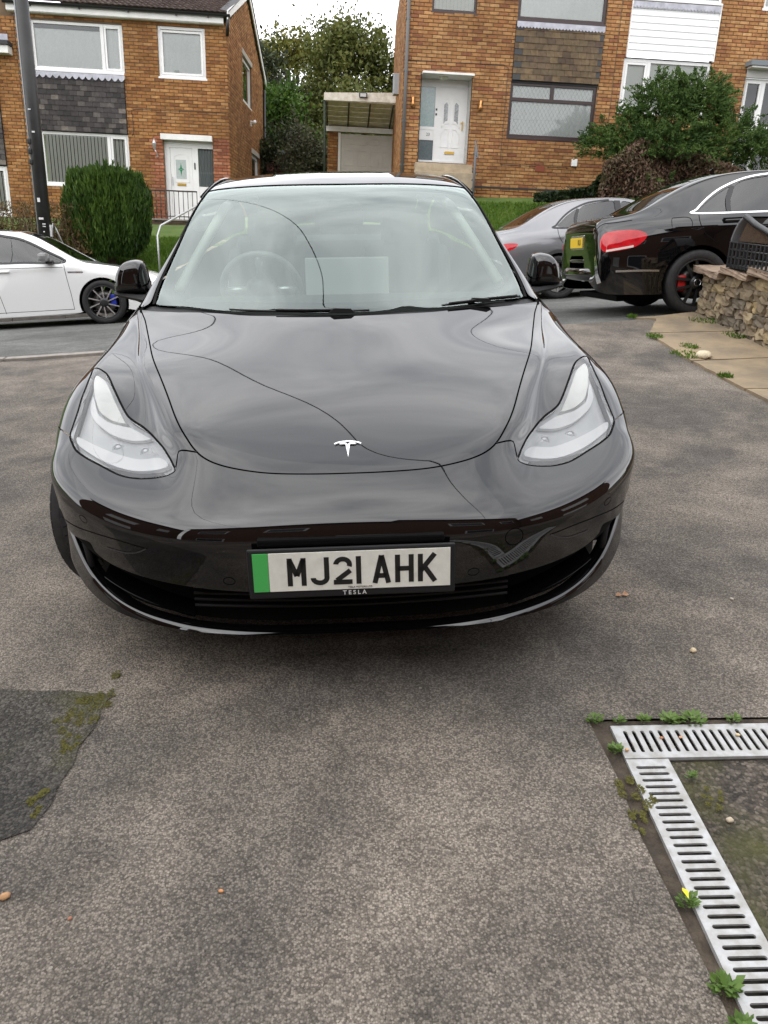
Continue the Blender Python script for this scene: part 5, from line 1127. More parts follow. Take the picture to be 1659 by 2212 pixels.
# number plate: frame, white plate, green flash, letters
pm = Matrix.Translation((0, -.026, .436)) @ Matrix.Rotation(R(90-4), 4, 'X')
plate = MB().box((0, .0, 0), (.552, .140, .014), None, .005).build('number_plate', plastic, hero); plate.matrix_local = pm
wp = MB().box((.021, .006, .0085), (.482, .108, .003)).build('plate_face', mat('plate white', (.74, .73, .66), .35, var=.08, vscale=30), plate)
gp = MB().box((-.2415, .006, .0086), (.041, .108, .003)).build('plate_green_flash', mat('plate green', (.07, .42, .10), .35), plate)
blk = mat('plate black', (.01, .01, .01), .45)
def letter(mb, ch, x, h=.079, w=.050, t=.0135, y0=-.0335, z=.0101):
    def bar(x0, y0_, x1, y1_, tt=t):
        d = Vector((x1-x0, y1_-y0_)); n = Vector((-d.y, d.x)).normalized()*tt/2
        P = [(x0+n.x, y0_+n.y), (x0-n.x, y0_-n.y), (x1-n.x, y1_-n.y), (x1+n.x, y1_+n.y)]
        mb.prism([(x+p[0], y0+p[1]) for p in P], z, z+.0008)
    def arc(cx, cy, rx, ry, a0, a1, n=14):
        o = [(cx+rx*math.cos(R(a0+(a1-a0)*i/n)), cy+ry*math.sin(R(a0+(a1-a0)*i/n))) for i in range(n+1)]; q = [(cx+(rx-t)*math.cos(R(a0+(a1-a0)*i/n)), cy+(ry-t)*math.sin(R(a0+(a1-a0)*i/n))) for i in range(n+1)]
        for i in range(n): mb.prism([(x+o[i][0], y0+o[i][1]), (x+o[i+1][0], y0+o[i+1][1]), (x+q[i+1][0], y0+q[i+1][1]), (x+q[i][0], y0+q[i][1])], z, z+.0008)
    a, b_ = -w/2+t/2, w/2-t/2
    if ch == 'M': bar(a, 0, a, h); bar(b_, 0, b_, h); bar(a, h-.004, 0, h*.36); bar(b_, h-.004, 0, h*.36)
    if ch == 'J': bar(b_, w*.4, b_, h); arc(0, w*.42, w/2, w*.42, 180, 360)
    if ch == '2': arc(0, h-w*.45, w/2, w*.45, -20, 175); bar(w*.40, h*.50, a+.002, t*.9); bar(-w/2, t/2, w/2, t/2)
    if ch == '1': bar(0, 0, 0, h)
    if ch == 'A': bar(a, 0, 0, h); bar(b_, 0, 0, h); bar(-w*.28, h*.27, w*.28, h*.27)
    if ch == 'H': bar(a, 0, a, h); bar(b_, 0, b_, h); bar(a, h/2, b_, h/2)
    if ch == 'K': bar(a, 0, a, h); bar(a, h*.38, b_+.002, h); bar(-w*.12, h*.52, b_+.003, 0)
for ch, x in (('M', -.147), ('J', -.086), ('2', -.025), ('1', .017), ('A', .078), ('H', .139), ('K', .200)):
    mb = MB(); letter(mb, ch, x); mb.build('plate_letter', blk, plate)
small = text_mesh('TESLA MOTORS LTD', .007); small.transform(Matrix.Translation((.02, -.0425, .0105))); link('maker_line', small, blk, plate)
tx = text_mesh('T E S L A', .0165, bold=.0003); tx.transform(Matrix.Translation((.005, -.0595, .0075))); link('frame_lettering', tx, mat('pale print', (.62, .62, .62), .4), plate)
# recess above the plate
MB().box((0, .008, .514), (.50, .03, .022), None, .006).build('plate_recess', matte, hero)
# T badge on the bonnet
bu, bv = 0., 4.80
bp_ = S1.ev(np.array(bu), np.array(bv)); bn = S1.nrm(np.array(bu), np.array(bv))*FL; ty = S1.dv(np.array(bu), np.array(bv)); ty /= np.linalg.norm(ty)
bm_ = Matrix.Identity(4)
for k in range(3): bm_[k][0] = (1, 0, 0)[k]; bm_[k][1] = ty[k]; bm_[k][2] = bn[k]; bm_[k][3] = bp_[k]+bn[k]*.0005
tb = MB()
tb.prism([(-.021, .017), (-.012, .0225), (-.007, .0205), (-.0045, .0205), (0, .014), (.0045, .0205), (.007, .0205), (.012, .0225), (.021, .017), (.0165, .0145), (.0105, .0155), (.0055, .0145), (.0, -.034), (-.0055, .0145), (-.0105, .0155), (-.0165, .0145)][::-1], 0, .003)
arc_o = [(.0395*math.sin(a), .0+.0*a+.0285-.0395*.18*(1-math.cos(a))*3) for a in np.linspace(-1.0, 1.0, 15)]
arc_i = [(.0372*math.sin(a), .0242-.0395*.18*(1-math.cos(a))*3) for a in np.linspace(-1.0, 1.0, 15)]
tb2 = MB()
for i in range(14): tb2.prism([arc_o[i], arc_o[i+1], arc_i[i+1], arc_i[i]][::-1], 0, .003)
bd = link('badge', None, None, hero); bd.matrix_local = bm_ @ Matrix.Scale(1.18, 4)
badge_m = mat('badge bright metal', (.88, .88, .9), .22, .55)
tb.build('badge_stem', badge_m, bd); tb2.build('badge_bar', badge_m, bd)
# wipers
def wiper(pts, joint):
    q = [];
    for u_, v_ in crom(pts, 5):
        p = S1.ev(np.array(u_), np.array(v_)); n = S1.nrm(np.array(u_), np.array(v_))*FL; q.append(tuple(p+n*.005))
    w = MB().tube(q, .0042, 6).build('wiper', plastic, hero); k = len(q)//2
    MB().tube([tuple(np.array(p)+np.array((0, -.006, .006))) for p in q[k-4:k+5]], .004, 6).build('wiper_arm', plastic, w)
    c = q[joint]; MB().prism([(-.05, 0), (.05, 0), (.035, .014), (-.03, .017)], -.008, .008, Matrix.Translation((c[0], c[1]-.012, c[2]-.004)) @ Matrix.Rotation(R(90), 4, 'X')).build('wiper_joint', plastic, w)
wiper([(-1.15, 9.10), (-.6, 9.03), (-.1, 9.02), (.3, 9.03)], 11); wiper([(1.05, 9.10), (1.5, 9.17), (1.9, 9.28)], 4)
# door mirrors
MIR = [(.893, .962), (.895, 1.03), (.905, 1.085), (.925, 1.103), (.955, 1.106), (.99, 1.098), (1.018, 1.075), (1.035, 1.04), (1.045, .995), (1.046, .972), (1.03, .958), (.96, .955)]
for sg in (1, -1):
    mr = link('door_mirror', None, None, hero); prof = []; cen = np.mean(MIR, 0); P = crom(MIR, 3, True)
    for yy, k in ((1.842, .30), (1.846, .62), (1.858, .84), (1.878, .95), (1.91, 1.0), (1.945, 1.0), (1.952, .97)):
        c = cen+np.array([-.01, -.005])*(1-k); sec = [(sg*(c[0]+(p[0]-c[0])*k), yy, c[1]+(p[1]-c[1])*k) for p in P]; prof.append(sec if sg > 0 else sec[::-1])
    b = sweep(MB(), prof); b.sm = [True]*(len(b.sm)-2)+[False]*2; b.build('mirror_shell', paint, mr)
    V = [(sg*(cen[0]+(p[0]-cen[0])*.9), 1.954, cen[1]+(p[1]-cen[1])*.9) for p in P]; MB().add(V, [tuple(range(len(V)))]).build('mirror_glass', chrome, mr)
    sec = []
    for x, y, z, h, d in ((.84, 1.80, .925, .030, .05), (.885, 1.83, .936, .022, .05), (.94, 1.865, .944, .014, .05), (1.0, 1.885, .952, .011, .045), (1.048, 1.895, .962, .009, .035)):
        q = [(sg*x, y-d, z), (sg*x, y-d*.6, z+h), (sg*x, y+d, z+h), (sg*x, y+d, z-h), (sg*x, y-d*.6, z-h)]; sec.append(q if sg > 0 else q[::-1])
    sweep(MB(), sec).build('mirror_arm', plastic, mr)
# ---- wheels
def tyre(rad, wid, rim, parent, blocks=64):
    p = [(rim, -wid*.44), (rim+.012, -wid*.5), (rad*.86, -wid*.53), (rad*.95, -wid*.5), (rad*.982, -wid*.42), (rad*.986, 0), (rad*.982, wid*.42), (rad*.95, wid*.5), (rad*.86, wid*.53), (rim+.012, wid*.5), (rim, wid*.44)]
    q = Matrix.Rotation(R(90), 4, 'Y')
    t = MB().lathe(p, 72, q).build('tyre', rubber, parent)
    tr = MB()
    for rib, (x0, x1) in enumerate(((-.47, -.30), (-.27, -.10), (-.07, .07), (.10, .27), (.30, .47))):
        for k in range(blocks):
            a0 = 2*math.pi*(k+.06+.5*(rib % 2))/blocks; a1 = 2*math.pi*(k+.92+.5*(rib % 2))/blocks; sk = .35*2*math.pi/blocks*(1 if rib < 2 else -1 if rib > 2 else 0)
            def P(x, a, r): return (x*wid, r*math.sin(a), r*math.cos(a))
            r1 = rad*(1.0 if abs(x0+x1) < .5 else .985); r0 = rad*.955
            V = [P(x0, a0, r0), P(x1, a0+sk, r0), P(x1, a1+sk, r0), P(x0, a1, r0), P(x0, a0, r1*(.988 if x0 < -.4 else 1)), P(x1, a0+sk, r1*(.988 if x1 > .4 else 1)), P(x1, a1+sk, r1*(.988 if x1 > .4 else 1)), P(x0, a1, r1*(.988 if x0 < -.4 else 1))]
            tr.add(V, [(4, 5, 6, 7), (0, 1, 5, 4), (1, 2, 6, 5), (2, 3, 7, 6), (3, 0, 4, 7)])
    tr.build('tread', rubber, t, kind='stuff'); return t
def wheel(parent, loc, steer, side, rad=.334, wid=.235):
    w = link('wheel', None, None, parent); w.matrix_local = Matrix.Translation(loc) @ Matrix.Rotation(steer, 4, 'Z')
    tyre(rad, wid, rad*.70, w)
    q = Matrix.Rotation(R(90*side), 4, 'Y')
    rim = MB().lathe([(rad*.71, -wid*.42), (rad*.66, -wid*.3), (rad*.64, wid*.25), (rad*.70, wid*.44), (rad*.72, wid*.46)], 48, q).build('rim', alloy_dark, w)
    sp = MB()
    for k in range(10):
        a = 2*math.pi*k/10; c, s_ = math.cos(a), math.sin(a)
        pts = [(-.018, .05), (.018, .05), (.026, rad*.66), (-.026, rad*.66)]
        sp.prism([(c*x-s_*y, s_*x+c*y) for x, y in pts], wid*.30, wid*.38, q)
    sp.lathe([(.001, wid*.40), (.055, wid*.40), (.06, wid*.30)], 24, q)
    sp.build('spokes', alloy_dark, rim); return w
ST = R(-20)
for sg in (1, -1):
    wheel(hero, (sg*.79, .841, .334), ST, sg); wheel(hero, (sg*.79, 3.716, .334), 0, sg)
    for yc in (.841, 3.716):   # wheel-arch liner
        al = MB()
        for i in range(24):
            a0, a1 = math.pi*1.12*i/24-.2, math.pi*1.12*(i+1)/24-.2; rr = .375
            al.add([(sg*.88, yc+rr*math.cos(a0), .335+rr*math.sin(a0)), (sg*.88, yc+rr*math.cos(a1), .335+rr*math.sin(a1)), (sg*.55, yc+rr*math.cos(a1), .335+rr*math.sin(a1)), (sg*.55, yc+rr*math.cos(a0), .335+rr*math.sin(a0))], [(0, 1, 2, 3)])
        al.build('arch_liner', matte, hero)
MB().box((0, 2.4, .19), (1.40, 3.9, .05)).build('floor_pan', matte, hero)
# ---- cabin
def seat(x, y, rear=False):
    s_ = link('seat', None, None, hero); s_.matrix_local = Matrix.Translation((x, y, 0))
    q = Matrix.Rotation(R(-22), 3, 'X')
    MB().box((0, 0, .50), (.50, .52, .20), None, .07).build('cushion', seat_m, s_)
    b = MB().box((0, .33, .82), (.50, .17, .62), q, .075); b.build('backrest', seat_m, s_)
    MB().box((0, .47, 1.195), (.27, .11, .20), q, .05).build('headrest', seat_m, s_)
seat(-.37, 2.25); seat(.37, 2.25)
rs = link('rear_bench', None, None, hero)
MB().box((0, 3.05, .52), (1.34, .5, .2), None, .07).build('cushion', seat_m, rs)
MB().box((0, 3.42, .85), (1.34, .16, .60), Matrix.Rotation(R(-24), 3, 'X'), .06).build('backrest', seat_m, rs)
for x in (-.42, 0, .42): MB().box((x, 3.55, 1.17), (.25, .09, .13), Matrix.Rotation(R(-24), 3, 'X'), .04).build('headrest', seat_m, rs)
dm = mat('dashboard grey', (.05, .051, .052), .7)
MB().box((0, 1.66, .86), (1.44, .44, .17), None, .05).build('dashboard', dm, hero)
MB().box((0, 1.47, .875), (1.36, .20, .10), None, .02).build('dashboard_top', dm, hero)
scn = MB().box((.03, 1.83, .99), (.385, .016, .235), Matrix.Rotation(R(-12), 3, 'X'), .006).build('touch_screen', mat('screen back', (.36, .37, .37), .45), hero)
sw = link('steering_wheel', None, None, hero); sw.matrix_local = Matrix.Translation((-.37, 1.88, .965)) @ Matrix.Rotation(R(-66), 4, 'X')
MB().tube([(.178*math.cos(a), .178*math.sin(a), 0) for a in np.linspace(0, 2*math.pi, 40, endpoint=False)], .016, 10, closed=True).build('rim', mat('wheel leather', (.22, .22, .22), .4), sw)
MB().lathe([(.001, .03), (.055, .03), (.075, .0), (.06, -.06), (.001, -.07)], 20).build('hub', seat_m, sw)
for a in (0, math.pi, -math.pi/2): MB().tube([(.05*math.cos(a), .05*math.sin(a), 0), (.17*math.cos(a), .17*math.sin(a), 0)], .017, 8).build('spoke', silver, sw)
cam_h = MB().prism([(-.05, .06), (.05, .06), (.115, -.075), (.075, -.06), (.045, -.02), (-.045, -.02), (-.075, -.06), (-.115, -.075)], -.012, .012, Matrix.Translation((0, 2.035, 1.345)) @ Matrix.Rotation(R(28), 4, 'X')).build('camera_housing', plastic, hero)
mi = MB().box((0, 2.06, 1.27), (.235, .03, .075), Matrix.Rotation(R(10), 3, 'X'), .02).build('interior_mirror', plastic, hero)
for sg in (1, -1):
    MB().tube([(sg*.70, 1.62, 1.0), (sg*.63, 1.92, 1.16), (sg*.56, 2.25, 1.32), (sg*.52, 2.7, 1.38), (sg*.50, 3.2, 1.36)], .022, 8).build('pillar_trim', pale_trim, hero)
# ---------------------------------------------------------------- cars parked along the road
def side_uv(S, pts, sg):
    """(u,v) on one flank for side-view points (y,z)"""
    if not hasattr(S, '_sg'):
        U, V = np.meshgrid(np.linspace(2.2, S.n, 150), np.linspace(0, S.m, 20*S.m+1)); S._sg = (U.ravel(), V.ravel(), S.ev(U.ravel(), V.ravel()))
    U, V, G = S._sg; out = []
    for y, z in pts:
        k = np.argmin((G[:, 1]-y)**2+(G[:, 2]-z)**2); uv = np.array([U[k], V[k]])
        for _ in range(6):
            a = S.ev(uv[0], uv[1])[1:]; J = np.stack([S.du(uv[0], uv[1])[1:], S.dv(uv[0], uv[1])[1:]], 1)
            d = np.linalg.lstsq(J, np.array([y, z])-a, rcond=None)[0]; uv = uv+np.clip(d, -.2, .2); uv[0] = np.clip(uv[0], 2.0, S.n); uv[1] = np.clip(uv[1], 0, S.m)
        out.append((sg*uv[0], uv[1]))
    return np.array(out)
def car_rows(st):
    rows = []
    for (y, zt, xe, ze, x4, z4, xb, zb, xm, zm, xs, zs) in st:
        rows.append([(0, y, zt), (.5*xe, y, zt-.22*(zt-ze)), (xe, y, ze), (xe*.4+x4*.6+.008, y, ze*.45+z4*.55+.006), (x4*.93+xb*.07, y, z4*.93+zb*.07), (xb, y, zb), (xb*.4+xm*.6+.004, y, zb*.6+zm*.4), (xm, y, zm), (xs, y, zs)])
    return rows
MERC = [(0.02,0.68,0.5,0.66,0.62,0.62,0.68,0.58,0.7,0.5,0.66,0.25),(0.12,0.76,0.55,0.74,0.7,0.7,0.78,0.66,0.82,0.5,0.78,0.22),(0.5,0.87,0.62,0.86,0.76,0.84,0.85,0.8,0.905,0.6,0.88,0.2),(0.95,0.94,0.66,0.93,0.8,0.91,0.87,0.87,0.92,0.68,0.915,0.3),(1.45,1.0,0.7,0.985,0.8,0.955,0.88,0.91,0.925,0.65,0.9,0.2),(1.75,1.1,0.66,1.075,0.76,1.0,0.885,0.935,0.925,0.65,0.9,0.19),(2.2,1.37,0.58,1.335,0.67,1.27,0.89,0.955,0.927,0.65,0.9,0.19),(2.6,1.455,0.56,1.425,0.63,1.375,0.89,0.965,0.927,0.65,0.9,0.19),(3.1,1.465,0.55,1.44,0.615,1.39,0.885,0.975,0.927,0.65,0.9,0.19),(3.5,1.44,0.54,1.41,0.605,1.355,0.88,0.985,0.927,0.66,0.9,0.2),(3.85,1.345,0.56,1.31,0.64,1.245,0.87,0.99,0.927,0.7,0.91,0.25),(4.15,1.2,0.6,1.17,0.7,1.11,0.86,0.985,0.92,0.7,0.905,0.23),(4.393,1.085,0.64,1.07,0.74,1.04,0.84,0.97,0.905,0.68,0.885,0.24),(4.627,1.05,0.63,1.035,0.71,1.005,0.8,0.95,0.875,0.65,0.85,0.25),(4.735,1.03,0.6,1.015,0.68,0.985,0.76,0.93,0.835,0.62,0.81,0.27),(4.793,0.93,0.56,0.92,0.64,0.9,0.71,0.85,0.78,0.6,0.76,0.3),(4.807,0.8,0.42,0.79,0.48,0.78,0.55,0.74,0.62,0.56,0.6,0.36),(4.81,0.66,0.2,0.66,0.24,0.655,0.28,0.64,0.32,0.56,0.3,0.46)]
GOLF = [(.02,.62,.45,.60,.58,.57,.66,.53,.70,.45,.66,.2),(.12,.70,.52,.68,.66,.65,.76,.61,.80,.45,.77,.18),(.45,.80,.58,.79,.72,.775,.82,.745,.86,.55,.85,.18),(.88,.88,.62,.875,.76,.855,.85,.82,.885,.66,.885,.3),(1.08,.925,.65,.91,.78,.89,.855,.86,.89,.65,.885,.26),(1.28,1.0,.64,1.0,.76,.95,.86,.905,.893,.62,.87,.18),(1.66,1.28,.58,1.24,.67,1.18,.865,.93,.895,.62,.87,.17),(2.0,1.42,.55,1.395,.625,1.34,.865,.945,.895,.62,.87,.17),(2.5,1.465,.54,1.44,.605,1.39,.865,.955,.895,.62,.87,.17),(3.15,1.46,.53,1.435,.595,1.38,.86,.965,.895,.62,.88,.2),(3.75,1.40,.52,1.37,.59,1.31,.85,.98,.89,.66,.885,.3),(4.05,1.26,.54,1.22,.62,1.16,.82,.985,.87,.66,.85,.22),(4.2,1.0,.56,.98,.66,.95,.78,.9,.83,.6,.81,.24),(4.27,.75,.45,.74,.55,.73,.66,.7,.72,.5,.7,.3),(4.28,.6,.25,.6,.3,.59,.36,.57,.4,.5,.38,.4)]
tint = glass('tinted car glass', (.22, .25, .25), 1.75)
def road_frame(c, wheel_local, k=.09):
    """place a car on the road facing right, with the given wheel contact at drive-frame point c"""
    t = Vector((1, k, .045-.073*k)).normalized(); n = Vector((-.045, .073, 1)).normalized(); Y = -t; X = Y.cross(n).normalized()
    m = Matrix(((X.x, Y.x, n.x, 0), (X.y, Y.y, n.y, 0), (X.z, Y.z, n.z, 0), (0, 0, 0, 1)))
    p = m.to_3x3() @ Vector(wheel_local); m.translation = Vector(c)-p
    return TW @ m
def spoke_wheel(parent, loc, rad, wid, side, rim_r, mrim, spokes, face=None, caliper=None, hub=None):
    w = link('wheel', None, None, parent); w.location = loc
    q = Matrix.Rotation(R(90*side), 4, 'Y')
    MB().lathe([(rim_r, -wid*.45), (rim_r+.012, -wid*.5), (rad*.9, -wid*.52), (rad*.97, -wid*.46), (rad, -wid*.36), (rad, wid*.36), (rad*.97, wid*.46), (rad*.9, wid*.52), (rim_r+.012, wid*.5), (rim_r, wid*.45)], 56, q).build('tyre', rubber, w)
    rim = MB().lathe([(rim_r*.96, -wid*.4), (rim_r*.92, wid*.1), (rim_r*.95, wid*.40), (rim_r*1.02, wid*.47), (rim_r*1.0, wid*.49), (rim_r*.95, wid*.46)], 56, q).build('rim', mrim, w)
    sp = MB()
    for k in range(5):
        for s_ in (-1, 1):
            a = 2*math.pi*k/5; c, s2 = math.cos(a), math.sin(a)
            P = spokes(s_)
            for z0, z1 in ((wid*.30, wid*.40),): sp.prism([(c*x-s2*y, s2*x+c*y) for x, y in P], z0, z1, q)
    sp.build('spokes', face or mrim, rim)
    MB().lathe([(.001, wid*.44), (.035, wid*.44), (.07, wid*.40), (.075, wid*.30)], 24, q).build('hub', hub or mrim, rim)
    MB().lathe([(.05, 0), (rim_r*.72, 0), (rim_r*.72, .02), (.05, .02)], 32, q @ Matrix.Translation((0, 0, wid*.05)), True).build('brake_disc', mat('brake disc', (.12, .115, .11), .4, .8), w)
    if caliper: MB().box((side*wid*.12, caliper[1], caliper[2]), (.07, .09, .17), Matrix.Rotation(caliper[3], 3, 'X'), .02).build('brake_caliper', caliper[0], w)
    return w
def arch_loop(S, yc, r, zc, sg, n=26):
    pts = [(yc+r*math.cos(a), zc+r*math.sin(a)) for a in np.linspace(-.5, math.pi+.5, n)]
    L = side_uv(S, pts, sg); return L
def build_car(root, st, body_m, arches, wins, seams, wheel_r, glass_m, scr, rear, clad=None):
    S = Surf(car_rows(st)); f = 1 if S.nrm(np.array(0.), np.array(7.))[2] > 0 else -1
    ar = []
    for sg in (1, -1):
        for yc, r in arches:
            L = arch_loop(S, yc, r, wheel_r, sg); out = L.copy(); e0, e1 = L[0].copy(), L[-1].copy()
            ar.append(np.vstack([L, [(sg*8, e1[1])], [(sg*8, e0[1])]]))
    glz = []
    for sg in (1, -1):
        for w in wins: glz.append(loop_side(S, w, sg))
    glz.append(mirror_loop(crom(scr, 5))); glz.append(mirror_loop(crom(rear, 5)))
    B = np.vstack([np.stack([np.linspace(-8, 8, 65), np.full(65, 0.)], 1), np.stack([np.full(90, 8.), np.linspace(0, S.m, 92)[1:-1]], 1), np.stack([np.linspace(8, -8, 65), np.full(65, float(S.m))], 1), np.stack([np.full(90, -8.), np.linspace(S.m, 0, 92)[1:-1]], 1)])
    panel('body', S, B, body_m, root, holes=ar+glz, gap=0, flip=f, step=(.25, .16), skirt=.02)
    nm = ['side_window']*(2*len(wins))+['windscreen', 'rear_window']
    for k, (l, n_) in enumerate(zip(glz, nm)): panel(n_, S, l, glass_m, root, gap=0, off=-.006, flip=f, skirt=0, step=(.3, .2))
    for sg in (1, -1):
        for s_ in seams: ribbon('panel_gap', S, side_uv(S, crom(s_, 4), sg), .007, matte, root, off=.0015, flip=f, n=1)
        for yc, r in arches:
            al = MB()
            for i in range(20):
                a0, a1 = math.pi*1.2*i/20-.3, math.pi*1.2*(i+1)/20-.3; x0 = sg*(S.ev(np.array(7.5), np.array(6.))[0]-.04); rr = r+.004
                al.add([(x0, yc+rr*math.cos(a0), wheel_r+rr*math.sin(a0)), (x0, yc+rr*math.cos(a1), wheel_r+rr*math.sin(a1)), (sg*.45, yc+rr*math.cos(a1), wheel_r+rr*math.sin(a1)), (sg*.45, yc+rr*math.cos(a0), wheel_r+rr*math.sin(a0))], [(0, 1, 2, 3)])
            al.build('arch_liner', matte, root)
    L_ = st[-1][0]
    MB().box((0, L_/2, .20), (1.5, L_-.5, .06)).build('floor_pan', matte, root)
    MB().box((0, L_*.52, .62), (1.35, L_*.5, .5), None, .1).build('cabin', dark_room, root)
    for x in (-.36, .36): MB().box((x, L_*.53, .98), (.46, .14, .5), Matrix.Rotation(R(-20), 3, 'X'), .06).box((x, L_*.555, 1.24), (.24, .1, .16), None, .04).build('seat', seat_m, root)
    return S, f
def loop_side(S, P, sg):
    q = crom(P, 4, True); return side_uv(S, q, sg)
# ---- white hatchback
g_m = mat('white car paint', (.74, .74, .735), .18, 0, 1.)
golf = thing('parked_car', 'white hatchback with black roof parked across the road beside the black pole', 'car', road_frame((-3.60, 10.55, float(z_road(-3.60, 10.55))), (-.79, .88, 0)), 'cars parked along the road')
gw = [[(1.36,.93),(1.62,1.10),(1.95,1.275),(2.2,1.34),(2.36,1.35),(2.40,1.15),(2.40,.975),(1.95,.95)], [(2.50,.975),(2.48,1.15),(2.46,1.355),(3.0,1.35),(3.35,1.29),(3.55,1.12),(3.5,1.0),(3.0,.985)]]
gs = [[(1.38,.90),(1.37,.75),(1.34,.45),(1.33,.22)], [(2.44,.955),(2.42,.75),(2.36,.45),(2.32,.20)], [(1.40,.86),(2.0,.875),(3.4,.90)], [(1.33,.245),(2.5,.245),(3.0,.245)]]
SG, fg = build_car(golf, GOLF, g_m, [(.88, .365), (3.50, .365)], gw, gs, .322, tint, [(0,7.05),(1.2,7.03),(1.85,6.9),(1.95,6.4),(1.95,5.6),(1.9,4.9),(1.5,4.62),(.8,4.5),(0,4.45)], [(0,11.4),(1.5,11.4),(1.9,11.2),(1.9,10.4),(1.2,10.3),(0,10.3)])
# black roof skin
rp = mirror_loop(np.vstack([crom([(0,10.1),(1.5,10.1),(2.3,10.0)], 4), crom([(2.35,9),(2.35,8),(2.3,7.3),(1.9,7.12),(1.2,7.12),(0,7.14)], 4)]))
panel('roof_skin', SG, rp, paint, golf, gap=0, off=.003, flip=fg, step=(.3, .2))
trim = mat('black window trim', (.010, .010, .011), .3)
for sg in (1, -1):
    ribbon('window_trim', SG, np.vstack([loop_side(SG, gw[0], sg), loop_side(SG, gw[0], sg)[:1]]), .035, trim, golf, off=.002, flip=fg, n=1)
    ribbon('window_trim', SG, side_uv(SG, crom([(2.45,.97),(2.43,1.35)], 4), sg), .08, trim, golf, off=.003, flip=fg, n=1)
    ribbon('badge_strip', SG, side_uv(SG, crom([(1.12,.775),(1.34,.785)], 4), sg), .022, chrome, golf, off=.004, flip=fg, n=1)
    ribbon('sill_skirt', SG, side_uv(SG, crom([(1.25,.215),(2,.205),(3.1,.205)], 4), sg), .05, g_m, golf, off=.018, flip=fg, n=1)
    hp = SG.ev(*[np.array(a) for a in side_uv(SG, [(2.26, .83)], sg)[0]]); MB().box((hp[0]+sg*.012, 2.26, .835), (.028, .20, .03), None, .012).build('door_handle', g_m, golf)
    mir = link('door_mirror', None, None, golf)
    MB().box((sg*.985, 1.62, 1.01), (.17, .13, .13), Matrix.Rotation(R(8*sg), 3, 'Z'), .045).build('mirror_shell', mat('grey mirror shell', (.22, .22, .22), .3, .3), mir)
    MB().box((sg*.93, 1.56, .94), (.13, .10, .05), None, .02).build('mirror_arm', trim, mir)
    hl_ = loop_side(SG, [(.16,.60),(.35,.665),(.62,.715),(.60,.665),(.35,.58),(.18,.56)], sg); panel('headlight', SG, hl_, mat('grey lamp', (.35, .37, .40), .15, .3, 1), golf, gap=0, off=.002, flip=fg, step=(.2, .1))
gsp = lambda s_: [(s_*.012, .04), (s_*.012+.017, .04), (s_*.075+.010, .236), (s_*.075-.010, .236)]
gsil = mat('machined alloy', (.55, .53, .52), .3, .8)
for sg in (1, -1):
    for y in (.88, 3.50): spoke_wheel(golf, (sg*.80, y, .322), .322, .225, sg, .245, alloy_dark, gsp, gsil, (mat('blue caliper', (.01, .03, .35), .4), -.135, .03, R(0)))
# ---- black saloon with red tail lamp
mer = thing('parked_car', 'black saloon with red tail lamp and yellow plate at the right', 'car', road_frame((3.82, 6.52, float(z_road(3.82, 6.52))), (-.815, 3.754, 0), -.03), 'cars parked along the road')
mw_ = [[(1.85,1.0),(2.05,1.16),(2.3,1.30),(2.58,1.37),(2.63,1.2),(2.64,1.015)], [(2.73,1.02),(2.72,1.2),(2.70,1.375),(3.0,1.37),(3.28,1.32),(3.40,1.17),(3.42,1.035)], [(3.47,1.037),(3.45,1.15),(3.37,1.285),(3.55,1.20),(3.70,1.10),(3.745,1.045)]]
ms_ = [[(2.68,1.0),(2.67,.7),(2.64,.3)], [(3.76,1.03),(3.76,.93),(3.70,.82),(3.56,.72)], [(1.5,.93),(1.46,.6),(1.42,.25)]]
SM, fm = build_car(mer, MERC, paint, [(.88, .375), (3.754, .38)], mw_, ms_, .333, tint, [(0,6.9),(1.2,6.88),(1.9,6.75),(1.95,6.2),(1.95,5.5),(1.8,4.8),(1,4.6),(0,4.5)], [(0,11.9),(1.2,11.85),(1.85,11.6),(1.95,11.0),(1.95,10.2),(1.85,9.7),(1.2,9.55),(0,9.5)])
bright = mat('brushed window trim', (.75, .75, .76), .2, 1)
tail_m = mat('red lamp glass', (.40, .003, .008), .08, 0, 1, .2, var2=(.55, .012, .02), vscale=14)
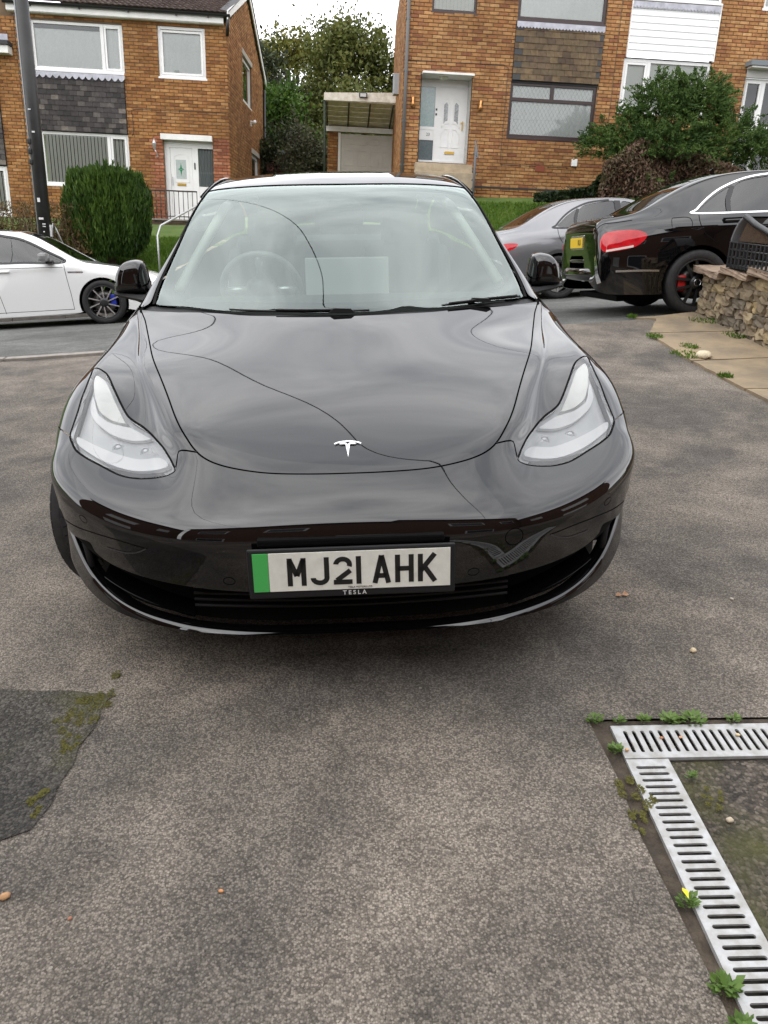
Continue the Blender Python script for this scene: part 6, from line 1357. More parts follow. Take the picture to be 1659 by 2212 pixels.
for sg in (1, -1):
    ribbon('window_trim', SM, side_uv(SM, crom([(1.8,.985),(2.4,1.0),(3.1,1.012),(3.795,1.028),(3.77,1.07),(3.6,1.20),(3.42,1.295),(3.15,1.375),(2.8,1.40),(2.5,1.38),(2.2,1.28)], 6), sg), .020, bright, mer, off=.004, flip=fm, n=1)
    ribbon('window_pillar', SM, side_uv(SM, crom([(3.445,1.03),(3.425,1.16),(3.35,1.29)], 4), sg), .05, trim, mer, off=.003, flip=fm, n=1)
    ribbon('window_pillar', SM, side_uv(SM, crom([(2.685,1.0),(2.675,1.2),(2.665,1.385)], 4), sg), .09, trim, mer, off=.003, flip=fm, n=1)
    tlp = loop_side(SM, [(4.31,.835),(4.38,.885),(4.50,.90),(4.63,.895),(4.72,.88),(4.765,.82),(4.77,.74),(4.73,.69),(4.62,.695),(4.48,.715),(4.38,.755)], sg)
    tlm = panel('tail_lamp', SM, tlp, tail_m, mer, gap=0, off=.003, flip=fm, step=(.2, .08))
    ribbon('reflector_strip', SM, side_uv(SM, crom([(4.45,.735),(4.56,.72),(4.72,.70)], 4), sg), .022, mat('pale lamp strip', (.72, .55, .52), .25), tlm, off=.006, flip=fm, n=1)
    ribbon('bumper_trim', SM, side_uv(SM, crom([(4.17,.475),(4.35,.485),(4.62,.49)], 4), sg), .020, bright, mer, off=.006, flip=fm, n=1)
    ribbon('exhaust_trim', SM, [(sg*6.6, 15.35), (sg*7.4, 15.0), (sg*7.75, 14.5)], .05, chrome, mer, off=.008, flip=fm)
    ribbon('swage_line', SM, side_uv(SM, crom([(1.6,.865),(2.6,.885),(3.6,.90),(4.2,.90)], 4), sg), .006, paint, mer, off=.004, flip=fm, n=1)
    hp = SM.ev(*[np.array(a) for a in side_uv(SM, [(3.42, .935)], sg)[0]])
    hd = link('door_handle', None, None, mer); MB().box((hp[0]+sg*.014, 3.40, .94), (.03, .22, .032), None, .013).build('grip', paint, hd); MB().box((hp[0]+sg*.002, 3.40, .94), (.012, .25, .06), None, .005).build('recess', matte, hd)
    fl_ = loop_side(SM, [(3.86,.88),(3.86,.985),(4.00,.995),(4.05,.98),(4.05,.88),(4.01,.87)], sg); ribbon('fuel_flap', SM, np.vstack([fl_, fl_[:1]]), .005, matte, mer, off=.002, flip=fm, n=1)
    ap = side_uv(SM, [(3.754+.40*math.cos(a), .333+.40*math.sin(a)) for a in np.linspace(.12, math.pi-.12, 22)], sg); ribbon('arch_flare', SM, ap, .045, paint, mer, off=.008, flip=fm, n=1)
# boot, plate, chrome
MB().box((0, 4.80, .80), (.56, .02, .16), None, .01).build('plate_recess', mat('brushed plate recess', (.5, .5, .51), .25, .8), mer)
yp = MB().box((0, 4.818, .80), (.52, .008, .111), None, .002).build('number_plate', mat('yellow plate', (.72, .47, .03), .4), mer)
tx = text_mesh('KU', .09, extrude=.001); tx.transform(Matrix.Translation((-.14, 4.8235, .80)) @ Matrix.Rotation(R(180), 4, 'Z') @ Matrix.Rotation(R(90), 4, 'X')); link('plate_letters', tx, blk, mer)
for z_, d_, h_ in ((.60, .03, .05), (.46, .035, .16)): MB().tube([(x, 4.785-.22*abs(x/.86)**3.2+d_*.4, z_) for x in np.linspace(-.80, .80, 21)], h_*.5, 8).build('bumper_roll', paint, mer)
ribbon('boot_chrome', SM, [(-3.2, 14.9), (0, 15.0), (3.2, 14.9)], .03, chrome, mer, off=.006, flip=fm)
ribbon('boot_gap', SM, [(-4.6, 12.2), (-4.5, 13.2), (-4.2, 14.6), (-4.0, 15.6)], .008, matte, mer, off=.002, flip=fm); ribbon('boot_gap', SM, [(4.6, 12.2), (4.5, 13.2), (4.2, 14.6), (4.0, 15.6)], .008, matte, mer, off=.002, flip=fm)
MB().prism([(-.03, 0), (.03, 0), (.02, .05), (-.008, .075)], -.015, .015, Matrix.Translation((0, 3.30, 1.455)) @ Matrix.Rotation(R(90), 4, 'Z') @ Matrix.Rotation(R(90), 4, 'X')).build('aerial_fin', paint, mer)
msp = lambda s_: [(s_*.030-.012, .05), (s_*.030+.012, .05), (s_*.055+.015, .232), (s_*.055-.015, .232)]
m_blk = mat('satin black alloy', (.02, .02, .021), .35, .3)
for sg in (1, -1):
    for y in (.88, 3.754):
        w = spoke_wheel(mer, (sg*.815, y, .333), .333, .245, sg, .240, m_blk, msp, None, (mat('red caliper', (.45, .01, .01), .4), .15, .0, R(0)))
        q = Matrix.Rotation(R(90*sg), 4, 'Y')
        st_ = MB().tube([q @ Vector((.036*math.cos(a), .036*math.sin(a), .112)) for a in np.linspace(0, 2*math.pi, 24, endpoint=False)], .004, 6, closed=True)
        for a in (R(0), R(120), R(240)):
            st_.prism([(.006*math.cos(a+1.57), .006*math.sin(a+1.57)), (.036*math.cos(a), .036*math.sin(a)), (.006*math.cos(a-1.57), .006*math.sin(a-1.57))], .110, .114, q @ Matrix.Rotation(R(180), 4, 'Z'))
        st_.build('wheel_badge', chrome, w)
# ---- grey saloon further up
gr_m = mat('grey car paint', (.21, .21, .22), .25, .55, 1.)
sil = [(a*.955,)+tuple(v*(.98 if i % 2 == 1 else .985) for i, v in enumerate(r[1:], 1)) for r in MERC for a in (r[0],)]
SILV = []
for r in MERC: y, zt, xe, ze, x4, z4, xb, zb, xm, zm, xs, zs = r; SILV.append((y*.955, zt*1.035, xe*.97, ze*1.035, x4*.97, z4*1.035, xb*.97, zb*1.035, xm*.97, zm*1.02, xs*.97, zs))
sv = thing('parked_car', 'silver grey saloon half hidden behind the black saloon', 'car', road_frame((3.46, 10.65, float(z_road(3.46, 10.65))), (-.79, 3.585, 0)), 'cars parked along the road')
sw_l = [[(y*.955, z*1.035) for y, z in w] for w in mw_]
SS, fs_ = build_car(sv, SILV, gr_m, [(.84, .37), (3.585, .375)], sw_l, [[(y*.955, z*1.035) for y, z in s_] for s_ in ms_], .325, tint, [(0,6.9),(1.2,6.88),(1.9,6.75),(1.95,6.2),(1.95,5.5),(1.8,4.8),(1,4.6),(0,4.5)], [(0,11.9),(1.2,11.85),(1.85,11.6),(1.95,11.0),(1.95,10.2),(1.85,9.7),(1.2,9.55),(0,9.5)])
for sg in (1, -1):
    ribbon('window_trim', SS, side_uv(SS, np.array(crom([(1.8,.985),(2.4,1.0),(3.1,1.012),(3.795,1.028),(3.77,1.07),(3.6,1.20),(3.42,1.295),(3.15,1.375),(2.8,1.40)], 5))*np.array([.955, 1.035]), sg), .028, trim, sv, off=.004, flip=fs_, n=1)
    ribbon('window_pillar', SS, side_uv(SS, np.array(crom([(2.685,1.0),(2.675,1.2),(2.665,1.385)], 4))*np.array([.955, 1.035]), sg), .1, trim, sv, off=.003, flip=fs_, n=1)
    ribbon('window_pillar', SS, side_uv(SS, np.array(crom([(3.445,1.03),(3.425,1.16),(3.35,1.29)], 4))*np.array([.955, 1.035]), sg), .05, trim, sv, off=.003, flip=fs_, n=1)
    tl2 = loop_side(SS, [(4.24,.85),(4.35,.87),(4.5,.86),(4.62,.82),(4.63,.75),(4.5,.74),(4.32,.78)], sg); panel('tail_lamp', SS, tl2, tail_m, sv, gap=0, off=.003, flip=fs_, step=(.2, .08))
    hp = SS.ev(*[np.array(a) for a in side_uv(SS, [(3.35, .885)], sg)[0]]); MB().box((hp[0]+sg*.012, 3.35, .885), (.03, .2, .03), None, .012).build('door_handle', chrome, sv)
    ap = side_uv(SS, [(3.585+.395*math.cos(a), .325+.395*math.sin(a)) for a in np.linspace(.12, math.pi-.12, 22)], sg); ribbon('arch_flare', SS, ap, .05, mat('dark arch trim', (.03, .03, .03), .5), sv, off=.004, flip=fs_, n=1)
    for y in (.84, 3.585): spoke_wheel(sv, (sg*.79, y, .325), .325, .235, sg, .235, m_blk, msp, gsil, (MATS['red caliper'], .15, 0, 0))
# ---------------------------------------------------------------- garage, shed, rails, pole, wall, drain and small things
m_up = Matrix(((.9996, -.0284, 0, 0), (.0284, .9996, 0, 0), (0, 0, 1, 0), (0, 0, 0, 1)))
gg = thing('garage', 'garage with cream panelled door under a sloping timber canopy', 'garage', Matrix.Translation((.522, 25.431, 0)) @ m_up)
H = [(-.58, 2.0, 2.2, 4.52)]
wall(gg, -.92, 2.4, 2.2, 4.7, H, m_mortar); brickwork(gg, -.92, 2.4, 2.2, 4.52, H, 'buff', seed=51, single=lambda x, z: x < -.5)
MB().span((-.97, -.08, 4.52), (2.4, .02, 4.67)).build('lintel', white_paint, gg)
cream = mat('cream garage door', (.52, .49, .44), .5, var=.05)
gd = link('garage_door', None, None, gg)
MB().span((-.50, .06, 2.3), (1.9, .10, 4.47)).build('leaf', cream, gd)
MB().span((-.58, .0, 2.3), (-.50, .09, 4.50)).build('frame', white_paint, gd)
mo = MB()
for i in range(5):
    x = -.36+i*.41
    moulding(mo, [(x, 3.55), (x+.27, 3.55), (x+.27, 3.99), (x, 3.99)], .055, .014, .02)
    moulding(mo, [(x, 4.18), (x+.27, 4.18), (x+.27, 4.30)]+[(x+.135+.135*math.cos(a), 4.30+.07*math.sin(a)) for a in np.linspace(0, math.pi, 7)[1:-1]]+[(x, 4.30)], .055, .014, .02)
mo.build('moulding', cream, gd); MB().lathe([(.001, -.03), (.025, -.03), (.03, 0)], 10, Matrix.Translation((.36, .05, 4.22)) @ Matrix.Rotation(R(90), 4, 'X')).build('handle', black_pl, gd)
wood = mat('weathered pale board', (.58, .53, .44), .9, var2=(.80, .76, .68), vscale=7, bump=.3)
cn = link('canopy', None, None, gg)
p0, p1 = np.array((-.90, .0, 4.70)), np.array((1.20, .0, 4.70)); q0, q1 = np.array((-1.0, -1.6, 5.16)), np.array((1.10, -1.6, 5.16))
for i in range(5):
    a, b = i/5, (i+.94)/5; V = []
    for t in (a, b): V += [tuple(p0+(q0-p0)*t), tuple(p1+(q1-p1)*t)]
    V += [(v[0], v[1], v[2]+.03) for v in V]
    o = MB().add(V, [(0, 1, 3, 2), (4, 6, 7, 5), (0, 4, 5, 1), (2, 3, 7, 6), (0, 2, 6, 4), (1, 5, 7, 3)]).build('canopy_board', wood, cn)
for x in (-.94, -.28, .36, 1.05): MB().tube([(x, -.02, 4.66), (x-.04, -1.55, 5.12)], .022, 4).build('rafter', mat('dark timber', (.06, .045, .035), .85), cn)
MB().tube([(-.92, -.02, 4.66), (1.2, -.02, 4.62)], .03, 6).build('back_rail', black_pl, cn)
MB().add([(-1.07, -1.62, 5.16), (1.13, -1.62, 5.19), (1.13, -1.62, 5.46), (-1.07, -1.62, 5.36), (-1.07, -1.58, 5.16), (1.13, -1.58, 5.19), (1.13, -1.58, 5.46), (-1.07, -1.58, 5.36)], [(0, 1, 2, 3), (4, 7, 6, 5), (3, 2, 6, 7), (0, 4, 5, 1), (0, 3, 7, 4), (1, 5, 6, 2)]).build('fascia_board', wood, cn)
for x in (-1.05,): MB().tube([(x, -1.55, 5.2), (x+.02, -1.5, 2.4)], .035, 8).build('canopy_post', mat('green post', (.03, .045, .03), .7), cn)
fl = link('flood_light', None, None, gg); MB().span((-.03, -1.70, 5.27), (.21, -1.64, 5.40), .01).build('housing', black_pl, fl); MB().span((.0, -1.712, 5.29), (.18, -1.70, 5.38)).build('lens', mat('flood lens', (.55, .55, .55), .2), fl)
sh_ = thing('red_shed', 'dark red boarded shed with grey flat roof beyond the gable', 'shed', Matrix.Translation((-2.4, 29.8, 0)))
redm = mat('dark red boards', (.13, .035, .028), .7, var=.2, vscale=6)
for i in range(9): MB().span((-1.4, 0, 2.3+i*.21), (1.05, .04, 2.3+i*.21+.19)).build('board', redm, sh_)
MB().span((-1.45, -.1, 4.2), (1.1, 1.6, 4.32), .01).build('roof', mat('grey felt', (.16, .18, .19), .8), sh_)
MB().span((-1.4, .045, 2.3), (1.05, 1.5, 4.2)).build('shell', redm, sh_)
kn = thing('red_roofed_hutch', 'small hutch with pitched red roof behind the car roof', 'hutch', Matrix.Translation((-1.55, 27.6, 0)))
MB().add([(-.75, -.3, 3.35), (0, -.3, 3.62), (0, .5, 3.62), (-.75, .5, 3.35)], [(0, 1, 2, 3)]).build('roof_slope', mat('red felt roof', (.26, .06, .045), .8), kn)
MB().add([(.75, -.3, 3.35), (0, -.3, 3.62), (0, .5, 3.62), (.75, .5, 3.35)], [(0, 1, 2, 3)]).build('roof_slope', MATS['red felt roof'], kn)
MB().add([(-.7, -.2, 2.3), (.7, -.2, 2.3), (.7, -.2, 3.36), (0, -.2, 3.6), (-.7, -.2, 3.36)], [(0, 1, 2, 3, 4)]).build('gable_board', redm, kn)
# raised porch, balustrade and galvanised rail by the left-hand house
pf = thing('porch_platform', 'dark brick platform in front of the left-hand front door', 'platform', Matrix.Translation((-4.5447, 21.3239, 0)) @ m_up)
MB().span((-1.0, -1.15, .2), (1.5, -.02, 1.57)).build('core', m_mortar, pf); MB().span((-1.03, -1.2, 1.57), (1.53, -.02, 1.61), .008).build('slab', mat('paving slab', (.22, .20, .18), .9, var=.15), pf)
MB_['dark'] = (ramp_brick('brick dark', [(.07,.05,.04),(.12,.08,.055),(.05,.038,.03),(.15,.10,.07)], False), ramp_brick('brickwork dark', [(.07,.05,.04),(.12,.08,.055),(.05,.038,.03),(.15,.10,.07)], True))
brickwork(pf, -1.0, 1.5, .3, 1.55, [], 'dark', seed=61, y=-1.151, single=lambda x, z: z > 1.0)
rl = thing('balustrade', 'black iron balustrade on the porch platform of the left-hand house', 'railing', Matrix.Translation((-4.5447, 21.3239, 0)) @ m_up)
iron = mat('brown-black iron', (.035, .024, .02), .6)
MB().tube([(-.92, -1.05, 2.31), (.75, -1.05, 2.31)], .02, 6).build('top_rail', iron, rl); MB().tube([(-.92, -1.05, 1.68), (.75, -1.05, 1.68)], .014, 6).build('bottom_rail', iron, rl)
for i in range(15): MB().tube([(-.92+i*.119, -1.05, 1.61), (-.92+i*.119, -1.05, 2.31)], .010, 5).build('baluster', iron, rl)
hd = MB().tube([(-3.84, 15.64, .0), (-3.87, 15.7, 1.20), (-3.83, 15.85, 1.40), (-3.65, 16.3, 1.55), (-3.2, 17.6, 1.95), (-3.1, 17.9, 2.0)], .022, 8).build('handrail', mat('galvanised steel', (.50, .51, .52), .4, .7)); tag(hd, 'bent galvanised handrail on the grass bank beside the clipped conifer', 'handrail')
st = thing('garden_steps', 'brick steps climbing the bank towards the left-hand front door', 'steps', Matrix.Identity(4))
for i in range(7): MB().span((-3.7+i*.0, 15.9+i*.45, -.2), (-2.6, 16.4+i*.45, .55+i*.15), .01).build('step', mat('stone step', (.36, .29, .20), .9, var=.2, vscale=5), st)
orn = thing('iron_handrail', 'grey wrought handrail beside the steps of house 23', 'handrail', Matrix.Identity(4))
oi = mat('grey painted iron', (.11, .11, .115), .6)
MB().tube([(3.31, 18.6, 2.2), (3.30, 18.62, 3.55)], .028, 8).build('post', oi, orn); MB().tube([(3.30, 18.62, 3.55), (3.27, 18.5, 3.66), (3.25, 18.40, 3.60), (3.25, 17.9, 3.2)], .02, 6).build('rail', oi, orn)
for i in range(5): MB().tube([(3.30+.05*math.sin(a), 18.62, 2.5+i*.2+.1*a/6.28) for a in np.linspace(0, 6.28, 10)], .012, 5).build('scroll', oi, orn)
# black pole with stickers
pt = mat('bitumen black pole', (.012, .0115, .011), .45, var=.5, vscale=3, bump=.2, bscale=9)
pb = Vector((-5.36, 13.30, 0)); pole = thing('utility_pole', 'tall black pole at the left edge behind the white hatchback', 'pole', Matrix.Translation(pb))
MB().tube([(0, 0, -.4), (0, 0, 6.7)], [.117, .100], 16).build('shaft', pt, pole)
MB().tube([(-.105, -.045, -.2), (-.1, -.045, 6.6)], .014, 6).build('cable_guard', mat('grey conduit', (.25, .26, .27), .5), pole)
stk = mat('white sticker', (.62, .62, .60), .6)
for (z, dx, w, h) in ((1.42, -.01, .085, .035), (1.33, .03, .05, .02), (1.29, .03, .05, .016), (1.20, .02, .025, .02), (1.73, -.02, .05, .07), (2.83, .01, .05, .025), (3.18, -.02, .05, .016)):
    V = [(dx+sx*w/2, -math.sqrt(.119**2-(dx+sx*w/2)**2)-.001, z+sz*h/2) for sx, sz in ((-1, -1), (1, -1), (1, 1), (-1, 1))]; MB().add(V, [(0, 1, 2, 3)]).build('sticker', stk, pole)
MB().span((.10, -.05, 1.12), (.13, .02, 1.32)).build('number_tag', stk, pole)
for z in (2.35, 2.52, 2.68): MB().box((-.09, -.08, z), (.07, .05, .09), None, .02).build('step_bracket', pt, pole)
MB().tube([(.09, -.02, .9), (.16, -.02, 1.35), (.2, 0, 1.25), (.32, .05, .9)], .012, 6).build('stay_wire', mat('galvanised steel', (.50, .51, .52), .4, .7), pole)
# ---- stone wall on the right with coping, drive frame
sw = thing('stone_wall', 'low rubble stone wall with flat coping at the right edge', 'wall', TW)
stone_m = ramp_brick('rubble stone', [(.25,.195,.125),(.19,.15,.10),(.31,.245,.155),(.15,.125,.095),(.23,.18,.125),(.34,.26,.14)], False, .95)
rng = random.Random(17)
def zt(y): return .615+(6.2-y)*.055
def zb(y): return float(z_drive(3.8, y))-.05
def rock(mb_w, mb_h, d, seed):
    r = random.Random(seed); bm = bmesh.new(); bmesh.ops.create_cube(bm, size=1); bmesh.ops.subdivide_edges(bm, edges=list(bm.edges), cuts=2, use_grid_fill=True)
    for v in bm.verts:
        c = v.co; n = Vector((c.x*2, c.y*2, c.z*2)); k = 1-.035*max(0, abs(n.x)+abs(n.y)+abs(n.z)-1.9); c *= k
        c += Vector((r.uniform(-.20, .20), r.uniform(-.05, .05), r.uniform(-.06, .06))); v.co = Vector((c.x*d, c.y*mb_w, c.z*mb_h))
    me = bpy.data.meshes.new('stone'); bm.to_mesh(me); bm.free(); me.materials.append(stone_m); return me
rocks = [rock(1, 1, 1, 100+i) for i in range(10)]
MB().add([(3.85, 1.5, -.1), (3.85, 6.30, -.1), (3.85, 6.30, .60), (3.85, 1.5, .85), (4.15, 6.30, -.1), (4.15, 6.30, .60), (4.15, 1.5, .85), (4.15, 1.5, -.1)], [(0, 1, 2, 3), (1, 4, 5, 2), (4, 7, 6, 5), (2, 5, 6, 3)]).build('mortar_core', mat('sandy mortar', (.20, .165, .12), .95, var=.3, vscale=12, bump=.6, bscale=40), sw)
y = 6.36
rows = 6
for r_ in range(rows):
    y = 6.36
    while y > 2.6:
        L = rng.choice((.09, .12, .16, .22, .30)); ym = y-L/2; b0, t0 = zb(ym), zt(ym); h = (t0-b0)/rows
        o = link('stone', rng.choice(rocks), None, sw); o.location = (3.855+rng.uniform(-.012, .012), ym, b0+(r_+.5)*h); o.scale = (.10, L*1.0, h*1.0); o.rotation_euler = (rng.uniform(-.04, .04), rng.uniform(-.05, .05), rng.uniform(-.05, .05)); y -= L
    for k in range(2):
        b0, t0 = zb(6.33), zt(6.33); h = (t0-b0)/rows; o = link('stone', rng.choice(rocks), None, sw); o.location = (3.95+k*.13, 6.33, b0+(r_+.5)*h); o.scale = (.13, .09, h*.97)
cop_m = ramp_brick('pink coping stone', [(.34,.245,.18),(.29,.215,.16),(.37,.275,.20),(.32,.24,.17)], False, .95)
y = 6.50
for k in range(6):
    L = (.62, .55, .7, .6, .7, .6)[k]; bm = bmesh.new(); bmesh.ops.create_cube(bm, size=1); bmesh.ops.subdivide_edges(bm, edges=list(bm.edges), cuts=3, use_grid_fill=True)
    for v in bm.verts: v.co += Vector((rng.uniform(-.02, .02), rng.uniform(-.008, .008), rng.uniform(-.10, .10))); v.co = Vector((v.co.x*.40, v.co.y*L*.99, v.co.z*.06))
    me = bpy.data.meshes.new('coping_stone'); bm.to_mesh(me); bm.free(); me.materials.append(cop_m); o = link('coping_stone', me, None, sw); o.location = (3.95, y-L/2, zt(y-L/2)+.035); o.rotation_euler = (.055, 0, rng.uniform(-.02, .02)); y -= L
# ---- black plastic basket with an arched lid on the wall
bk = thing('plastic_basket', 'black slatted plastic basket with curved grey end panel on the stone wall', 'basket', TW @ Matrix.Translation((3.93, 5.35, zt(5.35)+.065)))
bp_ = mat('black crate plastic', (.015, .016, .017), .4)
for x in (-.17, .17):
    for z in (.03, .10, .17, .235): MB().tube([(x, -.62, z), (x, .42, z)], .007, 5).build('long_bar', bp_, bk)
    for i in range(15): MB().box((x, -.60+i*.072, .12), (.014, .022, .24), None, .004).build('slat', bp_, bk)
for i in range(5): MB().box((-.15+i*.075, .42, .12), (.022, .014, .24), None, .004).build('slat', bp_, bk)
for z in (.10, .17, .235): MB().tube([(-.17, .42, z), (.17, .42, z)], .007, 5).build('end_bar', bp_, bk)
MB().box((0, -.1, .012), (.34, 1.04, .02), None, .004).build('base', bp_, bk)
V = []; F = []
for i in range(13):
    t = i/12; yy = .42-.22*t**1.3; zz = .25+.22*math.sin(t*math.pi*.5)
    V += [(-.17, yy, zz), (.05, yy, zz), (-.17, yy-.03, zz-.015), (.05, yy-.03, zz-.015)]
for i in range(12): b = 4*i; F += [(b, b+1, b+5, b+4), (b+2, b+6, b+7, b+3), (b, b+4, b+6, b+2), (b+1, b+3, b+7, b+5)]
MB().add(V, F, True).build('curved_end_panel', mat('grey ribbed rubber', (.10, .10, .105), .6), bk)
MB().tube([(-.17, .2, .47), (-.16, .0, .40), (-.16, -.3, .33), (-.16, -.62, .31)], .028, 8).build('lid_edge', bp_, bk)
MB().add([(-.15, .18, .44), (-.15, -.6, .30), (-.15, -.6, .25), (-.15, .3, .25)], [(0, 1, 2, 3)]).add([(-.14, .18, .44), (-.14, -.6, .30), (-.14, -.6, .25), (-.14, .3, .25)], [(3, 2, 1, 0)]).build('lining', mat('brown coir lining', (.05, .027, .012), .95, var=.3, vscale=20, bump=.6), bk)
# ---- flagstones
fs = bpy.data.objects.new('flagged_path', None); COL.objects.link(fs); fs['kind'] = 'structure'; fs.matrix_world = TW
flag_m = mat('stained flagstone', (.17, .135, .095), .92, var2=(.31, .235, .145), vscale=2.6, bump=.7, bscale=22, rnd=.1, detail=8)
rng = random.Random(23)
edges = [6.28, 5.55, 4.50, 3.62, 2.7, 1.7, .7]; tilt_ = [.03, -.04, .05, -.02, .04, 0]
def lx(y): return float(np.interp(y, [3.3, 4.0, 4.6, 5.5, 6.28], [3.01, 2.985, 2.96, 2.985, 3.10]))
for k in range(len(edges)-1):
    y1, y0 = edges[k]-.012, edges[k+1]+.012; P = []
    s_ = tilt_[k]
    L = [(lx(y1)+(.25 if k == 0 else 0), y1+.0), (3.80, y1+s_+.12*(k == 0)), (3.80, y0+tilt_[min(k+1, 5)]), (lx(y0), y0)]
    Q = [(x+rng.uniform(-.008, .008), yy+rng.uniform(-.008, .008)) for x, yy in dense(L, .12)]
    if k == 0: Q = [(lx(y1), y1-.02)]+Q
    n = len(Q); zz = lambda x, yy: float(z_drive(x, yy))+.022+rng.uniform(-.002, .002)
    mb = MB().add([(x, yy, zz(x, yy)) for x, yy in Q]+[(x, yy, -.06+float(z_drive(x, yy))) for x, yy in Q], [tuple(range(n))[::-1]]+[(i, (i+1) % n, n+(i+1) % n, n+i) for i in range(n)])
    me = mb.mesh('flagstone'); bm = bmesh.new(); bm.from_mesh(me); bmesh.ops.recalc_face_normals(bm, faces=bm.faces); bm.to_mesh(me); bm.free(); link('flagstone', me, flag_m, fs)
# ---- drain: trough and gratings
galv = mat('galvanised grating', (.46, .465, .47), .5, .1, var2=(.30, .29, .27), vscale=30, bump=.2)
def grating(name, label, A, B, wid, pitch, slot, n0, lead=.02):
    """A->B along the left edge, width to the right of it; slots across"""
    A, B = Vector(A), Vector(B); d = (B-A).normalized(); nrm = Vector((d.y, -d.x)) if wid > 0 else Vector((-d.y, d.x)); w = abs(wid); L = (B-A).length
    outer = [(0, 0), (L, 0), (L, w), (0, w)]; N = int((L-2*lead)/pitch); slots = []
    for i in range(N):
        c = lead+pitch*(i+.5); r = .0052; a0, a1 = w/2-slot/2+r, w/2+slot/2-r
        s_ = [(c+r*math.cos(t), a1+r*math.sin(t)) for t in np.linspace(0, math.pi, 7)]+[(c+r*math.cos(t), a0+r*math.sin(t)) for t in np.linspace(math.pi, 2*math.pi, 7)]; slots.append(s_)
    loops = [dense(outer, .05)]+slots; pts = [Vector(p) for l in loops for p in l]; ed = []; b = 0
    for l in loops: ed += [(b+i, b+(i+1) % len(l)) for i in range(len(l))]; b += len(l)
    r_ = delaunay_2d_cdt(pts, ed, [], 0, 1e-7); V = np.array([tuple(v) for v in r_[0]]); F = []
    for f in r_[2]:
        c = V[list(f)].mean(0)
        i = int((c[0]-lead)/pitch); inside = False
        if 0 <= i < N and c[0] >= lead: inside = bool(inpoly(c[None], np.array(slots[i]))[0])
        if not inside: F.append(tuple(f))
    k = len(V); vs = [tuple((A+d*v[0]+nrm*v[1]))+(.004,) for v in V]; t_ = [tuple((A+d*v[0]+nrm*v[1]))+(-.002,) for v in V]; ff = list(F)
    if np.cross(np.array(vs[F[0][1]][:2])-np.array(vs[F[0][0]][:2]), np.array(vs[F[0][2]][:2])-np.array(vs[F[0][0]][:2])) < 0: ff = [f[::-1] for f in F]
    vv_ = vs+t_; b = 0; idx = {}
    for l in loops:
        m_ = len(l); base = len(vv_)
        for p in l: q = A+d*p[0]+nrm*p[1]; vv_.append((q.x, q.y, .004)); vv_.append((q.x, q.y, -.001 if len(l) < 20 else -.022))
        ff += [(base+2*i, base+2*((i+1) % m_), base+2*((i+1) % m_)+1, base+2*i+1) for i in range(m_)]
    o = link(name, mesh(name, vv_, ff), galv); o.matrix_world = TW; tag(o, label, 'grating', 'drain gratings'); return o
grating('drain_grating', 'galvanised slotted grating running right along the top of the drain corner', (.699, -.162), (1.715, -.194), .133, .0238, .088, 0)
grating('drain_grating', 'galvanised slotted grating running towards the camera at the bottom right', (.806, -.303), (.770, -1.36), .112, .0233, .078, 0)
tr_m = mat('dirty drain channel', (.03, .026, .022), .9, var2=(.09, .08, .065), vscale=30, bump=.5)
D3 = [(x, y) for x, y in DRAIN]; n = len(D3)
dt = link('drain_channel', MB().add([(x, y, -.004) for x, y in D3]+[(x, y, -.07) for x, y in D3], [tuple(range(n, 2*n))]+[(i, (i+1) % n, n+(i+1) % n, n+i) for i in range(n)]).mesh('drain_channel'), tr_m); dt['kind'] = 'structure'; dt.matrix_world = TW
sub = struct('subsoil', mesh('subsoil', [(-15, -8, -.12), (15, -8, -.12), (15, 3, -.12), (-15, 3, -.12)], [(0, 1, 2, 3)]), m_soil, TW)
# ---- weeds along the drain and flags
weed_m = leafmat('weed leaves', [(.05,.10,.02),(.09,.16,.03),(.13,.21,.05),(.17,.25,.08)], .5, .2)
moss_m = leafmat('moss', [(.06,.06,.015),(.085,.08,.02),(.115,.105,.03),(.075,.08,.02)], .95, .05)
def weed(label, x, y, n, sp, s_, hz=.03, m=None, name='weed', z0=None):
    rs = np.random.RandomState(int((x+5)*1000+y*77) % 9999); t = thing(name, label, 'weed' if name == 'weed' else name, TW @ Matrix.Translation((x, y, float(z_drive(x, y)) if z0 is None else z0)), 'weeds in the paving joints' if name == 'weed' else None)
    a = rs.rand(n)*6.28; r = sp*np.sqrt(rs.rand(n)); s_ = s_*.62; sp = sp*.8; C = np.stack([.8*r*np.cos(a), .8*r*np.sin(a)*.7, .004+.6*hz*rs.rand(n)], 1); d = unit(np.stack([np.cos(a), np.sin(a), .35+.5*rs.rand(n)], 1)); o = unit(np.cross(d, np.array([0, 0, 1.])+rs.normal(size=(n, 3))*.3)); k = s_*(.6+.7*rs.rand(n, 1)); leaves('leaf', C, d*k, o*k*.55, m or weed_m, t, 'stuff')
    return t
weed('low green weed at the corner of the soil gap', .662, -.140, 60, .03, .011)
weed('small weed above the left end of the grating', .73, -.148, 30, .022, .012)
weed('weed sprig a quarter along the upper grating', .80, -.148, 34, .022, .015)
weed('leafy weed rosette above the middle of the upper grating', .868, -.152, 60, .036, .017)
weed('spreading weed above the upper grating near the right edge', .935, -.153, 70, .045, .016)
weed('weed at the right end of the upper grating', 1.05, -.16, 30, .03, .012)
weed('round-leaved weed left of the grating corner', .678, -.265, 46, .022, .016)
weed('tiny weed clump inside the drain corner', .835, -.375, 40, .016, .010)
weed('green weed with the yellow leaf beside the lower grating', .668, -.74, 70, .028, .012)
weed('clover-like weed beside the lower grating near the bottom edge', .660, -.925, 80, .035, .017)
weed('weed at the bottom edge right of the lower grating', .655, -1.0, 40, .03, .016)
